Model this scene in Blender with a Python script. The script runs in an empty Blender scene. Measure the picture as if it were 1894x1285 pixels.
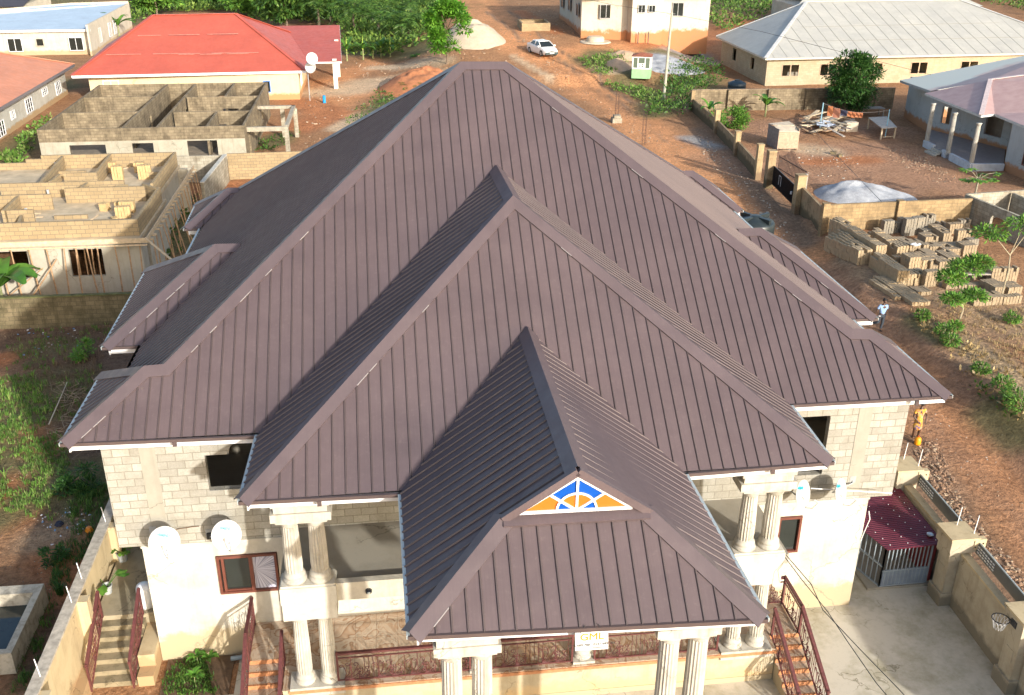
import bpy, bmesh, math, random
from mathutils import Vector, Matrix, noise
from mathutils.geometry import tessellate_polygon
rnd = random.Random(7)
R = math.radians
sc = bpy.context.scene
col = sc.collection
# ---------------------------------------------------------------- camera
CAM = Vector((8.1724, -22.9659, 20.4629)); YAW, PITCH, ROLL, FPX = 0.1268, -0.4360, 0.0064, 1834.5874
FW = Vector((math.sin(YAW)*math.cos(PITCH), math.cos(YAW)*math.cos(PITCH), math.sin(PITCH)))
r0 = FW.cross(Vector((0, 0, 1))).normalized(); u0 = r0.cross(FW)
RT = r0*math.cos(ROLL)+u0*math.sin(ROLL); UP = -r0*math.sin(ROLL)+u0*math.cos(ROLL)
cd = bpy.data.cameras.new('camera'); cam = bpy.data.objects.new('camera', cd); col.objects.link(cam)
cam.matrix_world = Matrix((( RT.x, UP.x, -FW.x, CAM.x), (RT.y, UP.y, -FW.y, CAM.y), (RT.z, UP.z, -FW.z, CAM.z), (0, 0, 0, 1)))
cd.sensor_width = 36; cd.lens = FPX/1894*36; cd.clip_start = .3; cd.clip_end = 4000
sc.camera = cam
# ---------------------------------------------------------------- light
SUN_EL, SUN_AZ = 17.5, 27.0     # azimuth measured from -Y towards +X
w = bpy.data.worlds.new('World'); sc.world = w; w.use_nodes = True
nt = w.node_tree; nt.nodes.clear()
sk = nt.nodes.new('ShaderNodeTexSky'); sk.sky_type = 'NISHITA'; sk.sun_disc = False
sk.sun_elevation = R(SUN_EL); sk.sun_rotation = R(180-SUN_AZ); sk.air_density = 1.0; sk.dust_density = 2.5; sk.ozone_density = 1.0
bg = nt.nodes.new('ShaderNodeBackground'); bg.inputs[1].default_value = .15
wo = nt.nodes.new('ShaderNodeOutputWorld'); nt.links.new(sk.outputs[0], bg.inputs[0]); nt.links.new(bg.outputs[0], wo.inputs[0])
sd = Vector((math.sin(R(SUN_AZ))*math.cos(R(SUN_EL)), -math.cos(R(SUN_AZ))*math.cos(R(SUN_EL)), math.sin(R(SUN_EL))))
sl = bpy.data.lights.new('sun', 'SUN'); sl.energy = 3.4; sl.angle = R(1.2); sl.color = (1, .96, .88)
so = bpy.data.objects.new('sun', sl); col.objects.link(so); so.rotation_euler = (-sd).to_track_quat('-Z', 'Y').to_euler()
sc.view_settings.view_transform = 'Standard'; sc.view_settings.look = 'None'; sc.view_settings.gamma = 1
sc.view_settings.exposure = .95
# ---------------------------------------------------------------- pixel -> place on a known plane
def ray(u, v): return FW + RT*((u-947)/FPX) - UP*((v-642.5)/FPX)
def G(u, v, z=0.):
    d = ray(u, v); return CAM + d*((z-CAM.z)/d.z)
def GY(u, v, y):
    d = ray(u, v); return CAM + d*((y-CAM.y)/d.y)
def GP(u, v, pl):
    n, k = pl; d = ray(u, v); return CAM + d*((k-n.dot(CAM))/n.dot(d))
def plane(a, b, c):
    n = (b-a).cross(c-a).normalized()
    if n.z < 0: n = -n
    return n, n.dot(a)
# ---------------------------------------------------------------- terrain
def sm(t): t = min(1, max(0, t)); return t*t*(3-2*t)
BANK = [G(1490,432),G(1530,488), G(1560,560), G(1640,615), G(1700,680), G(1790,760), G(1894,845), G(1990,950)]
def seg_d(x, y, a, b):
    dx, dy = b.x-a.x, b.y-a.y; L = dx*dx+dy*dy
    t = 0 if L == 0 else min(1, max(0, ((x-a.x)*dx+(y-a.y)*dy)/L))
    return math.hypot(x-a.x-t*dx, y-a.y-t*dy)
def bank_side(x, y):
    best = 1e9; s = 0
    for a, b in zip(BANK[:-1], BANK[1:]):
        d = seg_d(x, y, a, b)
        if d < best:
            best = d; s = 1 if (b.x-a.x)*(y-a.y)-(b.y-a.y)*(x-a.x) > 0 else -1
    return best*s
def H(x, y):
    h = 0
    if 22 < x < 75 and -10 < y < 42:
        s = bank_side(x, y)
        h += .62*sm((s+.1)/1.5)*sm((40-y)/4)
        h -= .22*math.exp(-((s+.9)/.5)**2)*sm((38-y)/5)
    if y > 90: h += 3.0*sm((y-76)/42)*sm((50-x)/9)*sm((x-8)/10)
    if y > 24 and x < -8: pass
    if x < -1.2 or y > 24 or x > 26 or y < -9:
        far = sm((abs(x-12)-13)/3) if y < 24 else 1
        h += far*(.10*noise.noise(Vector((x*.35, y*.35, 3)))+.05*noise.noise(Vector((x*1.3, y*1.3, 8))))
    return h
def GT(u, v, dz=0.):
    d = ray(u, v); t0, t1 = 2., 400.
    t = 20.
    while t < 400:
        p = CAM+d*t
        if p.z < H(p.x, p.y)+dz: break
        t += .5
    lo, hi = t-.5, t
    for _ in range(20):
        m_ = (lo+hi)/2; p = CAM+d*m_
        if p.z < H(p.x, p.y)+dz: hi = m_
        else: lo = m_
    return Vector((p.x, p.y, H(p.x, p.y)))
# ---------------------------------------------------------------- materials
def newmat(name):
    m = bpy.data.materials.new(name); m.use_nodes = True; t = m.node_tree; t.nodes.clear()
    o = t.nodes.new('ShaderNodeOutputMaterial'); b = t.nodes.new('ShaderNodeBsdfPrincipled'); t.links.new(b.outputs[0], o.inputs[0])
    return m, t, b
def nd(t, typ, **k):
    n = t.nodes.new(typ)
    for a, v in k.items(): setattr(n, a, v)
    return n
def ramp(t, fac, stops):
    r = nd(t, 'ShaderNodeValToRGB'); e = r.color_ramp.elements
    while len(e) < len(stops): e.new(.5)
    for i, (p, c) in enumerate(stops): e[i].position = p; e[i].color = (c if len(c) == 4 else (*c, 1))
    t.links.new(fac, r.inputs[0]); return r.outputs[0]
def mixc(t, f, a, b, mode='MIX'):
    n = nd(t, 'ShaderNodeMix', data_type='RGBA', blend_type=mode)
    for s, v in ((n.inputs[0], f), (n.inputs[6], a), (n.inputs[7], b)):
        if hasattr(v, 'links') or hasattr(v, 'is_output'): t.links.new(v, s)
        elif isinstance(v, (int, float)): s.default_value = v
        else: s.default_value = (*v, 1)
    return n.outputs[2]
def noi(t, vec, scale, detail=5, rough=.6, scl=None):
    n = nd(t, 'ShaderNodeTexNoise'); n.inputs['Scale'].default_value = scale; n.inputs['Detail'].default_value = detail; n.inputs['Roughness'].default_value = rough
    if scl:
        mp = nd(t, 'ShaderNodeMapping'); mp.inputs['Scale'].default_value = scl; t.links.new(vec, mp.inputs[0]); vec = mp.outputs[0]
    t.links.new(vec, n.inputs['Vector']); return n.outputs[0]
def wpos(t): return nd(t, 'ShaderNodeNewGeometry').outputs['Position']
def bump(t, b, h, s=.3, d=.02):
    n = nd(t, 'ShaderNodeBump'); n.inputs['Strength'].default_value = s; n.inputs['Distance'].default_value = d
    t.links.new(h, n.inputs['Height']); t.links.new(n.outputs[0], b.inputs['Normal'])
_cache = {}
def plain(name, c, rough=.6, metal=0., var=.15, scale=3., spec=.5, bmp=0.):
    if name in _cache: return _cache[name]
    m, t, b = newmat(name); p = wpos(t)
    n = noi(t, p, scale, 6)
    c1 = tuple(max(0, x*(1-var)) for x in c); c2 = tuple(min(1, x*(1+var)) for x in c)
    cc = ramp(t, n, [(.3, c1), (.7, c2)]); t.links.new(cc, b.inputs['Base Color'])
    b.inputs['Roughness'].default_value = rough; b.inputs['Metallic'].default_value = metal; b.inputs['Specular IOR Level'].default_value = spec
    if bmp: bump(t, b, noi(t, p, scale*8, 4), bmp)
    _cache[name] = m; return m
def blockmat(name, c1, c2, mortar, stain=(.2, .16, .1), amt=.35, bw=.45, bh=.23, ms=.012, streak=.0, mbump=.5, off=0.5):
    m, t, b = newmat(name); uv = nd(t, 'ShaderNodeUVMap').outputs[0]; p = wpos(t)
    br = nd(t, 'ShaderNodeTexBrick'); br.inputs['Scale'].default_value = 1; br.offset = off
    br.inputs['Brick Width'].default_value = bw; br.inputs['Row Height'].default_value = bh; br.inputs['Mortar Size'].default_value = ms; br.inputs['Mortar Smooth'].default_value = .3
    br.inputs['Color1'].default_value = (*c1, 1); br.inputs['Color2'].default_value = (*c2, 1); br.inputs['Mortar'].default_value = (*mortar, 1); br.inputs['Bias'].default_value = -.1
    # slightly wobbly courses
    nz = nd(t, 'ShaderNodeTexNoise'); nz.inputs['Scale'].default_value = 3.5; t.links.new(uv, nz.inputs['Vector'])
    va = nd(t, 'ShaderNodeVectorMath', operation='MULTIPLY_ADD'); t.links.new(nz.outputs['Color'], va.inputs[0]); va.inputs[1].default_value = (.03, .03, 0); t.links.new(uv, va.inputs[2])
    t.links.new(va.outputs[0], br.inputs['Vector'])
    f = ramp(t, noi(t, p, 1.1, 7, .7), [(.42, (0, 0, 0)), (.68, (1, 1, 1))])
    mm = nd(t, 'ShaderNodeMath', operation='MULTIPLY'); t.links.new(f, mm.inputs[0]); mm.inputs[1].default_value = amt
    c = mixc(t, mm.outputs[0], br.outputs['Color'], stain)
    if streak:
        s = ramp(t, noi(t, p, 1, 5, .6, (3.2, 3.2, .35)), [(.5, (0, 0, 0)), (.66, (1, 1, 1))])
        m2 = nd(t, 'ShaderNodeMath', operation='MULTIPLY'); t.links.new(s, m2.inputs[0]); m2.inputs[1].default_value = streak
        c = mixc(t, m2.outputs[0], c, stain)
    g = ramp(t, noi(t, p, 25, 4, .7), [(.3, (.85, .85, .85)), (.7, (1.1, 1.1, 1.1))])
    c = mixc(t, 1., c, g, 'MULTIPLY')
    t.links.new(c, b.inputs['Base Color']); b.inputs['Roughness'].default_value = .92; b.inputs['Specular IOR Level'].default_value = .2
    bump(t, b, br.outputs['Fac'], -mbump, .012)
    _cache[name] = m; return m
def plaster(name, base, stain, amt=.5, low=None, lowz=(0, 1.2), streak=.35, scale=.9):
    m, t, b = newmat(name); p = wpos(t)
    f = ramp(t, noi(t, p, scale, 8, .72), [(.45, (0, 0, 0)), (.72, (1, 1, 1))])
    mm = nd(t, 'ShaderNodeMath', operation='MULTIPLY'); t.links.new(f, mm.inputs[0]); mm.inputs[1].default_value = amt
    c = mixc(t, mm.outputs[0], base, stain)
    s = ramp(t, noi(t, p, 1, 6, .65, (4, 4, .3)), [(.52, (0, 0, 0)), (.7, (1, 1, 1))])
    m2 = nd(t, 'ShaderNodeMath', operation='MULTIPLY'); t.links.new(s, m2.inputs[0]); m2.inputs[1].default_value = streak
    c = mixc(t, m2.outputs[0], c, stain)
    if low:   # soil splashed up the foot of the wall, ragged upper edge
        sx = nd(t, 'ShaderNodeSeparateXYZ'); t.links.new(p, sx.inputs[0])
        mr = nd(t, 'ShaderNodeMapRange'); mr.inputs[1].default_value = lowz[1]; mr.inputs[2].default_value = lowz[0]; t.links.new(sx.outputs[2], mr.inputs[0])
        a = nd(t, 'ShaderNodeMath', operation='MULTIPLY_ADD'); t.links.new(noi(t, p, 1.3, 7, .7), a.inputs[0]); a.inputs[1].default_value = 1.2; t.links.new(mr.outputs[0], a.inputs[2])
        ff = ramp(t, a.outputs[0], [(.75, (0, 0, 0)), (1.25, (1, 1, 1))])
        c = mixc(t, ff, c, low)
    vc = nd(t, 'ShaderNodeTexVoronoi', feature='DISTANCE_TO_EDGE'); vc.inputs['Scale'].default_value = .55
    wn = nd(t, 'ShaderNodeTexNoise'); wn.inputs['Scale'].default_value = 2.2; wn.inputs['Detail'].default_value = 6; t.links.new(p, wn.inputs['Vector'])
    wv = nd(t, 'ShaderNodeVectorMath', operation='MULTIPLY_ADD'); t.links.new(wn.outputs['Color'], wv.inputs[0]); wv.inputs[1].default_value = (.9, .9, .9); t.links.new(p, wv.inputs[2]); t.links.new(wv.outputs[0], vc.inputs['Vector'])
    ck = ramp(t, vc.outputs['Distance'], [(.0, (.75, .75, .75)), (.012, (0, 0, 0))]); cm_ = nd(t, 'ShaderNodeMath', operation='MULTIPLY'); t.links.new(ck, cm_.inputs[0]); t.links.new(ramp(t, noi(t, p, .4, 3), [(.5, (0, 0, 0)), (.56, (1, 1, 1))]), cm_.inputs[1])
    c = mixc(t, cm_.outputs[0], c, tuple(x*.6 for x in stain))
    sp_ = ramp(t, noi(t, p, 11, 6, .75), [(.60, (0, 0, 0)), (.72, (.55, .55, .55))]); c = mixc(t, sp_, c, stain)
    t.links.new(c, b.inputs['Base Color']); b.inputs['Roughness'].default_value = .9; b.inputs['Specular IOR Level'].default_value = .25
    bump(t, b, noi(t, p, 30, 5), .2)
    _cache[name] = m; return m
# roofing sheet: dark brown-mauve coated steel with faint rolling marks and dust
def roofmat(name, c, rough=.42, streaks=.12, seam=None, dust=(.35, .3, .27), dustamt=.12, spec=.5):
    m, t, b = newmat(name); p = wpos(t); uv = nd(t, 'ShaderNodeUVMap').outputs[0]
    a = noi(t, p, .6, 6, .7); c0 = ramp(t, a, [(.3, tuple(x*(1-streaks) for x in c)), (.7, tuple(x*(1+streaks) for x in c))])
    d = ramp(t, noi(t, p, 9, 6, .75), [(.55, (0, 0, 0)), (.8, (1, 1, 1))])
    mm = nd(t, 'ShaderNodeMath', operation='MULTIPLY'); t.links.new(d, mm.inputs[0]); mm.inputs[1].default_value = dustamt
    cc = mixc(t, mm.outputs[0], c0, dust)
    st = ramp(t, noi(t, uv, 1., 4, .6, (28, .7, 1)), [(.35, (.96, .96, .96)), (.7, (1.05, 1.05, 1.05))])
    cc = mixc(t, 1., cc, st, 'MULTIPLY')
    bl = ramp(t, noi(t, p, .28, 7, .75), [(.35, (.90, .90, .91)), (.65, (1.10, 1.09, 1.07))]); cc = mixc(t, 1., cc, bl, 'MULTIPLY')
    t.links.new(cc, b.inputs['Base Color']); b.inputs['Roughness'].default_value = rough; b.inputs['Specular IOR Level'].default_value = spec
    rr = ramp(t, noi(t, p, 2.2, 5), [(.3, (rough*.85,)*3), (.7, (min(1, rough*1.3),)*3)]); t.links.new(rr, b.inputs['Roughness'])
    bump(t, b, noi(t, p, 3, 3), .06, .02)
    _cache[name] = m; return m
def leafmat(name, c1, c2, c3=None, rough=.5, trans=.25):
    m, t, b = newmat(name); g = nd(t, 'ShaderNodeNewGeometry'); p = g.outputs['Position']
    c = ramp(t, g.outputs['Random Per Island'], [(0, c1), (.6, c2), (1, c3 or c2)])
    f = ramp(t, noi(t, p, .8, 3), [(.35, (.75, .75, .75)), (.65, (1.25, 1.25, 1.1))])
    c = mixc(t, 1., c, f, 'MULTIPLY')
    t.links.new(c, b.inputs['Base Color']); b.inputs['Roughness'].default_value = rough; b.inputs['Specular IOR Level'].default_value = .3
    tr = nd(t, 'ShaderNodeBsdfTranslucent'); t.links.new(c, tr.inputs[0]); mx = nd(t, 'ShaderNodeMixShader'); mx.inputs[0].default_value = trans
    t.links.new(b.outputs[0], mx.inputs[1]); t.links.new(tr.outputs[0], mx.inputs[2])
    t.links.new(mx.outputs[0], [n for n in t.nodes if n.type == 'OUTPUT_MATERIAL'][0].inputs[0])
    _cache[name] = m; return m
# ---------------------------------------------------------------- mesh builder
class MB:
    def __init__(s): s.v = []; s.f = []; s.m = []; s.cm = 0; s.sm = False
    def add(s, vs, fs):
        o = len(s.v); s.v += [Vector(q) for q in vs]; s.f += [[i+o for i in f] for f in fs]; s.m += [s.cm]*len(fs); return s
    def box(s, x0, x1, y0, y1, z0, z1, rot=0, piv=None):
        vs = [Vector((x, y, z)) for z in (z0, z1) for y in (y0, y1) for x in (x0, x1)]
        if rot:
            pv = Vector(piv) if piv else Vector(((x0+x1)/2, (y0+y1)/2, 0)); M = Matrix.Rotation(rot, 3, 'Z'); vs = [M@(q-pv)+pv for q in vs]
        return s.add(vs, [(0, 2, 3, 1), (4, 5, 7, 6), (0, 1, 5, 4), (2, 6, 7, 3), (0, 4, 6, 2), (1, 3, 7, 5)])
    def obox(s, c, ax, ay, az):   # oriented box: centre and three half axes
        c = Vector(c); vs = [c+ax*i+ay*j+az*k for k in (-1, 1) for j in (-1, 1) for i in (-1, 1)]
        return s.add(vs, [(0, 2, 3, 1), (4, 5, 7, 6), (0, 1, 5, 4), (2, 6, 7, 3), (0, 4, 6, 2), (1, 3, 7, 5)])
    def beam(s, p, q, w, h, up=(0, 0, 1)):
        p = Vector(p); q = Vector(q); d = q-p
        if d.length < 1e-6: return s
        dn = d.normalized(); u = Vector(up)
        if abs(dn.dot(u)) > .98: u = Vector((0, 1, 0))
        x = dn.cross(u).normalized(); z = x.cross(dn)
        return s.obox((p+q)/2, d/2, x*(w/2), z*(h/2))
    def tube(s, p, q, r, r2=None, n=6, cap=True):
        p = Vector(p); q = Vector(q); d = (q-p)
        if d.length < 1e-7: return s
        d.normalize(); u = Vector((0, 0, 1)) if abs(d.z) < .9 else Vector((1, 0, 0))
        x = d.cross(u).normalized(); y = d.cross(x); r2 = r if r2 is None else r2
        vs = [p+(x*math.cos(a)+y*math.sin(a))*r for a in [2*math.pi*i/n for i in range(n)]]+[q+(x*math.cos(a)+y*math.sin(a))*r2 for a in [2*math.pi*i/n for i in range(n)]]
        fs = [(i, (i+1) % n, n+(i+1) % n, n+i) for i in range(n)]
        if cap: fs += [tuple(range(n-1, -1, -1)), tuple(range(n, 2*n))]
        return s.add(vs, fs)
    def path(s, pts, r, n=5, r2=None):
        r2 = r if r2 is None else r2; k = len(pts)-1
        for i in range(k): s.tube(pts[i], pts[i+1], r+(r2-r)*i/k, r+(r2-r)*(i+1)/k, n, True)
        return s
    def lathe(s, c, prof, n=16, mod=None, cap=True):
        c = Vector(c); vs = []
        for r, z in prof:
            for i in range(n):
                rr = r*(mod(i, z) if mod else 1); a = 2*math.pi*i/n; vs.append(c+Vector((rr*math.cos(a), rr*math.sin(a), z)))
        fs = [(j*n+i, j*n+(i+1) % n, (j+1)*n+(i+1) % n, (j+1)*n+i) for j in range(len(prof)-1) for i in range(n)]
        if cap: fs += [tuple(range(n-1, -1, -1)), tuple(range((len(prof)-1)*n, len(prof)*n))]
        return s.add(vs, fs)
    def poly(s, pts): return s.add(pts, [tuple(range(len(pts)))])
    def tess(s, pts):
        tr = tessellate_polygon([[Vector(p) for p in pts]]); return s.add(pts, [tuple(x) for x in tr])
    def prism(s, pts, dv):   # pts polygon extruded by vector dv
        n = len(pts); pts = [Vector(p) for p in pts]; dv = Vector(dv); o = len(s.v); s.v += pts+[p+dv for p in pts]
        tr = [tuple(x) for x in tessellate_polygon([pts])]; fs = [[i+o for i in t] for t in tr]+[[i+n+o for i in reversed(t)] for t in tr]
        fs += [[o+i, o+(i+1) % n, o+n+(i+1) % n, o+n+i] for i in range(n)]; s.f += fs; s.m += [s.cm]*len(fs); return s
    def wall(s, p0, p1, z0, z1, th, ops=()):   # upright wall with openings (s0,s1,za,zb) in metres along it
        p0 = Vector((p0[0], p0[1])); p1 = Vector((p1[0], p1[1])); d = p1-p0; d.normalize(); p0 = p0+d*.004; p1 = p1-d*.004; L = (p1-p0).length; n = Vector((-d.y, d.x)); z1 -= .003*(len(s.v)//8 % 4)
        def bx(a, b, za, zb):
            if b-a < 1e-4 or zb-za < 1e-4: return
            q = [p0+d*a, p0+d*b, p0+d*b+n*th, p0+d*a+n*th]
            vs = [(v.x, v.y, za) for v in q]+[(v.x, v.y, zb) for v in q]
            s.add(vs, [(0, 3, 2, 1), (4, 5, 6, 7), (0, 1, 5, 4), (1, 2, 6, 5), (2, 3, 7, 6), (3, 0, 4, 7)])
        a = 0
        for (s0, s1, za, zb) in sorted(ops):
            bx(a, s0, z0, z1); bx(s0, s1, z0, za); bx(s0, s1, zb, z1); a = s1
        bx(a, L, z0, z1); return s
    def build(s, name, mat, parent=None, local=False, smooth=False, origin=None, loc=None):
        me = bpy.data.meshes.new(name); off = Vector((0, 0, 0))
        if parent and not local:
            r = parent
            while r.parent: r = r.parent
            off = r.location.copy()
        elif not parent and not local:
            if origin: off = Vector(origin)
            else:
                xs = [v.x for v in s.v]; ys = [v.y for v in s.v]; off = Vector(((min(xs)+max(xs))/2, (min(ys)+max(ys))/2, min(v.z for v in s.v)))
        me.from_pydata([v-off for v in s.v], [], s.f)
        for q in (mat if isinstance(mat, (list, tuple)) else [mat]): me.materials.append(q)
        uv = me.uv_layers.new(name='UVMap'); me.update()
        for pl, mi in zip(me.polygons, s.m):
            pl.material_index = mi; pl.use_smooth = smooth; n = pl.normal
            for li, vi in zip(pl.loop_indices, pl.vertices):
                p = s.v[vi]
                if abs(n.z) > .8: uv.data[li].uv = (p.x, p.y)
                elif abs(n.z) > .2 and name in ('roof', 'rib', 'ridge_cap'):
                    uv.data[li].uv = (p.y, p.x) if abs(n.x) > abs(n.y) else (p.x, p.y)
                else:
                    tx, ty = -n.y, n.x; l = math.hypot(tx, ty) or 1; uv.data[li].uv = ((p.x*tx+p.y*ty)/l, p.z)
        ob = bpy.data.objects.new(name, me); col.objects.link(ob)
        if parent: ob.parent = parent
        elif not local: ob.location = off
        if loc is not None: ob.location = loc
        return ob
def tag(o, label=None, cat=None, group=None, kind=None):
    if label: o['label'] = label
    if cat: o['category'] = cat
    if group: o['group'] = group
    if kind: o['kind'] = kind
    return o
def thing(name, label, cat, loc=(0, 0, 0), group=None, rz=0):
    o = bpy.data.objects.new(name, None); col.objects.link(o); o.location = loc; o.rotation_euler.z = rz; o.empty_display_size = .3
    return tag(o, label, cat, group)
def copy_tree(o, parent=None):
    c = o.copy(); col.objects.link(c); c.parent = parent
    for ch in list(o.children): copy_tree(ch, c)
    return c
def text_mesh(s, size, loc, rot, mat, name, parent, ext=.004, align='CENTER'):
    cu = bpy.data.curves.new(name, 'FONT'); cu.body = s; cu.size = size; cu.extrude = ext; cu.align_x = align; cu.align_y = 'CENTER'
    tmp = bpy.data.objects.new('tmp', cu); col.objects.link(tmp)
    dg = bpy.context.evaluated_depsgraph_get(); me = bpy.data.meshes.new_from_object(tmp.evaluated_get(dg)); bpy.data.objects.remove(tmp)
    me.transform(Matrix.Translation(loc) @ rot.to_4x4()); me.materials.clear(); me.materials.append(mat)
    o = bpy.data.objects.new(name, me); col.objects.link(o); o.parent = parent; return o
def rib_lines(poly, axis, k0, step):
    """cuts of a roof polygon by upright planes x=k or y=k: list of (p,q)"""
    out = []; a = 0 if axis == 'x' else 1; lo = min(p[a] for p in poly); hi = max(p[a] for p in poly); k = math.ceil((lo-k0)/step)
    while k0+k*step < hi-.02:
        c = k0+k*step; xs = []
        for i in range(len(poly)):
            p, q = poly[i], poly[(i+1) % len(poly)]
            if (p[a]-c)*(q[a]-c) < 0: t = (c-p[a])/(q[a]-p[a]); xs.append(p.lerp(q, t))
        xs.sort(key=lambda p: p[1-a])
        for i in range(0, len(xs)-1, 2):
            if (xs[i+1]-xs[i]).length > .1: out.append((xs[i], xs[i+1]))
        k += 1
    return out
# ================================================================ MATERIALS
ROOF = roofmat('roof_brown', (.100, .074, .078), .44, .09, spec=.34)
RIB = roofmat('roof_rib_shaded', (.072, .054, .054), .5, .05); RIBY = roofmat('roof_rib_side', (.104, .078, .076), .5, .05)  # front and back slope ribs coloured darker: their shadow lines are painted in
CAPM = roofmat('roof_cap', (.106, .079, .083), .42, .09)
WHITE = plain('white_board', (.70, .70, .70), .5, var=.05)
GUT = plain('eave_trim_brown', (.09, .065, .062), .4, var=.1)
SKYEDGE_METAL = plain('sky_edge_and_grey_metal', (.42, .47, .47), .4, var=.1)  # reflected sky painted as pale grey on side eaves; also handle and rails
BLK = blockmat('cement_block_pale', (.385, .37, .325), (.275, .262, .228), (.215, .20, .165), (.19, .17, .13), .5, .45, .23, .014, .15)
PLW = plaster('cream_plaster', (.53, .50, .43), (.29, .26, .20), .6, (.42, .34, .22), (0, 1.3), .3)
COLM = plaster('column_plaster', (.47, .44, .38), (.22, .2, .155), .6, streak=.6, scale=2)
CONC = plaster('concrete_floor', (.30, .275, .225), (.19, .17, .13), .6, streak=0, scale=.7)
DARK = plain('dark_interior', (.03, .028, .025), .9)
GLASS = plain('dark_glass', (.018, .022, .02), .12, spec=.8)
FRB = plain('brown_frame', (.14, .045, .03), .45, var=.2)
RAILM = plain('maroon_iron', (.105, .032, .030), .5, var=.3, scale=12)
def tilemat(name, base, vein, gold, scale=1.6):
    m, t, b = newmat(name); p = wpos(t)
    nz = nd(t, 'ShaderNodeTexNoise'); nz.inputs['Scale'].default_value = scale; nz.inputs['Detail'].default_value = 2.5; nz.inputs['Distortion'].default_value = 2.2; t.links.new(p, nz.inputs['Vector'])
    c = ramp(t, nz.outputs[0], [(.30, base), (.40, gold), (.435, vein), (.47, base), (.545, base), (.575, gold), (.60, base), (.75, gold)])
    br = nd(t, 'ShaderNodeTexBrick'); br.offset = 0; br.inputs['Scale'].default_value = 1; br.inputs['Brick Width'].default_value = .6; br.inputs['Row Height'].default_value = .6; br.inputs['Mortar Size'].default_value = .006
    br.inputs['Color1'].default_value = (1, 1, 1, 1); br.inputs['Color2'].default_value = (.93, .9, .88, 1); br.inputs['Mortar'].default_value = (.55, .5, .45, 1)
    t.links.new(p, br.inputs['Vector']); c = mixc(t, 1., c, br.outputs['Color'], 'MULTIPLY')
    t.links.new(c, b.inputs['Base Color']); b.inputs['Roughness'].default_value = .22
    return m
TILE = tilemat('marble_tile', (.48, .38, .28), (.28, .16, .09), (.40, .26, .16), 1.25)
NOSE = plain('orange_nosing', (.42, .19, .09), .35, var=.25, scale=8)
E = 7.5469
YW = .3738            # plane of the front walls
F1 = 4.30             # upper floor level
# ================================================================ VILLA
villa = thing('villa', 'large two storey house of pale blocks under a vast ribbed brown hip roof', 'house', (11.3, 8, 0))
A = G(113, 820, E); B = G(1759, 731, E); ridL = G(852, 118, 15.03)
PF = plane(A, B, ridL)
ridR = GP(937, 118, PF)
lwhip = GP(267, 681, PF); lwr = GP(304, 678, PF); rwr = GP(1576, 612, PF); rwhip = GP(1611, 613, PF)
def foot(a, b):
    t = (E-a.z)/(b.z-a.z); return a+(b-a)*t
L0 = foot(ridL, lwr); R0 = foot(ridR, rwr)
DB = 21.3
LEb = Vector((L0.x+.1, DB, E)); REb = Vector((R0.x-.05, DB, E))
PL = plane(L0, ridL, LEb); PR = plane(R0, ridR, REb)
mb_ = GP(918, 309, PF); m1f = G(443, 927, E); m2f = G(1541, 853, E); m1b = G(475, 805, E); m2b = G(1462, 748, E); mapx = G(949, 366, mb_.z)
q1f = G(757, 1175, E); q2f = G(1418, 1143, E); q1b = G(740, 912, E); q2b = G(1268, 875, E)
PM = plane(m1f, m2f, mapx)
qb = GP(975, 608, PM); qf = G(1068, 868, qb.z)
PQL = plane(q1f, q1b, qb); PQR = plane(q2f, q2b, qb)
gbL = GP(930, 957, PQL); gbR = GP(1200, 942, PQR)
faces = []      # (polygon, rib axis)
caps = []       # (p, q)
faces.append(([A, B, rwhip, rwr, ridR, ridL, lwr, lwhip], 'x'))
faces.append(([L0, ridL, LEb], 'y')); faces.append(([R0, REb, ridR], 'y')); faces.append(([LEb, ridL, ridR, REb], 'x'))
caps += [(lwr, ridL), (rwr, ridR), (ridL, ridR), (ridL, LEb), (ridR, REb)]
# front corner wings
lwb = G(180, 692, E); lwb.x = A.x+.05; L2 = Vector((L0.x, lwb.y, E))
faces += [([A, lwhip, lwb], 'y'), ([lwb, lwhip, lwr, L2], 'x')]; caps += [(A, lwhip), (lwhip, lwr), (lwhip, lwb)]
rwb = Vector((B.x, 2*rwhip.y-B.y, E)); R2 = Vector((R0.x, rwb.y, E))
faces += [([B, rwb, rwhip], 'y'), ([rwb, R2, rwr, rwhip], 'x')]; caps += [(B, rwhip), (rwhip, rwr), (rwhip, rwb)]
# side wings
def wing(fc, vx, hp_px, e_px, PLN, side, bc=None, y2=None):
    e = GP(*e_px, PLN); h = G(*hp_px, e.z)
    if bc is None: bc = Vector((fc.x, 2*h.y-fc.y if y2 is None else y2, E))
    v0 = Vector((vx, fc.y, E)); v1 = Vector((vx, bc.y, E))
    faces.append(([fc, v0, e, h], 'x')); faces.append(([fc, h, bc], 'y')); faces.append(([bc, h, e, v1], 'x'))
    caps.extend([(fc, h), (h, e), (h, bc)]); return fc, bc, v0, v1
W = []
w2 = G(190, 642, E); W.append(wing(w2, L0.x, (397, 455), (445, 454), PL, -1, G(272, 498, E)))
w3 = G(341, 423, E); W.append(wing(w3, L0.x, (422, 350), (444, 350), PL, -1, G(363, 377, E)))
def onplane(pl, y, z): n, k = pl; return Vector(((k-n.y*y-n.z*z)/n.x, y, z))
def rwing(fc, h):
    e = onplane(PR, h.y, h.z); bc = Vector((fc.x, 2*h.y-fc.y, E)); v0 = Vector((R0.x, fc.y, E)); v1 = Vector((R0.x, bc.y, E))
    faces.append(([fc, v0, e, h], 'x')); faces.append(([fc, h, bc], 'y')); faces.append(([bc, h, e, v1], 'x')); caps.extend([(fc, h), (h, e), (h, bc)]); return fc, bc, v0, v1
r2 = G(1622, 588, E); W.append(rwing(r2, G(1408, 425, 9.55)))
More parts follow.
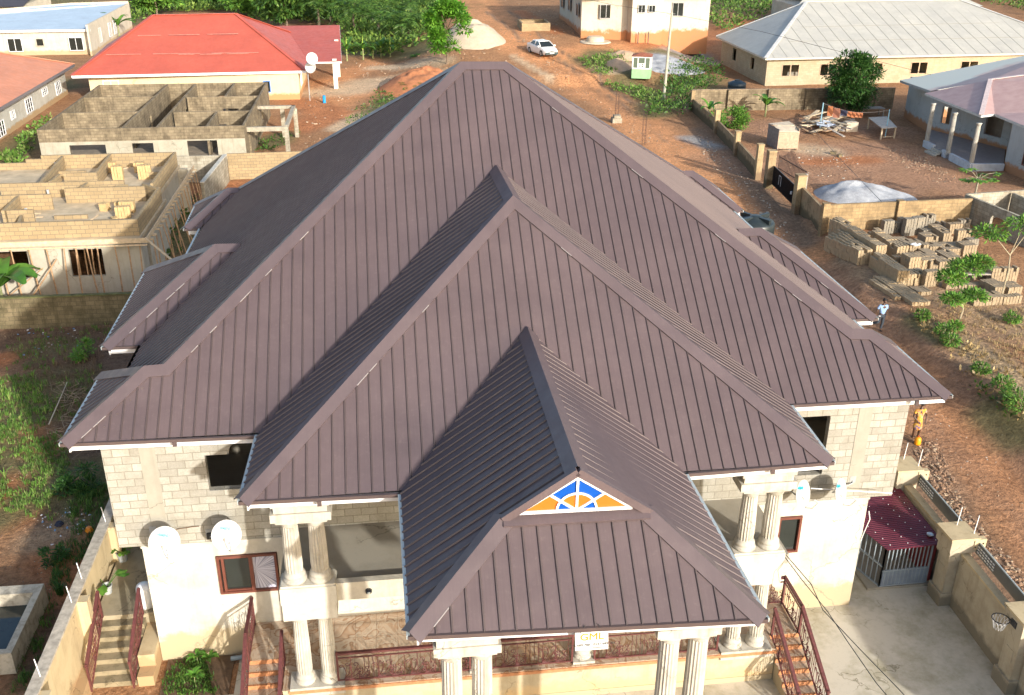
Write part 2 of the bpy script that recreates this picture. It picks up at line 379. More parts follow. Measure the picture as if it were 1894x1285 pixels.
r3 = G(1373, 389, E); W.append(rwing(r3, G(1281, 318, 8.8)))
# middle roof
faces += [([m1f, m2f, mapx], 'x'), ([m1b, m1f, mapx, mb_], 'y'), ([m2f, m2b, mb_, mapx], 'y')]
caps += [(m1f, mapx), (m2f, mapx), (mapx, mb_)]
# porch roof
faces += [([q1f, q2f, gbR, gbL], 'x'), ([q1b, q1f, gbL, qf, qb], 'y'), ([q2f, q2b, qb, qf, gbR], 'y')]
caps += [(q1f, gbL), (q2f, gbR), (qf, qb)]
roof_mb, rib_mb = MB(), MB()
groups = {'main': (0, 8+12), }
def emit(fl, parent_roof_name='roof', step=.305, label=None):
    rm = MB(); rb = rm
    for poly, ax in fl:
        poly = [Vector(p) for p in poly]
        rm.cm = 0; rm.tess(poly); n = Vector((0, 0, 0))
        for i in range(1, len(poly)-1): n += (poly[i]-poly[0]).cross(poly[i+1]-poly[0])
        n.normalize(); n = n if n.z > 0 else -n
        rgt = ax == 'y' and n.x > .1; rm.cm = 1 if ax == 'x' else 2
        for p, q in rib_lines(poly, ax, .11, step):
            d = (q-p).normalized(); s = d.cross(n); hh = .018 if rgt else .032
            for (a, b, w_) in ((p, q, .024),):
                vs = [a-s*w_, a+s*w_, a+s*w_*.45+n*hh, a-s*w_*.45+n*hh, b-s*w_, b+s*w_, b+s*w_*.45+n*hh, b-s*w_*.45+n*hh]
                rb.add(vs, [(0, 3, 7, 4), (3, 2, 6, 7), (2, 1, 5, 6), (0, 1, 2, 3), (4, 7, 6, 5)])
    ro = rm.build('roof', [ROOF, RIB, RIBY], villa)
    if label: ro['label'] = label
    return ro
nmid = len(faces)-6
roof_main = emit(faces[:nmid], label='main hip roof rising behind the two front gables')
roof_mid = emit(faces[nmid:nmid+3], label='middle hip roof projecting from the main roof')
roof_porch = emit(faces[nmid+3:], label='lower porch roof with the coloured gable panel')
allf = [[Vector(p) for p in f[0]] for f in faces]
def fnormal_for(p, q, exclude=None):
    """normals of the roof faces that share the ridge p-q, with the inward direction in each"""
    res = []
    for f in allf:
        idx = None
        for i in range(len(f)):
            a, b = f[i], f[(i+1) % len(f)]
            for (c, d) in ((a, b), (b, a)):
                if seg_near(p, c, d) and seg_near(q, c, d): idx = i
        if idx is None: continue
        n = Vector((0, 0, 0))
        for i in range(1, len(f)-1): n += (f[i]-f[0]).cross(f[i+1]-f[0])
        n.normalize(); n = n if n.z > 0 else -n
        cen = sum(f, Vector((0, 0, 0)))/len(f); d = (q-p).normalized(); ind = n.cross(d)
        if ind.dot(cen-p) < 0: ind = -ind
        res.append((n, ind))
    return res
def seg_near(p, a, b):
    d = b-a; L = d.length
    if L < 1e-6: return False
    t = (p-a).dot(d)/L/L
    return -.02 < t < 1.02 and (a+d*t-p).length < .12
def band(pts, n, wd, cm, em):
    """mitred strip of capping lying along a bent ridge line, on one roof plane"""
    k = len(pts); ins = []
    cen = sum(pts, Vector((0, 0, 0)))/k-Vector((0, 4, 0)); ds = [(pts[i+1]-pts[i]).normalized() for i in range(k-1)]; ii = []
    for i in range(k-1):
        v_ = n.cross(ds[i]); v_ = -v_ if v_.y > 0 else v_
        ii.append(v_.normalized())
    for i in range(k):
        a = ii[max(0, i-1)]; b = ii[min(k-2, i)]; ins.append((a+b)/(1+a.dot(b))*wd)
    for i in range(k-1):
        p, q = pts[i], pts[i+1]; t_ = Vector((0, 0, .08)); a = ins[i]; b = ins[i+1]
        cm.add([p+t_, q+t_, q+b+n*.045, p+a+n*.045, p+a+n*.010, q+b+n*.010], [(0, 1, 2, 3), (3, 2, 5, 4)])
        L = (q-p).length; t = .4
        while t < L-.9:
            l2 = rnd.uniform(.25, .5)
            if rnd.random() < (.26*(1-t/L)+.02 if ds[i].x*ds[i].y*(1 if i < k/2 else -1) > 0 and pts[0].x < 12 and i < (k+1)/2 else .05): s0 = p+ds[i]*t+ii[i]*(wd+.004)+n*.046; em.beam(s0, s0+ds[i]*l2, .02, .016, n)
            t += l2+.06
def capset(cl, parent, wd=.27, chains=()):
    cm = MB(); em = MB()
    for pts, n in chains: band([Vector(p) for p in pts], n, wd, cm, em)
    for p, q in cl:
        ln = fnormal_for(p, q); up = sum([n for n, _ in ln], Vector((0, 0, 0)))
        up = up.normalized() if up.length > 0 else Vector((0, 0, 1))
        d = (q-p).normalized(); L = (q-p).length; ext = d*.0; up = Vector((0, 0, 1))
        for n, ind in ln:
            if any(abs(n.dot(nc)) > .999 and any((p-c_[j]).length < .02 and (q-c_[j+1]).length < .02 or (q-c_[j]).length < .02 and (p-c_[j+1]).length < .02 for j in range(len(c_)-1)) for c_, nc in chains): continue
            e0 = p+up*.08; e1 = q+up*.08; o0 = p+ind*wd+n*.045+ext; o1 = q+ind*wd+n*.045-ext
            cm.add([e0, e1, o1, o0, p+ind*wd+n*.012+ext, q+ind*wd+n*.012-ext], [(0, 1, 2, 3), (3, 2, 5, 4)])
            if False:    # bare turned edge of the capping catches the light here and there
                t = .3
                while t < L-.9:
                    ln2 = rnd.uniform(.25, .5)
                    if rnd.random() < .28*(1-t/L)+.05:
                        a = p+d*t+ind*(wd+.004)+n*.046; b = a+d*ln2; em.beam(a, b, .02, .016, n)
                    t += ln2+.06
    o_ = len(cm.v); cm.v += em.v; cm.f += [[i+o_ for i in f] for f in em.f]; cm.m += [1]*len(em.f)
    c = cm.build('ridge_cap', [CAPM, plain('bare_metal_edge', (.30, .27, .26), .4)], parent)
def nrm(a, b, c): return plane(a, b, c)[0]
chm = [([A, lwhip, lwr, ridL, ridR, rwr, rwhip, B], PF[0])]
for (fc, bc, v0, v1), k in zip(W, range(4)):
    ff = [f for f in faces if f[1] == 'x' and (Vector(f[0][0])-fc).length < .01][0][0]; chm.append(([ff[0], ff[3], ff[2]], nrm(ff[0], ff[3], ff[1])))
capset(caps[:len(caps)-6], roof_main, .30, chm); capset(caps[-6:-3], roof_mid, .27, [([m1f, mapx, m2f], PM[0])]); capset(caps[-3:], roof_porch, .27, [([q1f, gbL], nrm(q1f, q2f, gbL)), ([gbR, q2f], nrm(q1f, q2f, gbL))])
# gablet with the painted panel
gtop = qf.copy(); gL = gbL.copy(); gR = gbR.copy()
yy = qf.y
gm = MB(); base0 = Vector((gL.x, yy, gL.z-.05)); base1 = Vector((gR.x, yy, gR.z-.05))
dn = (gR-gL).cross(qf-gL).normalized()
if dn.y > 0: dn = -dn
gm.prism([gL+dn*.02, gR+dn*.02, qf+dn*.02], -dn*.12); gab = gm.build('gable', CAPM, roof_porch)
cmx = MB()
for a, b in ((gL, qf), (qf, gR)):
    cmx.beam(a+dn*.06+Vector((0, 0, .0)), b+dn*.06, .16, .13, dn)
cmx.beam(gL+dn*.1+Vector((0, 0, -.02)), gR+dn*.1+Vector((0, 0, -.02)), .26, .06, Vector((0, -.5, 1)))
cmx.build('barge_board', CAPM, gab)
# panel : corners read off the gable plane
GPn = (dn, dn.dot(gL+dn*.06)); pT, pL_, pR_ = GP(1069, 881, GPn), GP(958, 948, GPn), GP(1169, 937, GPn)
ORG = plain('orange_panel', (.60, .14, .015), .4, var=.04); BLU = plain('blue_panel', (.0, .07, .36), .4, var=.04)
pan = MB()
ex = (pR_-pL_).normalized(); ez = dn.cross(ex); ez = ez if ez.z > 0 else -ez
def P2(a, b, k=0.): return pL_+ex*a+ez*b+dn*k
def to2(p): d = p-pL_; return d.dot(ex), d.dot(ez)
Wd = to2(pR_)[0]; ax_, az_ = to2(pT); C0 = (to2(GP(1066, 943, GPn)))
C0 = (C0[0], .0)
c1 = (ax_*.52, az_*.52); c2 = (ax_+(Wd-ax_)*.50, az_*.50)
pan.cm = 0; pan.poly([P2(0, 0), P2(*C0), P2(*c1)]); pan.poly([P2(*C0), P2(Wd, 0), P2(*c2)])
pan.cm = 1; pan.poly([P2(*C0), P2(ax_, az_), P2(*c1)]); pan.poly([P2(*C0), P2(*c2), P2(ax_, az_)])
rr = Wd*.175
def sect(a0, a1, cmi):
    pan.cm = cmi; pts = [P2(*C0, .006)]+[P2(C0[0]+rr*math.cos(a), C0[1]+rr*math.sin(a), .006) for a in [a0+(a1-a0)*i/8 for i in range(9)]]; pan.poly(pts)
th1 = math.atan2(c2[1]-C0[1], c2[0]-C0[0]); th2 = math.atan2(c1[1]-C0[1], c1[0]-C0[0]); tha = math.atan2(az_, ax_-C0[0])
sect(0, th1, 1); sect(th1, tha, 0); sect(tha, th2, 0); sect(th2, math.pi, 1)
po = pan.build('gable_panel', [ORG, BLU], gab)
gb = MB()
for a, b, w_ in (((0, 0), (Wd, 0), .07), ((0, 0), (ax_, az_), .07), ((ax_, az_), (Wd, 0), .07), (C0, (ax_, az_), .05), (C0, c1, .05), (C0, c2, .05)):
    gb.beam(P2(*a, .02), P2(*b, .02), w_, .03, dn)
arc = [P2(C0[0]+rr*math.cos(a), C0[1]+rr*math.sin(a), .022) for a in [math.pi*i/14 for i in range(15)]]
for i in range(14): gb.beam(arc[i], arc[i+1], .045, .026, dn)
gb.build('glazing_bar', WHITE, po)
# eaves: drip edge, white fascia board set back, soffit
def eave(pts, parent, closed=False, grey=()):
    g = MB(); gg = MB(); f = MB(); s_ = MB()
    for i in range(len(pts)-1):
        a, b = pts[i], pts[i+1]; d = (b-a); d.z = 0; d.normalize(); inn = Vector((-d.y, d.x, 0))
        side = abs(d.y) > .7
        (gg if side else g).obox((a+b)/2-Vector((0, 0, .035))-inn*.02, (b-a)/2+d*.02, inn*.035, Vector((0, 0, .045)))
        q = .16; a2 = a+inn*q+d*q*.9; b2 = b+inn*q-d*q*.3
        f.obox((a2+b2)/2-Vector((0, 0, .19)), (b2-a2)/2, inn*.02, Vector((0, 0, .11)))
    if g.v: g.build('drip_edge', GUT, parent)
    if gg.v: gg.build('drip_edge', SKYEDGE_METAL, parent)  # side drip edges paled to stand for caught sky
    f.build('fascia', WHITE, parent)
eave([A, m1b], roof_main); eave([m2b, B], roof_main); eave([B, rwb, R2], roof_main)
eave([lwb, A], roof_main)
eave([L2+Vector((0, 3.0, 0)), L2], roof_main)
for k, (fc, bc, v0, v1) in enumerate(W):
    if k < 2: eave([v1, bc, fc, v0], roof_main)
    else: eave([v0, fc, bc, v1], roof_main)
eave([Vector((L0.x, W[1][0].y, E)), Vector((L0.x, W[0][1].y, E))], roof_main); eave([Vector((L0.x, DB, E)), Vector((L0.x, W[1][1].y, E))], roof_main)
eave([Vector((L0.x, W[0][0].y, E)), L2], roof_main)
eave([R2, Vector((R0.x, W[2][0].y, E))], roof_main); eave([Vector((R0.x, W[2][1].y, E)), Vector((R0.x, W[3][0].y, E))], roof_main)
eave([REb, LEb], roof_main)
eave([m1b, m1f, q1b], roof_mid); eave([q2b, m2f, m2b], roof_mid)
eave([q1b, q1f, q2f, q2b], roof_porch)
# gutter outlets under the eaves
go = MB()
for p in (G(322, 812, E), G(1697, 737, E), G(590, 921, E), G(1430, 862, E)): go.box(p.x-.05, p.x+.05, p.y-.05, p.y+.03, E-.2, E-.06)
go.build('gutter_outlet', GUT, roof_main)
sf = MB()   # soffits close the roof from below
sf.box(A.x+.2, B.x-.2, .2, lwb.y-.1, E-.3, E-.27); sf.box(L0.x+.2, R0.x-.2, lwb.y-.1, DB-.2, E-.3, E-.27)
for fc, bc, v0, v1 in W: sf.box(min(fc.x, v0.x)+.15, max(fc.x, v0.x)+.0, fc.y+.2, bc.y-.2, E-.305, E-.275)
sf.box(m1f.x+.22, m2f.x-.22, m1f.y+.25, .2, E-.3, E-.27); sf.box(q1f.x+.25, q2f.x-.25, q1f.y+.35, q1b.y+.1, E-.31, E-.28)
sf.build('soffit', WHITE, villa)
# ---- walls
XL, XR, XLl, XRl = .40, 22.59, .98, 21.88; YB = 20.6
ZT = E-.3
up = MB()
up.wall((XL, YW), (XR, YW), F1-.25, ZT, .2, [(2.98-XL, 3.6-XL, 5.68, 6.78), (3.6-XL, 5.25-XL, 5.68, 7.2), (7.6, 9.2, F1, 6.4), (11.5, 13.2, F1, 6.5), (19.05-XL, 20.27-XL, 4.95, 6.9)])
up.wall((XL, YB), (XL, YW+.21), F1-.25, ZT, .2, [(3, 4.4, 5.4, 6.8), (9, 10.4, 5.4, 6.8), (15.4, 16.9, 5.4, 6.8)]); up.wall((XR, YW+.21), (XR, YB), F1-.25, ZT, .2, [(3, 4.4, 5.4, 6.8), (9, 10.4, 5.4, 6.8)])
up.wall((XR, YB+.01), (XL, YB+.01), F1-.25, ZT, .2)
for fc, bc, v0, v1 in W:
    xo = fc.x+.8 if fc.x < 5 else fc.x-.8; xi = XL+.02 if fc.x < 5 else XR-.02
    if abs(xo-xi) > .1 and ((xo < xi) == (fc.x < 5)): up.box(min(xo, xi), max(xo, xi), fc.y+.8, bc.y-.8, F1-.25, ZT)
# room partitions and floor so that the open windows look into real rooms
upper = up.build('wall', BLK, villa); upper['label'] = 'upper storey wall of unplastered pale blocks'
rp = MB(); rp.box(XL+.21, XR-.21, 4.6, 4.75, F1, ZT-.05); rp.box(6.8, 6.95, YW+.21, 4.6, F1, ZT-.05); rp.box(18.2, 18.35, YW+.21, 4.6, F1, ZT-.05)
rp.build('partition', plain('bare_render', (.28, .25, .2), .9), villa)
arc_ = MB()   # curved lintel haunches of the two corner openings
for cx, s in ((3.6, 1), (20.27, -1)):
    pts = []
    for i in range(9):
        a = math.pi/2*i/8; pts.append(Vector((cx+s*(.42*(1-math.cos(a))), YW+.005, 6.78+.4*math.sin(a))))
    poly_ = [Vector((cx, YW+.005, 7.2))]+pts[::-1] if False else pts+[Vector((cx, YW+.005, 7.2))]
    arc_.prism(poly_, (0, .18, 0))
arc_.build('lintel', BLK, upper)
# render band with cracks of mortar and corner pier
for px_ in (1.35, 21.1): bd = MB(); bd.box(px_, px_+.4, YW-.012, YW, F1+.0, ZT-.02); bd.build('pier', plaster('grey_render', (.32, .30, .25), (.22, .2, .165), .6), upper)
lo = MB()
wins_l = [(2.88-XLl, 4.56-XLl, 2.24, 3.55), (8.4-XLl, 10.-XLl, 1.1, 3.3), (13.-XLl, 14.8-XLl, 1.1, 3.2), (18.3-XLl, 19.89-XLl, 2.24, 3.55)]
lo.wall((XLl, YW), (XRl, YW), 0, F1-.25, .2, wins_l)
lo.wall((XLl, YB), (XLl, YW+.21), 0, F1-.25, .2); lo.wall((XRl, YW+.21), (XRl, YB), 0, F1-.25, .2); lo.wall((XRl, YB+.01), (XLl, YB+.01), 0, F1-.25, .2)
lower = lo.build('wall', PLW, villa); lower['label'] = 'lower storey wall of sunlit cream plaster'
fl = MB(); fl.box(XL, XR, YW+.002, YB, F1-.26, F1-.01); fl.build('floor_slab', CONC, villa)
ld = MB(); ld.box(XLl-.02, XRl+.02, YW-.035, YW-.0, F1-.32, F1-.25); ld.build('ledge', PLW, lower)
dk = MB(); dk.box(XLl+.3, XRl-.3, 3.2, 3.4, 0, F1-.3); dk.box(6.0, 6.15, YW+.21, 3.2, 0, F1-.3); dk.box(17.2, 17.35, YW+.21, 3.2, 0, F1-.3); dk.build('partition', plain('bare_render', (.28, .25, .2)), villa)
# ---- windows of the lower storey
def slide_window(x0, x1, z0, z1, curtain):
    y = YW-.02; m = MB(); t_ = .07
    m.box(x0, x1, y-.05, y+.1, z0, z0+t_); m.box(x0, x1, y-.05, y+.1, z1-t_, z1); m.box(x0, x0+t_, y-.05, y+.1, z0+t_, z1-t_); m.box(x1-t_, x1, y-.05, y+.1, z0+t_, z1-t_)
    xm = x0+(x1-x0)*.56; m.box(xm-.05, xm+.05, y-.03, y+.09, z0+t_, z1-t_)
    m.box(x0+.12, x0+.19, y-.02, y+.07, z0+t_, z1-t_); m.box(x0+.19, xm-.05, y-.0, y+.05, z0+t_, z0+t_+.04); m.box(x0+.19, xm-.05, y-.0, y+.05, z1-t_-.04, z1-t_)
    wo_ = m.build('window', FRB, villa)
    g = MB(); g.box(x0+t_, xm-.05, y+.055, y+.062, z0+t_, z1-t_); g.build('pane', GLASS, wo_)
    if curtain:
        g = MB(); g.box(xm+.05, x1-t_, y+.045, y+.052, z0+t_, z1-t_)
        m2, t, b = newmat('lace_curtain'); p = wpos(t); vv = nd(t, 'ShaderNodeVectorMath', operation='SUBTRACT'); t.links.new(p, vv.inputs[0]); vv.inputs[1].default_value = (xm+.1, y, (z0+z1)/2+.1)
        gr = nd(t, 'ShaderNodeSeparateXYZ'); t.links.new(vv.outputs[0], gr.inputs[0]); at = nd(t, 'ShaderNodeMath', operation='ARCTAN2'); t.links.new(gr.outputs[2], at.inputs[0]); t.links.new(gr.outputs[0], at.inputs[1])
        mu = nd(t, 'ShaderNodeMath', operation='MULTIPLY'); t.links.new(at.outputs[0], mu.inputs[0]); mu.inputs[1].default_value = 4.5
        cb = nd(t, 'ShaderNodeCombineXYZ'); t.links.new(mu.outputs[0], cb.inputs[0]); n_ = noi(t, cb.outputs[0], 1.6, 3)
        t.links.new(ramp(t, n_, [(.44, (.22, .22, .30)), (.5, (.62, .62, .70)), (.56, (.25, .25, .34)), (.7, (.5, .5, .58))]), b.inputs['Base Color']); b.inputs['Roughness'].default_value = .4
        g.build('curtain', m2, wo_)
    else:
        g = MB(); g.box(xm+.05, x1-t_, y+.045, y+.052, z0+t_, z1-t_); g.build('pane', GLASS, wo_)
slide_window(2.90, 4.54, 2.26, 3.54, True); slide_window(18.3, 19.87, 2.26, 3.54, False)
for x0, x1 in ((8.4, 10), (13, 14.8)):
    d_ = MB(); d_.box(x0, x1, YW+.06, YW+.1, 1.1, 3.2); dd = d_.build('door', FRB, villa); h_ = MB(); h_.tube((x1-.15, YW+.05, 2.1), (x1-.15, YW+.0, 2.1), .03); h_.build('handle', SKYEDGE_METAL, dd)
# ---- balcony
yb0 = -2.38
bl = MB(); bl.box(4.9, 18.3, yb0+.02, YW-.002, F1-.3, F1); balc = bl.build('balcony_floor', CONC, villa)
pw = MB()
for x0, x1 in ((6.25, 8.6), (14.6, 16.7)): pw.box(x0, x1, -2.40, -2.20, F1-.38, F1+.16)
pw.box(8.6, 14.6, -2.40, -2.20, F1-.38, F1+.16)
pw.build('parapet', plaster('parapet_plaster', (.48, .44, .36), (.24, .22, .17), .7, streak=.5), balc)
# ---- fluted double columns
def column(cx, cy, z0, z1, r=.24, parent=None, dirt=False):
    h = z1-z0; m = MB(); n = 36
    m.lathe((cx, cy, z0), [(r*.94, .28), (r, .45), (r*.98, h*.5), (r*.86, h-.16)], n, lambda i, z: 1-.11*(i % 2), True)
    c = m.build('column', COLM, parent or villa)
    b = MB(); b.lathe((cx, cy, z0), [(r*1.28, .0), (r*1.34, .04), (r*1.30, .09), (r*1.12, .11), (r*1.12, .14), (r*1.22, .18), (r*1.18, .22), (r*1.02, .26), (r*.99, .30)], 24); b.build('base', COLM, c, smooth=True)
    k = MB(); k.lathe((cx, cy, z0), [(r*.88, h-.18), (r*.98, h-.15), (r*.96, h-.12), (r*1.15, h-.05), (r*1.2, h)], 24); k.build('capital', COLM, c, smooth=True)
    return c
def plinth(x0, x1, y0, y1, z0, z1, nm='plinth', mat=None):
    m = MB(); m.box(x0, x1, y0, y1, z0, z1); return m.build(nm, mat or COLM, villa)
yc = -2.15
for (xa, xb) in ((5.33, 5.97), (17.1, 17.77)):
    x0, x1 = xa-.38, xb+.38
    for x in (xa, xb): column(x, yc, 4.5, 6.36, .225); column(x, yc, 1.18, 3.42, .205)
    m = MB(); m.box(x0, x1, yc-.32, yc+.32, F1-.36, F1+.14); m.box(x0+.03, x1-.03, yc-.29, yc+.29, F1+.14, 4.5); m.box(x0+.02, x1-.02, yc-.3, yc+.3, 3.42, F1-.36); m.build('plinth', PLW, villa)
    m = MB(); m.box(x0+.08, x1-.08, yc-.28, yc+.26, 6.36, 6.45); m.box(x0-.03, x1+.03, yc-.34, yc+.32, 6.45, 6.68); m.box(x0+.06, x1-.06, yc-.28, yc+.28, 6.68, 6.86); m.box(x0-.0, x1+.0, yc-.32, yc+.32, 6.86, ZT); m.build('entablature', COLM, villa)
    m = MB(); m.box(x0-.02, x1+.02, yc-.33, yc+.33, .9, 1.18); m.build('plinth', COLM, villa)
for (xa, xb) in ((8.95, 9.56), (13.42, 14.03)):
    ya = -7.62
    for x in (xa, xb): column(x, ya, .3, 6.72, .235)
    m = MB(); m.box(xa-.28, xb+.28, ya-.27, ya+.27, 6.72, 6.8); m.box(xa-.36, xb+.36, ya-.32, ya+.32, 6.8, 7.0); m.box(xa-.30, xb+.30, ya-.28, ya+.28, 7.0, ZT-.01); m.build('entablature', COLM, villa)
    plinth(xa-.42, xb+.42, ya-.42, ya+.42, 0, .3)
    m = MB()
for cx in (10.0, 12.84):
    column(cx, yc+.05, 1.2, 3.38, .20); m = MB(); m.box(cx-.3, cx+.3, yc-.25, yc+.3, .9, 1.2); m.build('plinth', COLM, villa)
# beams between the columns carrying the mid roof
m = MB(); m.box(4.99, 18.13, yc-.1, yc+.12, 6.95, ZT-.005); m.box(9., 9.5, -7.6, -2.3, 7.02, ZT-.02); m.box(13.5, 14., -7.6, -2.3, 7.02, ZT-.02); m.build('beam', PLW, villa)
# ---- veranda
vd = MB(); vd.box(4.73, 18.3, -2.42, YW-.004, .2, 1.1); ver = vd.build('veranda', plaster('veranda_wall', (.46, .39, .27), (.26, .20, .12), .6, (.5, .36, .2), (-.5, .8)), villa)
vt = MB(); vt.box(4.725, 18.3, -2.46, YW-.006, 1.104, 1.125); vt.build('floor_tile', TILE, ver)
vn = MB(); vn.box(4.9, 18.32, -2.49, -2.40, 1.0, 1.10); vn.build('edge_tile', NOSE, ver)
vb = MB(); vb.box(4.75, 18.3, -2.44, -2.35, 0, .2); vb.build('footing', PLW, ver)
# ---- railings
def scroll(m, o, ex_, ez_, s=1., flip=1):
    """a fan of iron stems ending in curls, drawn in the plane of the railing"""
    for k, (a, L, cr) in enumerate(((.25, .50, .07), (.62, .58, .075), (1.0, .52, .06), (1.35, .44, .055), (-.05, .40, .05))):
        pts = []
        for i in range(6):
            t = i/5; ang = a+.5*(t-.5); pts.append((math.cos(ang)*L*t*.9, math.sin(ang)*L*t*.9))
        cx, cz = pts[-1]; th = a+.2
        for i in range(12):
            t = i/11; rad = cr*(1-.6*t); an = th-1.2+5.6*t*(1 if k % 2 else -1); pts.append((cx+cr*math.cos(th+1.5)+rad*math.cos(an), cz+cr*math.sin(th+1.5)*.6+rad*math.sin(an)))
        m.path([o+ex_*(x*s*flip)+ez_*(z*s) for x, z in pts], .011, 4)
def railing(p, q, h=.92, parent=None, n_scroll=2, post=True, name='railing', label=None):
    p = Vector(p); q = Vector(q); d = q-p; L = d.length; e = d.normalized(); z = Vector((0, 0, 1)); eh = e
    m = MB(); m.beam(p+z*.06, q+z*.06, .04, .04); m.beam(p+z*(h-.16), q+z*(h-.16), .035, .03)
    if post:
        for a in (p, q): m.beam(a, a+z*(h+.06), .05, .05, (0, 1, 0))
    bm_ = m; N = max(2, int(L/.115)); cs = [(i+.5)*L/max(1, n_scroll) for i in range(n_scroll)]
    for i in range(1, N):
        s_ = L*i/N
        if any(abs(s_-c) < .36 for c in cs): 
            if i % 3: continue
        a = p+e*s_+z*.06; bm_.tube(a, a+z*(h-.22), .009, n=4)
        if i % 2: bm_.lathe(a+z*(h*.42), [(.009, -.04), (.02, 0), (.009, .04)], 5, cap=False)
    if n_scroll:
        sm_ = m
        for c in cs: scroll(sm_, p+e*(c-.28)+z*.1, e, z, 1.08); scroll(sm_, p+e*(c+.1)+z*.1, e, z, .75)
    r = m.build(name, RAILM, parent or villa)
    hr = MB(); hr.beam(p+z*h-e*.03, q+z*h+e*.03, .09, .06); hr.build('handrail', RAILM, r)
    return r
railing((6.2, -2.3, 1.12), (9.72, -2.3, 1.12), .98, ver, 4)
railing((10.3, -2.3, 1.12), (12.52, -2.3, 1.12), .98, ver, 2); railing((13.14, -2.3, 1.12), (16.62, -2.3, 1.12), .98, ver, 3)
# ---- outside flights at both ends of the veranda
def flight(x0, x1, yl, label):
    sr = MB(); sr.box(x0, x1, yl, YW-.01, 0, 1.1); fr = sr.build('stair', PLW, villa); fr['label'] = label
    lt = MB(); lt.box(x0, x1, yl-.02, YW-.012, 1.104, 1.122); nn = MB(); sb = MB(); ns = 7; rise = 1.1/ns
    for i in range(ns):
        y0 = yl-(i+1)*.31; zt = 1.1-(i+1)*rise
        nn.box(x0-.01, x1+.01, y0+.3, y0+.335, zt+.02, zt+rise+.02)
        if zt > .02:
            sb.box(x0, x1, y0, y0+.31, 0, zt); lt.box(x0, x1, y0-.01, y0+.305, zt+.002, zt+.018)
    sb.build('step', PLW, fr); lt.build('tread', TILE, fr); nn.build('nosing', NOSE, fr); return fr
fr = flight(18.32, 19.2, -1.86, 'tiled outside stair at the right end of the veranda')
railing((19.17, -.62, 1.12), (19.17, -1.86, 1.12), .95, fr, 1); railing((19.17, -1.9, 1.12), (19.17, -4.05, .02), .95, fr, 2)
railing((18.36, -1.9, 1.12), (18.36, -4.05, .02), .95, fr, 2); railing((18.4, -.58, 1.12), (19.17, -.58, 1.12), .95, fr, 1)
fr = flight(3.70, 4.72, -1.18, 'tiled outside stair at the left end of the veranda')
railing((3.73, .28, 1.12), (3.73, -1.18, 1.12), .95, fr, 1); railing((3.73, -1.22, 1.12), (3.73, -3.35, .02), .95, fr, 2); railing((4.69, -1.22, 1.12), (4.69, -3.35, .02), .95, fr, 2)
# ================================================================ GROUND
def px(*l): return [GT(u, v) for u, v in l]
STROKES = []   # (kind, radius m, world points)
def stroke(kind, rad, *pts): STROKES.append((kind, rad, px(*pts)))
stroke('road', 2.6, (830, -20), (880, 30), (960, 90), (1060, 135), (1150, 200), (1240, 270), (1330, 350), (1420, 430), (1500, 510), (1600, 600), (1690, 690), (1780, 790), (1894, 900), (2020, 1020))
stroke('road', 3.0, (1040, 105), (1100, 90), (1180, 88), (1260, 80))
stroke('road', 2.2, (700, 112), (620, 150), (600, 200), (640, 180), (720, 150)); stroke('red', 2.5, (560, 190), (620, 215), (540, 240))
stroke('road', 2.4, (860, -30), (930, 40), (1000, 100)); stroke('red', 1.2, (960, 20), (1030, 60)); stroke('red', 3, (1200, 80), (1330, 60), (1380, 40))
stroke('pale', 1.6, (700, 125), (760, 118), (820, 112)); stroke('pale', 3.2, (610, 170), (700, 150), (790, 142)); stroke('pale', 1.2, (700, 200), (620, 240)); stroke('mud', .3, (900, 20), (960, 70), (1050, 120), (1140, 185), (1230, 262)); stroke('mud', .28, (940, 20), (1010, 80), (1090, 125), (1180, 195)); stroke('orange', .5, (1000, 120), (1080, 150), (1200, 230))
stroke('pale', .6, (950, 105), (1020, 150)); stroke('road', 1.8, (1290, 330), (1230, 290), (1160, 225))
stroke('mud', 1.2, (1300, 250), (1350, 300), (1400, 350), (1450, 400), (1480, 450)); stroke('mud', .9, (1290, 240), (1330, 290))
stroke('grey', 1.8, (1220, 110), (1280, 100), (1310, 115)); stroke('grey', 1.1, (1270, 255), (1320, 270))
stroke('yard', 4.5, (1400, 300), (1500, 290), (1600, 280), (1680, 300), (1560, 330), (1640, 340)); stroke('red', 1.2, (1500, 300), (1600, 295)); stroke('yard', 3.5, (1380, 240), (1500, 230), (1620, 240)); stroke('yard', 3, (1720, 330), (1800, 350))
stroke('dusty', 3.0, (1640, 500), (1720, 520), (1800, 560), (1894, 600)); stroke('dusty', 1.6, (1700, 600), (1780, 640), (1850, 700)); stroke('straw', 1.7, (1720, 620), (1800, 660), (1894, 720)); stroke('straw', 1.2, (1894, 760), (1990, 900)); stroke('straw', .7, (1560, 480), (1600, 520), (1640, 560))
stroke('mud', 1.0, (1640, 590), (1720, 680), (1800, 760), (1894, 850)); stroke('mud', 1.1, (1700, 830), (1760, 950), (1830, 1060), (1894, 1120)); stroke('road', .9, (1760, 770), (1850, 860), (1930, 930)); stroke('mud', 1.4, (1690, 900), (1740, 1000)); stroke('lane', 2.3, (1500, 510), (1600, 600), (1690, 690), (1780, 790), (1894, 900), (2020, 1020)); stroke('orange', .8, (1730, 740), (1830, 850), (1900, 930)); stroke('orange', .7, (1720, 700), (1640, 640))
stroke('litter', 3.0, (40, 640), (120, 650), (200, 680)); stroke('litter', 2.0, (140, 720), (170, 820)); stroke('litter', 1.2, (110, 960), (170, 930)); stroke('dusty', .8, (60, 1000), (110, 980)); stroke('litter', .9, (120, 1050), (80, 1150), (60, 1230))
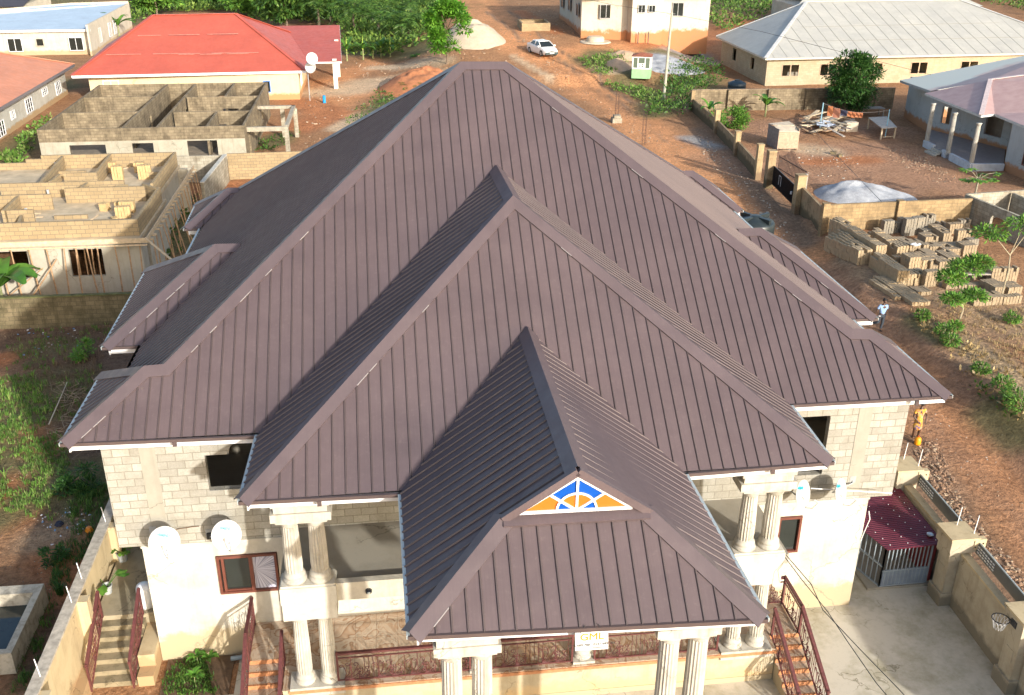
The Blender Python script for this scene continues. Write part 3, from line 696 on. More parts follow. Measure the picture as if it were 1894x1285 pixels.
stroke('red', 1.1, (40, 800), (50, 840)); stroke('red', .8, (20, 880), (30, 960)); stroke('red', 1.0, (130, 1080), (100, 1040)); stroke('red', .7, (20, 660), (0, 670))
stroke('green', 2.0, (20, 730), (60, 760), (90, 720)); stroke('green', .9, (120, 640), (60, 640)); stroke('green', 1.0, (150, 930), (170, 880)); stroke('green', 1.5, (0, 860), (20, 860), (10, 830)); stroke('green', 1.1, (100, 870), (80, 900), (120, 880)); stroke('green', 1.0, (0, 960), (60, 920)); stroke('green', .9, (200, 860), (200, 960)); stroke('green', 2.4, (330, 400), (300, 460)); stroke('green', 1.6, (500, 265), (520, 250))
stroke('red', 2, (350, 360), (420, 350)); stroke('green', 2.0, (40, 270), (0, 310), (70, 245)); stroke('green', 2.2, (100, 150), (130, 160)); stroke('green', 5, (260, 40), (250, 20)); stroke('green', 8, (300, 10), (480, 0), (780, 20)); stroke('green', 4, (650, 90), (780, 90))
stroke('green', 2.5, (1090, 110), (1150, 130), (1120, 100)); stroke('green', 2.2, (1160, 160), (1210, 175), (1210, 210)); stroke('green', 2.6, (1250, 160), (1300, 150), (1270, 190)); stroke('green', 1.2, (1210, 95), (1250, 100)); stroke('green', 12, (1350, 10), (1480, -20), (1700, -40), (1894, 10))
stroke('green', 1.3, (1860, 760), (1894, 800)); stroke('green', .7, (1690, 590), (1750, 630)); stroke('green', 1.0, (720, 180), (680, 210)); stroke('pale', 1.4, (1130, 130), (1150, 118)); stroke('green', 5, (60, -10), (240, 20))
stroke('litter', 1.2, (370, 320), (340, 330)); stroke('pale', 1.8, (1480, 275), (1520, 280))
COLS = dict(lane=(.36, .205, .125), orange=(.44, .22, .11), road=(.62, .30, .14), red=(.46, .19, .085), pale=(.60, .45, .30), mud=(.27, .175, .115), grey=(.36, .34, .32), yard=(.41, .235, .145), dusty=(.38, .265, .17), straw=(.38, .28, .17), litter=(.155, .10, .07), green=(.17, .15, .07))
BASEC = (.37, .20, .105)
def soil_at(x, y):
    c = list(BASEC); g = 0.; wob = 1.2*noise.noise(Vector((x*.22, y*.22, 1)))+.5*noise.noise(Vector((x*.8, y*.8, 5)))
    for kind, rad, pts in STROKES:
        if kind == 'x': continue
        bb = rad*1.9
        if min(p.x for p in pts)-bb > x or max(p.x for p in pts)+bb < x or min(p.y for p in pts)-bb > y or max(p.y for p in pts)+bb < y: continue
        d = min(seg_d(x, y, pts[i], pts[min(i+1, len(pts)-1)]) for i in range(len(pts)))
        w_ = sm(1.45-(d+wob*rad*.35)/rad)
        if w_ <= 0: continue
        if kind == 'green': g = max(g, w_)
        else: g *= (1-.85*w_)
        cc = COLS[kind]; w_ *= .92; c = [a*(1-w_)+b*w_ for a, b in zip(c, cc)]
    return c, g
def frange(a, b, s):
    o = []
    while a < b: o.append(a); a += s
    return o
xs = [-900, -300, -120]+frange(-60, -16, 1.1)+frange(-16, 44, .5)+frange(44, 112, 1.1)+[112, 200, 400, 1200]
ys = [-400, -60, -20]+frange(-10, 42, .5)+frange(42, 80, .8)+frange(80, 190, 1.5)+[190, 260, 500, 1500]
me = bpy.data.meshes.new('ground'); nx, ny = len(xs), len(ys)
vs = [(x, y, H(x, y)) for y in ys for x in xs]
me.from_pydata(vs, [], [(j*nx+i, j*nx+i+1, (j+1)*nx+i+1, (j+1)*nx+i) for j in range(ny-1) for i in range(nx-1)])
ca = me.color_attributes.new('soil', 'FLOAT_COLOR', 'POINT')
GR = {}
for k, (x, y, z) in enumerate(vs):
    c, g = soil_at(x, y); ca.data[k].color = (*c, g)
for p in me.polygons: p.use_smooth = True
m, t, b = newmat('earth'); at = nd(t, 'ShaderNodeAttribute'); at.attribute_name = 'soil'; p = wpos(t)
n1 = noi(t, p, .55, 9, .72); n2 = noi(t, p, 4.5, 7, .7); n3 = noi(t, p, 22, 4, .7)
c = mixc(t, 1., at.outputs['Color'], ramp(t, n1, [(.3, (.78, .75, .73)), (.5, (1, 1, 1)), (.72, (1.28, 1.25, 1.22))]), 'MULTIPLY')
c = mixc(t, 1., c, ramp(t, n2, [(.32, (.60, .57, .55)), (.52, (1, 1, 1)), (.7, (1.38, 1.36, 1.32))]), 'MULTIPLY')
c = mixc(t, 1., c, ramp(t, n3, [(.35, (.8, .8, .8)), (.65, (1.18, 1.18, 1.18))]), 'MULTIPLY')
ad = nd(t, 'ShaderNodeMath', operation='MULTIPLY_ADD'); t.links.new(n2, ad.inputs[0]); ad.inputs[1].default_value = 1.9; t.links.new(at.outputs['Alpha'], ad.inputs[2])
gm_ = ramp(t, ad.outputs[0], [(1.45, (0, 0, 0)), (1.85, (1, 1, 1))])
gcol = ramp(t, noi(t, p, 2.4, 6, .7), [(.3, (.06, .10, .022)), (.55, (.11, .18, .035)), (.75, (.20, .24, .07))])
c = mixc(t, gm_, c, gcol)
vo = nd(t, 'ShaderNodeTexVoronoi'); vo.inputs['Scale'].default_value = 5.5; vo.inputs['Randomness'].default_value = 1; t.links.new(p, vo.inputs['Vector'])
pb = ramp(t, vo.outputs['Distance'], [(.08, (1, 1, 1)), (.13, (0, 0, 0))]); ps = nd(t, 'ShaderNodeMath', operation='MULTIPLY'); t.links.new(pb, ps.inputs[0]); t.links.new(ramp(t, noi(t, p, .7, 4), [(.55, (0, 0, 0)), (.62, (.6, .6, .6))]), ps.inputs[1])
c = mixc(t, ps.outputs[0], c, (.5, .42, .34))
t.links.new(c, b.inputs['Base Color']); b.inputs['Roughness'].default_value = .95; b.inputs['Specular IOR Level'].default_value = .15
sa = nd(t, 'ShaderNodeMath', operation='MULTIPLY_ADD'); t.links.new(n2, sa.inputs[0]); sa.inputs[1].default_value = 1.4; t.links.new(n1, sa.inputs[2]); bump(t, b, sa.outputs[0], .85, .16)
me.materials.append(m); go_ = bpy.data.objects.new('ground', me); col.objects.link(go_); tag(go_, kind='structure')
# ---------------- paved areas by the villa
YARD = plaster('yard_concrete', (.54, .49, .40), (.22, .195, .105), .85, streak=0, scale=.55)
m = MB(); m.box(19.2, 25.4, -9, 4.2, -.3, .03); m.box(3.2, 19.2, -9.5, .36, -.3, .02); m.box(-.9, 3.2, -9, -1.25, -.3, .028); tag(m.build('concrete_yard', YARD), kind='structure')
m = MB(); m.box(-.92, .97, 1.2, 24, -.1, 1.1); tag(m.build('side_path', plaster('path_concrete', (.34, .29, .20), (.17, .14, .09), .7, streak=0, scale=1.4)), kind='structure')
# planting bed with its own soil
m = MB(); m.box(1.15, 3.05, -1.22, .34, -.2, .035); tag(m.build('garden_bed', plain('bed_soil', (.115, .07, .04), .95, var=.4, scale=5, bmp=.5)), kind='structure')
# ================================================================ WALLS, FENCES
CREAM = plaster('cream_wall', (.52, .42, .26), (.32, .24, .14), .55, (.40, .27, .15), (0, .9), .45)
CAPC = plain('mossy_coping', (.42, .37, .30), .9, var=.35, scale=5)
cw = thing('compound_wall', 'cream rendered compound wall with grey coping along the left side of the villa', 'wall', (-1.1, 2, 0))
m = MB(); m.box(-1.24, -1.0, -9, 22, 0, 2.35); m.box(-1.08, -.72, -9, 1.55, 0, .55); wl_ = m.build('wall', CREAM, cw)
m = MB(); m.box(-1.3, -.98, -9, 22, 2.35, 2.42); m.build('coping', CAPC, cw)
for y in (.45, 4.0, 7.5, -3.2):
    m = MB(); m.box(-1.0, -.72, y-.15, y+.15, 0, 2.36); pr = m.build('pillar', CREAM, cw)
RODM = plain('white_rod', (.75, .75, .75), .4)
for y in (-2.6, .25, 1.3, 4.1, 5.1):
    m = MB(); m.tube((-1.1, y, 2.4), (-1.16, y+.03, 2.95), .014, n=6); tag(m.build('fence_rod', RODM), 'thin white rod standing on the coping of the left compound wall', 'rod', 'white rods on the left compound wall')
BROWNBLK = blockmat('brown_block', (.30, .24, .155), (.21, .165, .11), (.15, .115, .075), (.075, .058, .038), .75, .45, .23, .014, .4)
YELBLK = blockmat('new_yellow_block', (.40, .295, .165), (.31, .23, .13), (.20, .16, .115), (.26, .19, .11), .35, .45, .23, .016, .1)
GREYBLK = blockmat('old_grey_block', (.46, .42, .33), (.34, .30, .23), (.25, .22, .17), (.15, .12, .08), .65, .45, .23, .013, .5)
def fence(label, pts, h, mat, th=.16, pil=(), ph=None, cope=None, pw=.3, pmat=None, cat='wall', name='boundary_wall', base=None):
    c = sum(pts, Vector((0, 0, 0)))/len(pts); c.z = 0
    f = thing(name, label, cat, c)
    m = MB()
    for a, b in zip(pts[:-1], pts[1:]):
        z0 = min(H(a.x, a.y), H(b.x, b.y))-.3 if base is None else base
        m.wall(a, b, z0, h, th)
    w_ = m.build('wall', mat, f)
    if cope:
        m = MB()
        for a, b in zip(pts[:-1], pts[1:]): d = (b-a).normalized(); n = Vector((-d.y, d.x, 0)); m.obox((a+b)/2+n*th/2+Vector((0, 0, h+.03)), (b-a)/2, n*(th/2+.04), Vector((0, 0, .03)))
        m.build('coping', cope, f)
    for p in pil:
        m = MB(); m.box(p[0]-pw/2, p[0]+pw/2, p[1]-pw/2, p[1]+pw/2, -.2, ph or h+.05); q = m.build('pillar', pmat or mat, f)
    return f
V = lambda x, y, z=0: Vector((x, y, z))
fence('mossy brown block boundary wall with pilasters below the scaffolded building', [V(-32, 25.9), V(-3.2, 25.5)], 1.65, blockmat('mossy_block', (.215, .17, .10), (.15, .12, .07), (.11, .09, .06), (.055, .05, .025), .8, .45, .23, .013, .5), .18, [(x, 25.75) for x in (-30.5, -27.6, -24.8, -21.8, -18.9, -15.9, -12.9, -9.9, -6.9)], 1.62, plain('moss', (.10, .10, .035), .95, var=.5, scale=4), .22, plain('pilaster', (.36, .28, .18), .9))
fence('pale grey block boundary wall behind the scaffolded building', [V(-13, 52.6), V(-4.2, 52.6)], 2.0, GREYBLK)
fence('rough end wall of stones running towards the brown roof', [V(-4.1, 52.7), V(-4.6, 45)], 2.0, GREYBLK, .22, cope=plain('stone_top', (.5, .47, .4), .9, var=.3, scale=8))
fence('lighter block boundary wall running right behind the villa roof', [V(-3.9, 53.0), V(12, 53.6)], 2.0, YELBLK)
# road side compound, right
pxb = lambda u, v: GT(u, v)
P1, P2_, PA, PB, PC, PD = pxb(1324, 246), pxb(1361, 288), pxb(1400, 332), pxb(1421, 347), pxb(1473, 394), G(1520, 444)
tan = plaster('tan_render', (.40, .30, .17), (.18, .13, .075), .6, (.22, .15, .09), (0, .9), .5, 2.)
WB = plaster('weathered_wall', (.33, .24, .14), (.11, .08, .045), .85, (.12, .09, .05), (0, 1.0), .6, 1.2)
cA = V(38.6, 74.3)
fr_ = fence('low weathered wall between pillars along the dirt road above the black gate', [cA, P1, P2_, PA], 1.25, WB, .15, [(cA.x, cA.y)], 2.1, None, .35)
for p, h in ((P1, 2.1), (P2_, 2.0), (PA, 2.75)):
    m = MB(); m.box(p.x-.22, p.x+.22, p.y-.22, p.y+.22, 0, h); m.box(p.x-.25, p.x+.25, p.y-.25, p.y+.25, h, h+.08); m.build('pillar', tan, fr_)
gp = thing('gate_pillar', 'tan pillar with a flat cap on the far side of the black gate', 'pillar', (PB.x, PB.y, 0), 'tall pillars at the black gate')
m = MB(); m.box(PB.x-.32, PB.x+.25, PB.y-.3, PB.y+.28, 0, 2.75); m.build('shaft', WB, gp); m = MB(); m.box(PB.x-.34, PB.x+.28, PB.y-.32, PB.y+.3, 2.75, 2.84); m.build('cap', tan, gp)
gp = thing('gate_pillar', 'tan pillar with a dark stained cap on the near side of the black gate', 'pillar', (PC.x, PC.y, 0), 'tall pillars at the black gate')
m = MB(); m.box(PC.x-.3, PC.x+.3, PC.y-.3, PC.y+.3, 0, 2.65); m.build('shaft', tan, gp); m = MB(); m.box(PC.x-.33, PC.x+.33, PC.y-.33, PC.y+.33, 2.65, 2.74); m.build('cap', WB, gp)
fence('short weathered wall between the black gate and the corner pillar', [V(PC.x+.05, PC.y-.3), V(PD.x, PD.y+.2)], 1.9, WB, .16)
WH = GY(1520, 380, PD.y-.1).z; WR = G(1800, 367, WH); PD.z = WR.z = 0
fence('tan block wall behind the stacked blocks with a mossy top', [V(PD.x, PD.y), V(*(PD.lerp(WR, .5)).xy), V(*WR.xy)], WH, blockmat('tan_block', (.38, .27, .145), (.29, .205, .11), (.21, .16, .10), (.12, .085, .05), .65, .45, .23, .014, .3), .18, [(PD.x, PD.y+.1), tuple(PD.lerp(WR, .5).xy)], WH+.1, None, .42)
fence('brown panel wall at the back of the yard behind the round tree', [V(38.6, 74.5), V(59.5, 73.6)], 2.05, BROWNBLK, .16, [(38.9, 74.4), (42.3, 74.2), (46.4, 74.0), (50.3, 73.9), (54.0, 73.7), (57.6, 73.6)], 2.1, plain('wall_top', (.24, .18, .12), .9, var=.4), .25)
# black gate leaf with white mark
gt = thing('metal_gate', 'black sheet metal gate with a white mark at the road side compound', 'gate', ((PB.x+PC.x)/2, (PB.y+PC.y)/2, 0))
BLKM = plain('black_gate_paint', (.012, .014, .018), .35, var=.4)
m = MB(); a, b = V(PB.x+.1, PB.y-.35), V(PC.x-.05, PC.y+.35); d_ = (b-a).normalized(); n_ = V(-d_.y, d_.x)
m.wall(a, b, .35, 1.75, .05); L = (b-a).length
for i in range(int(L/.18)): q = a+d_*(i*.18+.09); m.beam(q-n_*.02+V(0, 0, .4), q-n_*.02+V(0, 0, 1.72), .03, .03)
m.build('panel', BLKM, gt)
m = MB(); q = a+d_*L*.3-n_*.05
m.beam(q+V(0, 0, .8), q+V(0, 0, 1.5), .05, .02, n_); m.beam(q+d_*.5+V(0, 0, .8), q+d_*.5+V(0, 0, 1.5), .05, .02, n_); m.beam(q+V(0, 0, 1.5), q+d_*.5+V(0, 0, 1.5), .05, .02, n_); m.build('white_mark', plain('chalk', (.5, .5, .5)), gt)
m = MB(); q = a+d_*L*.85-n_*.06; m.box(q.x-.06, q.x+.06, q.y-.06, q.y+.06, 1.0, 1.2); m.build('latch', RODM, gt)
gt2 = thing('gate_leaf', 'open rusty gate leaf with spear bars inside the yard', 'gate', tuple(b+V(1.2, 2.0)))
rust = plain('rusty_iron', (.075, .045, .038), .8, var=.4)
m = MB(); a2 = G(1487, 352); b2 = G(1438, 322)
for i in range(23):
    t_ = i/22; q = a2.lerp(b2, t_); hh = 1.5+.9*math.exp(-((t_-.55)/.22)**2); m.tube(q+V(0, 0, .3), q+V(0, 0, hh), .034, n=4)
m.beam(a2+V(0, 0, .5), b2+V(0, 0, .5), .04, .05); m.beam(a2+V(0, 0, 1.4), b2+V(0, 0, 1.4), .04, .05); m.build('bars', rust, gt2)
m = MB(); m.box(b.x+.55, b.x+.75, b.y+.1, b.y+.35, 0, 2.6); m.build('post', plain('weathered_post', (.3, .28, .25), .9), gt2)
# ---- right compound wall of the villa: big square piers with dark sheet infill
rw = thing('compound_wall', 'cream compound wall with square piers and grey slatted sheets on top beside the kennel', 'wall', (25.6, 0, 0))
RWM = plaster('yard_wall', (.44, .38, .28), (.24, .19, .125), .7, (.22, .19, .14), (0, .6), .4)
segs = [((25.22, -.02), (25.1, -3.1)), ((25.06, -3.85), (24.8, -8.5)), ((25.34, 3.8), (25.26, .65))]
SLAT = plain('grey_sheet', (.085, .095, .10), .4, var=.2)
for (a, b) in segs:
    m = MB(); m.wall(V(*b), V(*a), 0, 1.95, .22); s_ = m.build('wall', RWM, rw)
    d = (V(*a)-V(*b)).normalized(); n = V(-d.y, d.x)
    m = MB(); m.wall(V(*b)-n*.02, V(*a)-n*.02, 1.95, 2.02, .26); m.build('coping', CREAM, s_)
    m = MB(); m.wall(V(*b)-n*.24, V(*a)-n*.24, 2.02, 2.42, .02); sh = m.build('sheet', SLAT, rw)
    m = MB()
    for k in range(3):
        p0 = V(*a)-n*.215-d*.15; 
        for j in range(7): q = p0-d*(.14*j)-V(0, 0, 0); m.obox(q+V(0, 0, 2.12+.1*k), d*.045, n*.012, V(0, 0, .018))
    m.build('vent_slot', RODM, sh)
    m = MB(); m.tube(V(*b)-n*.24+V(0, 0, 2.44), V(*a)-n*.24+V(0, 0, 2.44), .025); m.build('top_rail', SKYEDGE_METAL, sh)
def pier(x, y):
    m = MB(); s = .36; m.box(x-s, x+s, y-s, y+s, 0, .5); m.box(x-s*.82, x+s*.82, y-s*.82, y+s*.82, .5, 1.75); m.box(x-s, x+s, y-s, y+s, 1.75, 2.1)
    m.box(x-s-.06, x+s+.06, y-s-.06, y+s+.06, 2.1, 2.55)
    m.box(x-s*.82-.015, x-s*.82, y-.16, y+.16, .9, 1.4)
    pr = m.build('pier', RWM, rw)
    m = MB(); m.box(x-s-.10, x+s+.10, y-s-.10, y+s+.10, 2.55, 2.62); m.box(x+s-.05, x+s+.32, y-s-.09, y-s+.1, 2.2, 2.56); m.build('cap', CREAM, pr)
    for i in range(3): 
        m = MB(); m.lathe((x+s-.02+.12*i, y-s-.1, 2.3+.06*i), [(.02, -.02), (.02, .02)], 8); m.build('bolt_hole', DARK, pr)
    for dx, dy in ((.1, .28), (.38, -.2)):
        m = MB(); m.tube((x+dx, y+dy, 2.6), (x+dx+.06, y+dy+.03, 3.25), .014); tag(m.build('fence_rod', RODM), None, 'rod')
        bpy.context.scene.collection.objects[-1]['label'] = 'pale steel rod rising from a pier cap of the right compound wall'; col.objects[-1]['group'] = 'steel rods on the right compound piers'
pier(24.98, .32); pier(24.92, -3.47); pier(25.2, 4.2)
# ---- left steps down the lane
st = thing('garden_steps', 'mossy concrete steps between the left compound wall and the villa', 'steps', (-.1, .3, 0))
m = MB()
for i in range(7):
    zt = 1.1-(i)*.155; y1 = 1.2-i*.29; m.box(-.74, .48, y1-.29, y1, 0, zt-.155 if zt > .2 else .03) if zt-.155 > .04 else None
m.build('flight', plaster('mossy_steps', (.27, .225, .145), (.09, .075, .04), .95, streak=0, scale=2.2), st)
m = MB(); m.box(.5, .96, -.2, 1.2, 0, .75); m.box(.52, .96, -.62, -.2, 0, .35); m.build('cheek_block', CREAM, st)
for x in (-.70, .44):
    r = railing((x, 1.15, 1.1), (x, -.75, .1), .9, st, 0, label=None)
    sm_ = MB(); scroll(sm_, Vector((x, .95, 1.02)), Vector((0, -.88, -.47)), Vector((0, 0, 1)), 1.0); scroll(sm_, Vector((x, .25, .65)), Vector((0, -.88, -.47)), Vector((0, 0, 1)), 1.0); sm_.build('scrollwork', RAILM, r)
# ================================================================ NEIGHBOUR BUILDINGS
def wnd(par, c, wd, ht, nrm, frame, n=2, bars=False, dark=GLASS, name='window'):
    """a framed window standing 3 cm proud of a wall; c = centre, nrm = outward horizontal unit vector"""
    n_ = Vector(nrm).normalized(); e = Vector((-n_.y, n_.x, 0)); z = V(0, 0, 1); c = Vector(c)
    m = MB(); f = .08
    for s in (-1, 1):
        m.obox(c+e*(s*(wd/2-f/2))+n_*.03, e*(f/2), n_*.04, z*(ht/2)); m.obox(c+z*(s*(ht/2-f/2))+n_*.03, e*(wd/2-f), n_*.04, z*(f/2))
    for i in range(1, n): m.obox(c+e*(wd*(i/n-.5))+n_*.03, e*.03, n_*.035, z*(ht/2-f))
    if bars:
        for k in (-1, 1): m.obox(c+z*(k*ht/6)+n_*.03, e*(wd/2-f), n_*.03, z*.02)
    w_ = m.build(name, frame, par)
    m = MB(); m.obox(c+n_*.015, e*(wd/2-f), n_*.01, z*(ht/2-f)); m.build('pane', dark, w_)
    return w_
def hiproof(par, fl, capw, mat, capmat, rib=None, name='roof', edge=WHITE, axis=None, eaveh=.2, eaves=(), ribm=None):
    m = MB()
    for f in fl: m.tess([Vector(p) for p in f])
    r = m.build(name, mat, par)
    if rib:
        rb = MB()
        for f, ax in zip(fl, axis):
            for p, q in rib_lines([Vector(p) for p in f], ax, .1, rib): rb.beam(p+V(0, 0, .012), q+V(0, 0, .012), .03, .03)
        rb.build('rib', ribm or mat, r)
    cm = MB()
    for p, q in capw: cm.beam(Vector(p)+V(0, 0, .05), Vector(q)+V(0, 0, .05), .38, .05)
    if capw: cm.build('ridge_cap', capmat, r)
    em = MB()
    for p, q in eaves: em.beam(Vector(p)-V(0, 0, eaveh/2+.01), Vector(q)-V(0, 0, eaveh/2+.01), .04, eaveh)
    if eaves: em.build('fascia', edge, r)
    return r
REDM = roofmat('red_roof', (.42, .09, .058), .5, .08, dust=(.6, .3, .22), dustamt=.25)
# ---- red roofed house
h = thing('bungalow', 'cream bungalow under a bright red hip roof', 'house', (-11, 93, 0))
a, b = V(-22.8, 82.8, 3), V(.1, 83.8, 3); RL = G(283, 28, 7.5); RRr = G(435, 25, 7.5); c_, d_ = V(.1, 105, 3), V(-24.5, 104.5, 3)
hiproof(h, [[a, b, RRr, RL], [b, c_, RRr], [c_, d_, RL, RRr], [d_, a, RL]], [(a, RL), (b, RRr), (RL, RRr), (RRr, c_)], REDM, REDM, None, axis='xyxy', eaves=[(a, b), (b, c_), (d_, a)], eaveh=.24)
e1, e2 = V(-.6, 89.3, 3.0), V(3.6, 89.3, 3.0); e3 = G(628, 46, 5.0); e4 = G(495, 48, 5.0)
hiproof(h, [[e1, e2, e3, e4]], [], REDM, REDM, None, axis='x', eaves=[(e1, e2), (e2, e3)], eaveh=.16, name='porch_roof')
YC = plaster('yellow_plaster', (.62, .52, .33), (.55, .38, .2), .35, (.45, .24, .11), (0, .9), .2)
m = MB(); m.box(-21.6, -.7, 84.1, 104, 0, 2.85); m.build('wall', YC, h)
for x, y in ((2.9, 89.9), (2.9, 97.5)): m = MB(); m.box(x-.3, x+.15, y-.2, y+.2, 0, 3.2 if y < 95 else 4.2); m.build('post', plain('white_post', (.66, .62, .54), .8), h)
wnd(h, GY(494, 160, 84.08), .75, 1.2, (0, -1, 0), plain('blue_frame', (.1, .22, .5)), 1); wnd(h, GY(205, 153, 84.08), 1.6, .5, (0, -1, 0), WHITE, 2, dark=YC)
wnd(h, (-.68, 87, 1.6), 1.3, 1.2, (1, 0, 0), WHITE)
DW = plain('dish_white', (.50, .50, .49), .4, var=.03)
def dish(name, c, nrm, r, label, wallp=None, group=None, arm=True, text=True, up=(0, 0, 1), par=None, armd=None):
    n = Vector(nrm).normalized(); c = Vector(c); x = n.cross(Vector(up)).normalized(); y = x.cross(n); y = -y if y.z < 0 else y
    base = Vector(wallp) if wallp is not None else c
    root = thing(name, label, 'satellite dish', base, group)
    m = MB(); N = 28; rings = 6; dep = .16*r*2
    vs = []; 
    for side in (0, 1):
        for j in range(rings+1):
            rr = r*j/rings; 
            for i in range(N): a = 2*math.pi*i/N; vs.append(c+x*(rr*.94*math.cos(a))+y*(rr*math.sin(a))+n*(dep*(j/rings)**2-dep-.012*side))
    fs = []; o2 = (rings+1)*N
    for j in range(rings):
        for i in range(N):
            k = (i+1) % N; q = (j*N+i, j*N+k, (j+1)*N+k, (j+1)*N+i); fs.append(q); fs.append(tuple(o2+w_ for w_ in reversed(q)))
    for i in range(N): k = (i+1) % N; fs.append((rings*N+i, rings*N+k, o2+rings*N+k, o2+rings*N+i))
    m.add(vs, fs); rf = m.build('reflector', DW, root, smooth=True)
    if text:
        m = MB()
        for i, (dx, dy) in enumerate(((-.3, 0), (-.16, .05), (-.05, .11), (.04, .12), (.15, .2), (.26, .24))): m.obox(c+x*(dx*r)+y*((.3+dy)*r)-n*(dep*.55), (x*.8+y*.6)*.045, n*.003, (y*.8-x*.6)*(.03 if i % 2 else .045))
        m.build('logo', plain('cyan_print', (.03, .32, .40), .4), rf)
    if arm:
        MM = plain('galvanised', (.32, .33, .33), .45)
        m = MB(); bt = c-y*r*.98; ft = c+n*(r*1.05)-y*r*.45; m.path([bt-n*.05, bt+n*r*.5, ft], .012); ar = m.build('feed_arm', MM, root); m = MB(); m.tube(ft, ft-n*.12+y*.05, .035, .025, 8); m.build('receiver', RODM, ar)
        if wallp is not None:
            m = MB(); m.path([c-n*(dep+.02), c-n*(dep+.12)-V(0, 0, .05), Vector(wallp)+V(0, -.05, -.1), Vector(wallp)], .022); m.box(wallp[0]-.09, wallp[0]+.09, wallp[1]-.02, wallp[1], wallp[2]-.11, wallp[2]+.11); m.build('bracket', MM, root)
    return root
dish('satellite_dish', GY(577, 108, 82.3), (.15, -.9, .35), .62, 'white dish topmost at the corner of the red roofed bungalow', None, 'dishes at the red roofed bungalow', True, False)
dish('satellite_dish', GY(574, 124, 82.8), (-.2, -.9, .3), .6, 'white dish lower at the corner of the red roofed bungalow', None, 'dishes at the red roofed bungalow', True, False)
m = MB(); m.tube((.35, 83.2, 0), (.35, 83.2, 3.3), .05); tag(m.build('dish_pole', plain('galvanised', (.32, .33, .33), .45)), 'thin steel pole carrying the white dishes by the red roofed bungalow', 'pole')
LAP = plain('sheet_lap_red', (.50, .20, .15), .6, var=.3); m = MB(); PRD = plane(V(-22.8, 82.8, 3), V(.1, 83.8, 3), RL)
for u0, v0, u1, v1 in ((255, 66, 455, 62), (196, 101, 500, 97), (330, 101, 470, 99)):
    n8 = 14; q_ = [GP(u0+(u1-u0)*i/n8, v0+(v1-v0)*i/n8, PRD) for i in range(n8+1)]
    for i in range(n8):
        if i % 5 != 3: m.beam(q_[i]+PRD[0]*.02, q_[i+1]+PRD[0]*.02, .10, .02, PRD[0])
m.build('sheet_lap', LAP, h)
# ---- blue roofed house
h = thing('flat_roof_house', 'pale grey house with a light blue flat roof behind a parapet', 'house', (-40, 128, 0))
BLR = roofmat('blue_sheet', (.42, .52, .62), .5, .05, dust=(.6, .62, .64), dustamt=.3)
PG = plaster('grey_plaster', (.56, .50, .40), (.33, .28, .2), .5, (.45, .33, .2), (0, .8), .35)
m = MB(); m.tess([V(-70, 116, 3.25), V(-29.8, 117, 3.25), V(-30, 141, 3.9), V(-38, 139, 4.0), V(-46, 131, 4.0), V(-70, 128, 4.0)]); m.build('roof', BLR, h)
m = MB(); m.beam(V(-70, 115.8, 3.1), V(-29.4, 116.8, 3.1), .1, .3); m.build('fascia', WHITE, h)
m = MB(); m.wall(V(-70, 116.9), V(-29.5, 117.2), 0, 3.1, .2); m.wall(V(-29.4, 115.8), V(-29.9, 142), 0, 3.9, .25); m.wall(V(-30, 142), V(-38, 140), 0, 4.2, .25); m.wall(V(-38, 140), V(-47, 131), 0, 4.2, .25); m.wall(V(-47, 131), V(-70, 128), 0, 4.2, .25); m.build('wall', PG, h)
for u, v in ((28, 83), (141, 81)): wnd(h, GY(u, v, 116.95), 1.8, 1.7, (0, -1, 0), WHITE, 2)
wnd(h, GY(74, 78, 117.0), 1.0, 1.0, (0, -1, 0), PG, 1)
for y in (121.5, 127, 129.8): wnd(h, (-29.55, y, 1.9), 1.3, 1.9, (1, 0, 0), WHITE, 2)
h = thing('far_house', 'dark roofed house cut by the left edge behind the blue roof', 'house', (-50, 150, 0))
m = MB(); m.box(-70, -46, 142, 158, 0, 3.5); m.build('wall', PG, h); m = MB(); m.tess([V(-72, 141, 3.4), V(-45, 141, 3.6), V(-46, 160, 6.5), V(-72, 160, 6.5)]); m.build('roof', plain('charcoal_sheet', (.05, .04, .045), .6), h)
# ---- orange roofed house
h = thing('orange_roof_house', 'grey rendered house with a faded orange sheet roof and barred windows', 'house', (-32, 78, 0))
OR_ = roofmat('orange_roof', (.55, .22, .12), .55, .1, dust=(.5, .3, .2), dustamt=.3)
a, b = V(-24.5, 90.2, 3), V(-24.7, 50, 3); r1 = V(-33.5, 84, 5.8); r2_ = V(-33.5, 56, 5.8); c_, d_ = V(-43, 90.2, 3), V(-43, 50, 3)
hiproof(h, [[b, a, r1, r2_], [a, c_, r1], [c_, d_, r2_, r1], [d_, b, r2_]], [(a, r1), (r1, r2_)], OR_, OR_, None, axis='yxyx', edge=plain('grey_gutter', (.16, .15, .16), .5), eaves=[(a, b), (a, c_)], eaveh=.28)
GP_ = plaster('grey_render_wall', (.47, .45, .39), (.28, .25, .18), .5, (.38, .26, .14), (0, .7), .3)
m = MB(); m.box(-42, -25.4, 51, 89.4, 0, 2.8); m.build('wall', GP_, h)
for u, v, wd, ht in ((107, 162, 1.35, 1.3), (82, 169, 1.3, .75), (53, 194, 1.5, 1.35), (23, 212, .9, .8), (1, 238, 1.5, 1.35)):
    d = ray(u, v); p = CAM+d*((-25.4-CAM.x)/d.x); wnd(h, (-25.38, p.y, p.z), wd*1.25, ht, (1, 0, 0), WHITE, 3, True)
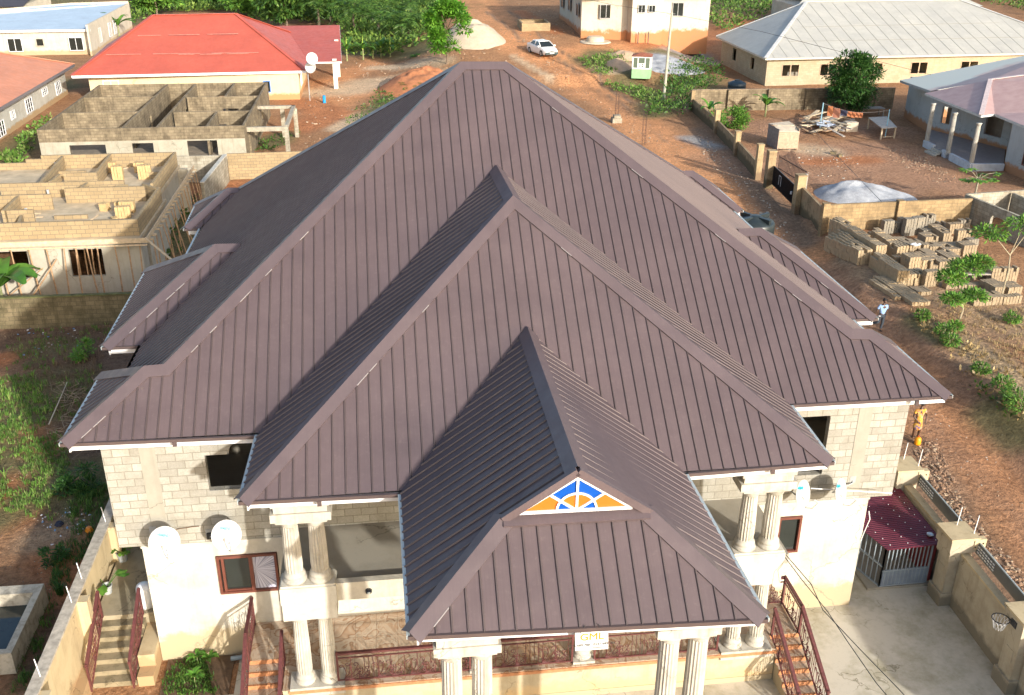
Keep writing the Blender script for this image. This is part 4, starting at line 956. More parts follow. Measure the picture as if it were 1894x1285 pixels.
# ---- unroofed brown block house
h = thing('unfinished_house', 'roofless house of weathered brown blocks with partition walls showing', 'building', (-11, 66, 0))
m = MB(); z = 3.2; T = .18; x0, x1, y0, y1 = -18.6, -3.0, 57.2, 76.3
m.wall(V(x0, y0), V(x1, y0), 0, z, T, [(3.3, 5.8, .9, 2.1), (8.2, 9.8, .9, 2.15)] if False else [(2.2, 4.9, .9, 1.95), (6.9, 8.5, 1.0, 2.0), (11.1, 13.4, .5, 2.1)])
m.wall(V(x1, y0), V(x1, y1), 0, z, T, [(2, 3, 0, 2.1), (6, 7.2, .8, 2.1), (12, 13.4, .9, 2.1)]); m.wall(V(x1-T, y1), V(x0, y1), 0, z, T, [(3, 4.5, 1, 2)]); m.wall(V(x0, y1-T), V(x0, y0+T), 0, z, T)
m.build('wall', BROWNBLK, h)
m = MB(); m.wall(V(x0+T, 63.5), V(-12.2, 63.5), 0, z-.02, T); m.wall(V(-12.2, y0+T), V(-12.2, y1-T), 0, z-.02, T, [(2, 3, 0, 2.1), (9, 10, 0, 2.1)]); m.wall(V(x0+T, 70.2), V(-12.4, 70.2), 0, z-.02, T)
m.wall(V(-9.6, y0+T), V(-9.6, y1-T), 0, z-.02, T, [(3, 4, 0, 2.1), (12, 13, 0, 2.1)]); m.wall(V(-9.42, 63.0), V(x1-T, 63.0), 0, z-.02, T, [(2.6, 4.2, 1.0, 2.1)]); m.wall(V(-9.42, 69.5), V(x1-T, 69.5), 0, z-.02, T, [(3, 4.4, .9, 2.1)])
m.wall(V(-6.0, 69.7), V(-6.0, y1-T), 0, z-.02, T); m.wall(V(-5.8, y0+T), V(-5.8, 62.9), 0, z-.02, T); m.build('partition', BROWNBLK, h)
m = MB(); m.box(x0-.02, x1+.02, y0-.02, y0-.0, 0, 2.15) if False else m.box(x0+T, x1-T, y0+T, y1-T, -.05, .85); m.build('floor', plain('old_screed', (.25, .2, .14), .9, var=.3), h)
LG = plaster('pale_lower_band', (.40, .37, .29), (.24, .2, .14), .6, streak=.5)
m = MB()
m.wall(V(x0+.02, y0-.022), V(x1-.02, y0-.022), .02, 2.2, .018, [(2.18, 4.88, .9, 1.95), (6.88, 8.48, 1.0, 2.0), (11.08, 13.38, .5, 2.1)]); m.build('render_band', LG, h)
for x, y in ((.1, 58.7), (.2, 66.8), (-.9, 66.8)):
    m = MB(); m.box(x-.17, x+.17, y-.17, y+.17, 0, 2.55); m.build('pillar', GREYBLK, h)
m = MB(); m.box(-3.0, .25, 58.55, 58.85, 2.4, 2.75); m.box(-.05, .25, 58.9, 67, 2.55, 2.8); m.box(-3.0, .2, 66.7, 67, 2.55, 2.8); m.build('beam', plain('raw_concrete', (.34, .3, .23), .9, var=.3), h)
# ---- scaffolded building on the left
h = thing('scaffolded_building', 'half built house with new yellow block walls on its slab and timber props around', 'building', (-13, 37, 0))
x0, x1, y0, y1 = -30., -5.35, 30.2, 45.2; ZS = 3.2
m = MB(); m.wall(V(x0, y0), V(x1, y0), 0, 3.0, .2, [(x-x0, x-x0+w_, 1.0, 2.55) for x, w_ in ((-18.2, 1.6), (-12.8, 1.5), (-9.2, 1.75))])
m.wall(V(x1, y0), V(x1, 37.1), 0, 3.0, .2, [(1.2, 1.9, .8, 2.6)]); m.wall(V(-5.98, 37.1), V(-5.98, y1), 0, 3.0, .2, [(1.5, 2.2, .8, 2.6)]); m.wall(V(x1, y1), V(x0, y1), 0, 3.0, .2)
m.build('lower_wall', plaster('grey_blocks_rendered', (.46, .42, .34), (.3, .26, .2), .6), h)
m = MB(); m.box(x0, x1+.1, y0-.3, 37.2, 3.0, ZS); m.box(x0, -5.85, 37.2, y1+.2, 3.0, ZS-.003); sl_ = m.build('slab', plain('slab_screed', (.50, .40, .265), .9, var=.25, scale=1.2), h)
zt = 4.12; T = .16
m = MB(); m.wall(V(x0, y0), V(x1, y0), ZS, zt, T); m.wall(V(x1, y0), V(x1, 36.6), ZS, zt, T); m.wall(V(-5.95, 37.4), V(-5.95, y1), ZS, zt, T); m.wall(V(x1-T, 36.5), V(-6.5, 37.6), ZS, zt-.02, T)
m.wall(V(x1-.6, y1), V(-14.6, y1), ZS, zt, T); m.wall(V(-14.6, y1), V(-15.6, y1), ZS, zt-.23, T); m.wall(V(-15.6, y1), V(-18, y1), ZS, zt-.46, T); m.build('upper_wall', YELBLK, h)
m = MB()
for a, b, zz in (((-15.0, 38.2), (-7.8, 38.2), zt), ((-10.9, 36.8), (-6.3, 36.8), zt), ((-12.6, 38.4), (-13.1, 44.9), zt), ((-11.9, 40.3), (-9.9, 40.3), zt), ((-9.9, 40.4), (-10.1, 45), zt), ((-12.1, 38.5), (-12.0, 40.2), zt),
                 ((-16.6, 30.4), (-17.3, 35.5), zt), ((-15.0, 30.4), (-15.3, 35.6), zt), ((-14.9, 35.6), (-11.3, 35.6), zt), ((-12.9, 32.6), (-13, 35.5), zt), ((-12.8, 32.6), (-11.4, 32.6), zt), ((-11.5, 30.5), (-11.9, 32.4), zt-.2), ((-9.9, 37), (-9.8, 38), zt), ((-19.5, 38.4), (-15.2, 38.4), zt-.2), ((-17.6, 38.5), (-18.2, 44.8), zt), ((-24, 41.5), (-18.2, 41.5), zt), ((-22, 30.4), (-22.4, 41.3), zt), ((-8.3, 32.5), (-5.6, 32.5), ZS+.25), ((-7.6, 41.8), (-6.1, 41.8), ZS+.46), ((-12.9, 42.6), (-11.2, 42.6), ZS+.46), ((-10.7, 33.6), (-8.9, 33.6), ZS+.23)):
    m.wall(V(*a), V(*b), ZS, zz-.004*rnd.random(), T)
m.build('partition', YELBLK, h)
TIM = plain('raw_timber', (.42, .26, .14), .85, var=.3, scale=6); TIM2 = plain('pale_board', (.58, .44, .28), .85, var=.2, scale=6)
m = MB(); m.beam((x0, y0-.42, 3.08), (x1+.5, y0-.42, 3.08), .08, .26); m.beam((x0, y0-.5, 2.85), (x1+.45, y0-.5, 2.85), .1, .07); m.build('formwork', TIM2, h)
m = MB(); m.beam((x1+.42, y0-.4, 3.08), (x1+.42, y1, 3.08), .06, .24)
for i in range(19): m.box(x1+.25, x1+.62, y0+.3+i*.8+rnd.uniform(-.2,.2), y0+.42+i*.8, 2.86, 2.94)
m.build('formwork', TIM2, h)
def prop(p, q, r=.05):
    m = MB(); p = Vector(p); q = Vector(q); mid = p.lerp(q, .5)+V(rnd.uniform(-.04, .04), rnd.uniform(-.03, .03), 0); m.tube(p, mid, r, r*.9, 6); m.tube(mid, q, r*.9, r*.75, 6); return m.build('timber_prop', TIM, h)
for i, x in enumerate([-19.6, -18.5, -17.6, -16.8, -15.9, -15.0, -14.2, -13.4, -12.6, -11.9, -11.0, -10.1, -9.2, -8.6, -8.05, -7.5, -6.6, -5.9, -5.3]): prop((x+rnd.uniform(-.05, .3), y0-.5+rnd.uniform(-.5, -.1), 0), (x, y0-.5, 2.9), .045)
for i in range(17): prop((x1+.75+rnd.uniform(-.1, .5), y0+.3+i*.88+rnd.uniform(-.3, .1), 0), (x1+.6, y0+.3+i*.88, 2.9), .04)
for u in ((-8.9, .3), (-8.5, .3), (-8.1, .28)): prop((u[0], y0+.35, 0), (u[0]+.05, y0+.35, 2.7), .045)
prop((-11.2, y0-1.4, .2), (-9.6, y0-.7, 2.3), .05); prop((-12.6, y0-1.0, .2), (-10.2, y0-1.2, 2.0), .04)
m = MB(); m.beam((x1+.35, y0-.4, 3.2), (x1+2.0, y0-1.5, 2.1), .12, .06); m.build('loose_board', TIM2, h)
for p in (G(50, 398, ZS), G(104, 312, ZS), G(118, 305, ZS), G(91, 368, ZS)):
    m = MB(); hh = rnd.uniform(.35, .6); m.tube(p, p+V(0, 0, hh), .07, n=10); m.tube(p+V(0, 0, hh), p+V(0, 0, hh+.05), .085, n=10); tag(m.build('vent_pipe', plain('grey_pvc', (.42, .42, .42), .4)), 'short grey plastic pipe standing up from the unfinished slab', 'pipe', 'grey pipes on the unfinished slab')
for i in range(9):
    q = G(rnd.choice((150, 190, 120, 175, 60, 230)), rnd.choice((330, 350, 395, 402, 312)), ZS); a_ = rnd.uniform(0, 3.1); m = MB(); m.obox(q+V(0, 0, .03), V(math.cos(a_), math.sin(a_))*rnd.uniform(.4, .9), V(-math.sin(a_), math.cos(a_))*.06, V(0, 0, .02)); tag(m.build('scrap_board', TIM2), 'scrap board lying flat on the unfinished slab', 'board', 'scrap boards on the unfinished slab')
# ---- cream house by the road
ZH = 2.45
h = thing('cream_house', 'cream rendered house with stained foot beyond the parked car', 'house', (42, 115, ZH-.3))
CR = plaster('cream_render', (.54, .49, .41), (.38, .30, .22), .4, (.46, .20, .09), (ZH, ZH+1.6), .25)
m = MB(); a, b, c_, d_, e_, f_ = V(33.6, 108.2), V(39.3, 106.8), V(39.5, 105.2), V(43.6, 105.6), V(43.9, 107.6), V(50.4, 107.8)
zt = 8.6
for p, q in ((a, b), (b, c_), (c_, d_), (d_, e_), (e_, f_)): m.wall(p, q, ZH-2, zt, .2)
m.wall(V(33.8, 126), V(33.8, 108.4), ZH-2, zt, .2); m.wall(f_, V(50.6, 124), ZH-2, zt, .2); m.wall(V(50.6, 124), V(33.8, 126), ZH-.4, zt, .2); m.build('wall', CR, h)
a2, b2, c2_, d2_ = V(32.8, 104.4, zt), V(51.6, 104.4, zt), V(51.6, 127, zt), V(32.8, 127, zt); rr1, rr2 = V(42, 113, 11), V(42, 119, 11)
hiproof(h, [[a2, b2, rr1], [b2, c2_, rr2, rr1], [c2_, d2_, rr2], [d2_, a2, rr1, rr2]], [(rr1, rr2)], plain('brown_sheet', (.2, .1, .07), .6), plain('brown_sheet', (.2, .1, .07), .6), eaves=[(a2, b2), (d2_, a2)])
GF = plain('grey_window_band', (.36, .36, .36), .7)
for u, v, yy, wd, ht, n in ((1121, 21, 107.35, 1.6, 1.75, 2), (1187, 16, 105.18, .95, 1.0, 2), (1206, 16, 105.25, .9, .9, 2), (1254, 17, 107.55, 1.5, 1.7, 2)): wnd(h, GY(u, v, yy), wd, ht, (0, -1, 0), GF, n)
for u, v in ((1068, 18), (1053, 8), (1040, 3)):
    d = ray(u, v); p = CAM+d*((33.58-CAM.x)/d.x); wnd(h, (33.58, p.y, p.z), 1.6, 1.6, (-1, 0, 0), GF, 1)
for u in (1180, 1199): p = GY(u, 70, 104.9); m = MB(); m.tube((p.x, p.y, ZH-.3), (p.x, p.y, ZH+1.3), .06); m.build('drain_pipe', plain('dark_pipe', (.06, .07, .08), .4), h)
# ---- long house with pale grey roof
h = thing('long_house', 'long block built house under a pale grey hip roof with open windows', 'house', (66, 95, 0))
GRR = roofmat('pale_grey_roof', (.42, .41, .37), .5, .05, dust=(.42, .38, .3), dustamt=.3)
a, b, c_, d_ = V(50.3, 86.2, 3.2), V(92, 87.6, 3.2), V(92, 108, 3.2), V(50.3, 104, 3.2); r1, r2_ = G(1492, 3, 7.6), G(1775, 0, 7.6)
hiproof(h, [[a, b, r2_, r1], [b, c_, r2_], [c_, d_, r1, r2_], [d_, a, r1]], [(a, r1), (d_, r1), (r1, r2_), (r2_, b)], GRR, plain('pale_cap', (.6, .59, .56), .5), None, axis='xyxy', edge=plain('pale_fascia', (.55, .5, .42), .7), eaves=[(a, b), (d_, a)], eaveh=.2)
m = MB(); PGY = plane(V(50.3, 86.2, 3.2), V(92, 87.6, 3.2), r1)
for k in range(27):
    t_ = (k+.7)/27; p_ = a.lerp(b, t_); q_ = p_+(r1.lerp(r2_, min(1, max(0, (p_.x-r1.x)/(r2_.x-r1.x))))-p_)*(1 if r1.x < p_.x < r2_.x else max(0, min((p_.x-a.x)/(r1.x-a.x), (b.x-p_.x)/(b.x-r2_.x)))); q_ = V(p_.x, q_.y if r1.x < p_.x < r2_.x else p_.y+(r1.y-a.y)*max(0, min((p_.x-a.x)/(r1.x-a.x), (b.x-p_.x)/(b.x-r2_.x)))); d8 = q_.y-p_.y
    zf = lambda x, y: (PGY[1]-PGY[0].x*x-PGY[0].y*y)/PGY[0].z
    if d8 > .8: m.beam(V(p_.x, p_.y+.1, zf(p_.x, p_.y+.1)+.015), V(p_.x, q_.y-.4, zf(p_.x, q_.y-.4)+.015), .035, .02)
for f_ in (.36, .7): m.beam(V(a.x+8.5*f_+1, 86.3+11*f_, zf(a.x+8.5*f_+1, 86.3+11*f_)+.015), V(b.x-13*f_, 87.5+11*f_, zf(b.x-13*f_, 87.5+11*f_)+.015), .08, .015)
m.build('sheet_lap', plain('grey_lap', (.33, .31, .27), .6, var=.2), h)
SB = blockmat('sandy_block', (.46, .385, .265), (.38, .32, .215), (.32, .27, .19), (.36, .26, .16), .5, .45, .23, .012, .25)
m = MB(); fx0, fy0 = 51.1, 87.1
ops = []
for u0, u1 in ((1445, 1477), (1516, 1547), (1602, 1632), (1685, 1716), (1778, 1810), (1858, 1890)):
    p, q = GY(u0, 140, fy0), GY(u1, 140, fy0); ops.append((p.x-fx0, q.x-fx0, 1.0, 2.35))
m.wall(V(fx0, fy0), V(91, fy0+.9), 0, 3.1, .2, ops); m.wall(V(fx0, 103.2), V(fx0, fy0), 0, 3.1, -.2, [(4.2, 5.6, 1.1, 2.5), (10.8, 12, 1.1, 2.4)]); m.wall(V(91, 104), V(fx0, 103.2), 0, 3.1, .2); m.wall(V(91, fy0+1), V(91, 104), 0, 3.1, .2); m.build('wall', SB, h)
m = MB(); m.box(52, 90, 91.5, 91.7, 0, 3.0); m.build('partition', plain('bare_render', (.28, .25, .2)), h)
WF = plain('wood_frame', (.45, .33, .22), .8)
for s0, s1, za, zb in ops:
    m = MB(); x0, x1 = fx0+s0, fx0+s1; y = fy0+(x0-fx0)*.0225; t_ = .07
    m.box(x0, x1, y-.03, y+.1, zb-t_, zb); m.box(x0, x1, y-.03, y+.1, za, za+t_); m.box(x0, x0+t_, y-.03, y+.1, za+t_, zb-t_); m.box(x1-t_, x1, y-.03, y+.1, za+t_, zb-t_); m.box((x0+x1)/2-.06, (x0+x1)/2+.06, y-.02, y+.09, za+t_, zb-t_); m.build('window', WF, h)
# ---- house with faded pink and grey roof, veranda on fluted columns
h = thing('veranda_house', 'grey house with a faded pink and grey roof and a columned veranda', 'house', (60, 60, 0))
m_, t, b_ = newmat('pink_grey_roof'); p = wpos(t); n1 = noi(t, p, .16, 3, .5)
sx = nd(t, 'ShaderNodeSeparateXYZ'); t.links.new(p, sx.inputs[0]); q1_ = nd(t, 'ShaderNodeMath', operation='MULTIPLY_ADD'); t.links.new(sx.outputs[1], q1_.inputs[0]); q1_.inputs[1].default_value = -.16; q1_.inputs[2].default_value = 10.3
q2_ = nd(t, 'ShaderNodeMath', operation='MULTIPLY_ADD'); t.links.new(sx.outputs[0], q2_.inputs[0]); q2_.inputs[1].default_value = .0; q2_.inputs[2].default_value = 0; q3_ = nd(t, 'ShaderNodeMath', operation='ADD'); t.links.new(q1_.outputs[0], q3_.inputs[0]); t.links.new(n1, q3_.inputs[1])
t.links.new(mixc(t, ramp(t, q3_.outputs[0], [(.55, (0, 0, 0)), (.72, (1, 1, 1))]), (.50, .52, .47), ramp(t, noi(t, p, 1.2, 6), [(.3, (.40, .25, .23)), (.7, (.50, .34, .31))])), b_.inputs['Base Color']); b_.inputs['Roughness'].default_value = .5
PKR = m_
A1, B1, C1, D1, E1 = G(1665, 148, 3.9), G(1722, 168, 3.9), G(1815, 213, 3.9), G(1840, 210, 3.9), V(56.6, 42, 3.9)
V1 = G(1711, 172, 3.85); K1 = G(1832, 147, 5.5); K2 = G(1894, 139, 5.9); K3 = G(1990, 84, 7.2); K4 = V(74, 42, 6.6)
rf = hiproof(h, [[A1, B1, G(1828, 149, 5.35), K2, K3]], [], PKR, PKR, edge=GF, eaves=[(A1, B1)])
hiproof(h, [[V1, C1, K1], [C1, D1, K1], [D1, E1, K4, K2, K1]], [(C1, K1), (K1, K2)], PKR, plain('pale_pink_cap', (.55, .45, .43), .5), name='porch_roof', edge=plain('grey_fascia', (.5, .5, .48), .6), eaves=[(V1, C1), (C1, D1), (D1, E1)], eaveh=.18)
m = MB(); m.wall(V(58.7, 69.6), V(57.9, 64.3), 0, 3.9, .2); m.wall(V(57.9, 64.3), V(57.6, 62.5), 0, 3.9, .2); m.wall(V(57.6, 62.5), V(60.2, 54.5), 0, 3.9, .2, [(1.0, 2.0, 1.2, 2.7), (5.8, 7.6, 1.2, 2.8)]); m.wall(V(60.2, 54.5), V(57.0, 49.6), 0, 3.85, .2, [(1.6, 2.6, .5, 2.8), (3.7, 4.5, .5, 2.9)]); m.wall(V(57.0, 49.6), V(56.9, 42), 0, 3.8, .2); m.wall(V(56.9, 42), V(73, 42), 0, 3.8, .2); m.wall(V(73, 69.4), V(58.9, 69.6), 0, 3.9, .2)
GW = plaster('blue_grey_render', (.42, .43, .42), (.28, .27, .25), .5, (.40, .20, .10), (0, 1.0), .3); m.build('wall', GW, h)
m = MB(); m.wall(V(58.9, 62.4), V(61.0, 55.6), .4, 3.6, .1); m.wall(V(61.0, 55.5), V(60.9, 42.3), .4, 3.6, .1); m.build('partition', plain('bare_render', (.28, .25, .2)), h)
m = MB(); m.prism([G(1710, 262, .4)-V(0, 0, .4), G(1797, 306, .45)-V(0, 0, .45), V(57.0, 49.7), V(60.1, 54.5), V(57.6, 62.4), V(57.4, 62.5)], (0, 0, .42)); m.build('veranda_floor', plain('grey_tiles', (.22, .20, .20), .4, var=.2, scale=4), h)
e0, e1_, e2_ = G(1710, 262, .4), G(1797, 306, .45), V(56.9, 49.5, .4)
KB = plain('white_blue_wash', (.50, .52, .55), .7)
for pts_ in ((e0, e0.lerp(e1_, .22)), (e0.lerp(e1_, .42), e0.lerp(e1_, .5)), (e0.lerp(e1_, .58), e1_, e2_)):
    m = MB()
    for p_, q_ in zip(pts_[:-1], pts_[1:]): m.beam(p_-V(0, 0, .15), q_-V(0, 0, .15), .25, .62)
    m.build('veranda_kerb', KB, h)
for k in range(3):
    m = MB(); p, q = e0.lerp(e1_, .22), e0.lerp(e1_, .42); o = V(-.28*(k+.5), -.05); m.beam(p+o-V(0, 0, .12+.12*k), q+o-V(0, 0, .12+.12*k), .28, .14); m.build('step', CAPC, h)
for f in (.03, .5, .97):
    p = e0.lerp(e1_, f); column(p.x+.12, p.y+.1, .3, 3.75, .19, h)
wnd(h, (56.93, 46.4, 1.9), 1.7, 1.7, (-1, -.05, 0), FRB, 1)
# ---- roofless grey room at the right edge
h = thing('roofless_room', 'small roofless room of grey blocks cut by the right edge beside the stacked blocks', 'building', (48, 33, 0))
m = MB(); m.wall(V(45.6, 35.8), V(46.6, 29.6), 0, 2.35, -.18, [(2.6, 4.2, .75, 1.75)]) ; m.wall(V(45.6, 35.8), V(53, 36.6), 0, 2.35, .18); m.wall(V(46.6, 29.6), V(53, 30.2), 0, 2.35, .18); m.wall(V(49.4, 30.2), V(49.0, 36), 0, 2.3, .16); m.build('wall', GREYBLK, h)
# ---- far houses peeking behind the long grey roof
h = thing('far_house', 'pale roofed house just showing beyond the long grey roof', 'house', (90, 150, 0)); m = MB(); m.box(75, 105, 138, 150, 0, 3); m.build('wall', PG, h); m = MB(); m.tess([V(74, 137, 3), V(106, 137, 3), V(100, 144, 6), V(80, 144, 6)]); m.tess([V(74, 151, 3), V(80, 144, 6), V(100, 144, 6), V(106, 151, 3)]); m.build('roof', GRR, h)
# ================================================================ VEGETATION
def vobj(name, vs, fs, mat, parent=None, off=None):
    me = bpy.data.meshes.new(name); me.from_pydata(vs, [], fs)
    for q in (mat if isinstance(mat, (list, tuple)) else [mat]): me.materials.append(q)
    o = bpy.data.objects.new(name, me); col.objects.link(o)
    if parent: o.parent = parent
    if off is not None: o.location = off
    return o
class Leaves:
    def __init__(s): s.v = []; s.f = []
    def leaf(s, p, d, L, w, fold=.2):
        """a pointed leaf of two facets starting at p along d"""
        d = d.normalized(); u = Vector((rnd.uniform(-.5, .5), rnd.uniform(-.5, .5), 1)); x = d.cross(u)
        if x.length < .05: x = Vector((1, 0, 0))
        x.normalize(); n = x.cross(d); k = len(s.v)
        m = p+d*(L*.5); s.v += [p, m+x*w*.5-n*w*fold, p+d*L-n*L*.12, m-x*w*.5-n*w*fold, m]
        s.f += [(k, k+1, k+4), (k+1, k+2, k+4), (k+2, k+3, k+4), (k+3, k, k+4)]
    def quad(s, p, d, L, w):
        d = d.normalized(); x = d.cross(Vector((rnd.gauss(0, 1), rnd.gauss(0, 1), rnd.gauss(0, 1)))); 
        if x.length < .01: return
        x.normalize(); k = len(s.v); s.v += [p, p+d*(L*.5)+x*w*.5, p+d*L, p+d*(L*.5)-x*w*.5]; s.f += [(k, k+1, k+2, k+3)]
    def blade(s, p, d, L, w):
        x = Vector((-d.y, d.x, 0)); x = x.normalized() if x.length > .01 else Vector((1, 0, 0)); up = Vector((0, 0, 1)); k = len(s.v)
        m = p+up*(L*.6)+d*L*.25; e = p+up*(L*.8)+d*L*.75; s.v += [p-x*w*.5, p+x*w*.5, m+x*w*.45, m-x*w*.45, e]; s.f += [(k, k+1, k+2, k+3), (k+3, k+2, k+4)]
def rdir(zb=0.): 
    a = rnd.uniform(0, 2*math.pi); z = rnd.uniform(-1+zb, 1); r = math.sqrt(max(0, 1-z*z)); return Vector((r*math.cos(a), r*math.sin(a), z))
LG1 = leafmat('leaf_mid', (.035, .085, .018), (.06, .14, .025), (.12, .20, .04))
LG2 = leafmat('leaf_dark', (.018, .06, .014), (.04, .11, .022), (.075, .16, .035))
LG3 = leafmat('leaf_bright', (.07, .17, .03), (.12, .26, .04), (.20, .34, .06))
LG4 = leafmat('leaf_olive', (.06, .08, .03), (.11, .14, .045), (.20, .20, .08))
GRS = leafmat('grass_blade', (.07, .16, .025), (.14, .27, .045), (.28, .30, .12), .6)
STRAW = leafmat('straw_blade', (.22, .15, .07), (.36, .26, .13), (.48, .38, .22), .7, .15)
BARK = plain('bark', (.16, .12, .085), .95, var=.35, scale=9, bmp=.4); PALEBARK = plain('pale_bark', (.34, .29, .20), .9, var=.25, scale=9)
def tree(name, label, base, h, cr, leafL, n, mat, ch=None, trunk=.16, group=None, clumps=16, cat='tree', flat=1., seed=0, tiers=False, gap=.35):
    rs = random.Random(seed); root = thing(name, label, cat, base, group); ch = ch or h*.6; cz = h-ch/2
    t = MB(); top = V(rs.uniform(-.1, .1)*h*.2, rs.uniform(-.1, .1)*h*.2, cz+.1*ch); t.path([V(0, 0, -.2), V(.03*h, 0, h*.25), top], trunk, 8, trunk*.5)
    L = Leaves(); cl = []
    for i in range(clumps):
        a = rs.uniform(0, 2*math.pi); zz = rs.uniform(-.9, 1.); rr = math.sqrt(max(0, 1-zz*zz))*rs.uniform(.45, 1.)
        c = V(cr*rr*math.cos(a), cr*rr*math.sin(a), cz+zz*ch/2*.9*flat); cl.append((c, rs.uniform(.26, .46)*cr))
        if rs.random() < .75: t.path([top.lerp(V(0, 0, h*.3), rs.random()*.6), c*.6+V(0, 0, cz*.4), c], trunk*.38, 5, trunk*.08)
    t.build('trunk', BARK, root, local=True)
    tot = sum(r**2 for _, r in cl)
    for c, r in cl:
        for _ in range(int(n*r*r/tot)):
            d = rdir(.3); p = c+Vector((d.x, d.y, d.z*.8))*r*(rnd.random()**.45); L.leaf(p, (d+V(0, 0, .1)+rdir()*.6), leafL*rnd.uniform(.6, 1.2), leafL*.42)
    vobj('crown', L.v, L.f, mat, root); return root
tree('leafy_tree', 'broad leaved tree standing alone by the pale sand heap', GT(826, 118), 6.8, 2.7, .5, 5600, leafmat('leaf_fresh', (.04, .13, .012), (.09, .25, .02), (.18, .36, .05)), 5.4, .12, clumps=26, seed=3)
tree('round_tree', 'dense dark green tree behind the plank pile in the yard', G(1566, 212), 5.9, 2.3, .36, 9000, LG2, 5.5, .2, clumps=60, seed=5)
tree('leafy_bush', 'round green bush inside the wall by the first road pillar', G(1352, 236), 1.9, 1.6, .35, 1500, LG3, 2.1, .06, clumps=18, cat='bush', seed=8)
tree('leafy_bush', 'small dark bush near the white sand beside banana plants', G(770, 118), 1.1, .9, .3, 500, LG2, 1.1, .05, clumps=8, cat='bush', seed=9)
tree('leafy_bush', 'dark green bush on the slope left of the villa below the roof corner', G(150, 902), .9, .75, .2, 900, LG2, 1.0, .04, clumps=10, cat='bush', seed=10)
tree('leafy_bush', 'small bushy weed beside the rubbish left of the compound wall', G(100, 1035), .55, .42, .14, 500, LG2, .6, .03, clumps=7, cat='bush', seed=11)
tree('leafy_bush', 'light green sapling on brown litter left of the second roof wing', G(158, 668), 1.0, .55, .2, 420, LG3, .9, .03, clumps=8, cat='bush', seed=12)
# umbrella crowned saplings among the blocks
def sapling(label, base, h, parts, n=420, mat=LG3):
    root = thing('young_tree', label, 'tree', base, 'thin young trees among the stacked blocks'); t = MB(); L = Leaves()
    t.path([V(0, 0, -.1), V(.08, 0, h*.4), V(0, .05, h*.62)], .045, 6, .03)
    for (dx, dy, dz, r) in parts:
        c = V(dx, dy, dz); t.path([V(0, .05, h*.6), c*.6+V(0, 0, h*.26), c], .028, 5, .012)
        for _ in range(n): d = rdir(.6); q = c+V(d.x*r, d.y*r, d.z*r*.32)*rnd.random()**.4; L.leaf(q, d+rdir()*.7-V(0, 0, .2), .24*rnd.uniform(.6, 1.3), .1)
    t.build('trunk', PALEBARK, root, local=True); vobj('crown', L.v, L.f, mat, root)
sapling('thin young tree with a flat double crown against the roofless grey room', GT(1850, 555), 4.2, [(.35, 0, 4.15, 1.0), (-1.3, .2, 3.7, .95), (1.3, .3, 4.3, .9)])
sapling('bushy young tree over the stacked blocks left of the flat crowned one', GT(1772, 560), 2.0, [(0, 0, 2.0, .9), (-.8, -.2, 1.55, .75), (.8, .2, 2.2, .75)], 560)
sapling('low spreading sapling on the flat block rows', GT(1775, 590), 1.3, [(-.6, 0, 1.15, .55), (.55, 0, 1.3, .6)], 380)
for u, v, s_ in ((1704, 592, .5), (1745, 622, .6), (1765, 612, .45), (1756, 640, .55), (1812, 692, .5), (1870, 598, .5), (1852, 720, .6), (1885, 760, .9), (1870, 745, .7)):
    b = GT(u, v); root = thing('leafy_weed', 'bright green weed growing on the dusty bank beside the road', 'weed', b, 'green weeds on the dusty bank'); L = Leaves(); t = MB()
    for k in range(5): q = V(rnd.uniform(-.3, .3)*s_, rnd.uniform(-.3, .3)*s_, s_*rnd.uniform(.8, 1.3)); t.path([V(0, 0, -.05), q], .015, 4)
    t.build('stem', PALEBARK, root, local=True)
    s_ *= .8
    for _ in range(300): d = rdir(.7); q = V(d.x*s_*.9, d.y*s_*.9, .15+d.z*s_*.55+s_*.4)*(rnd.random()**.3); L.leaf(q, d+rdir()*.8, .2*rnd.uniform(.6, 1.2), .075)
    vobj('foliage', L.v, L.f, LG3, root)
# ---- papaya, bananas, palms
def papaya(label, base, h, n=8):
    root = thing('papaya_tree', label, 'papaya tree', base); t = MB(); t.path([V(0, 0, -.1), V(.05, 0, h)], .09, 8, .06); L = Leaves()
    for i in range(n):
        a = 2*math.pi*i/n+rnd.uniform(-.3, .3); e = V(math.cos(a), math.sin(a), rnd.uniform(-.15, .5)); tip = V(.05, 0, h)+e*1.0; t.path([V(.05, 0, h-.1), V(.05, 0, h)+e*.5+V(0, 0, .1), tip], .02, 4)
        for k in range(11):
            b2 = a+(k-5)*.42; L.leaf(tip, V(math.cos(b2), math.sin(b2), rnd.uniform(-.3, .15)), rnd.uniform(.35, .6), .2); L.leaf(tip+V(0, 0, .02), V(math.cos(b2+.2), math.sin(b2+.2), rnd.uniform(-.5, 0)), rnd.uniform(.3, .45), .16)
    t.build('trunk', PALEBARK, root, local=True); vobj('crown', L.v, L.f, LG3, root)
papaya('papaya tree with a ragged crown inside the yard beside the roofless room', G(1797, 388), 2.3, 11)
BANL = leafmat('banana_leaf', (.05, .15, .025), (.09, .22, .035), (.16, .32, .05), .4, .35)
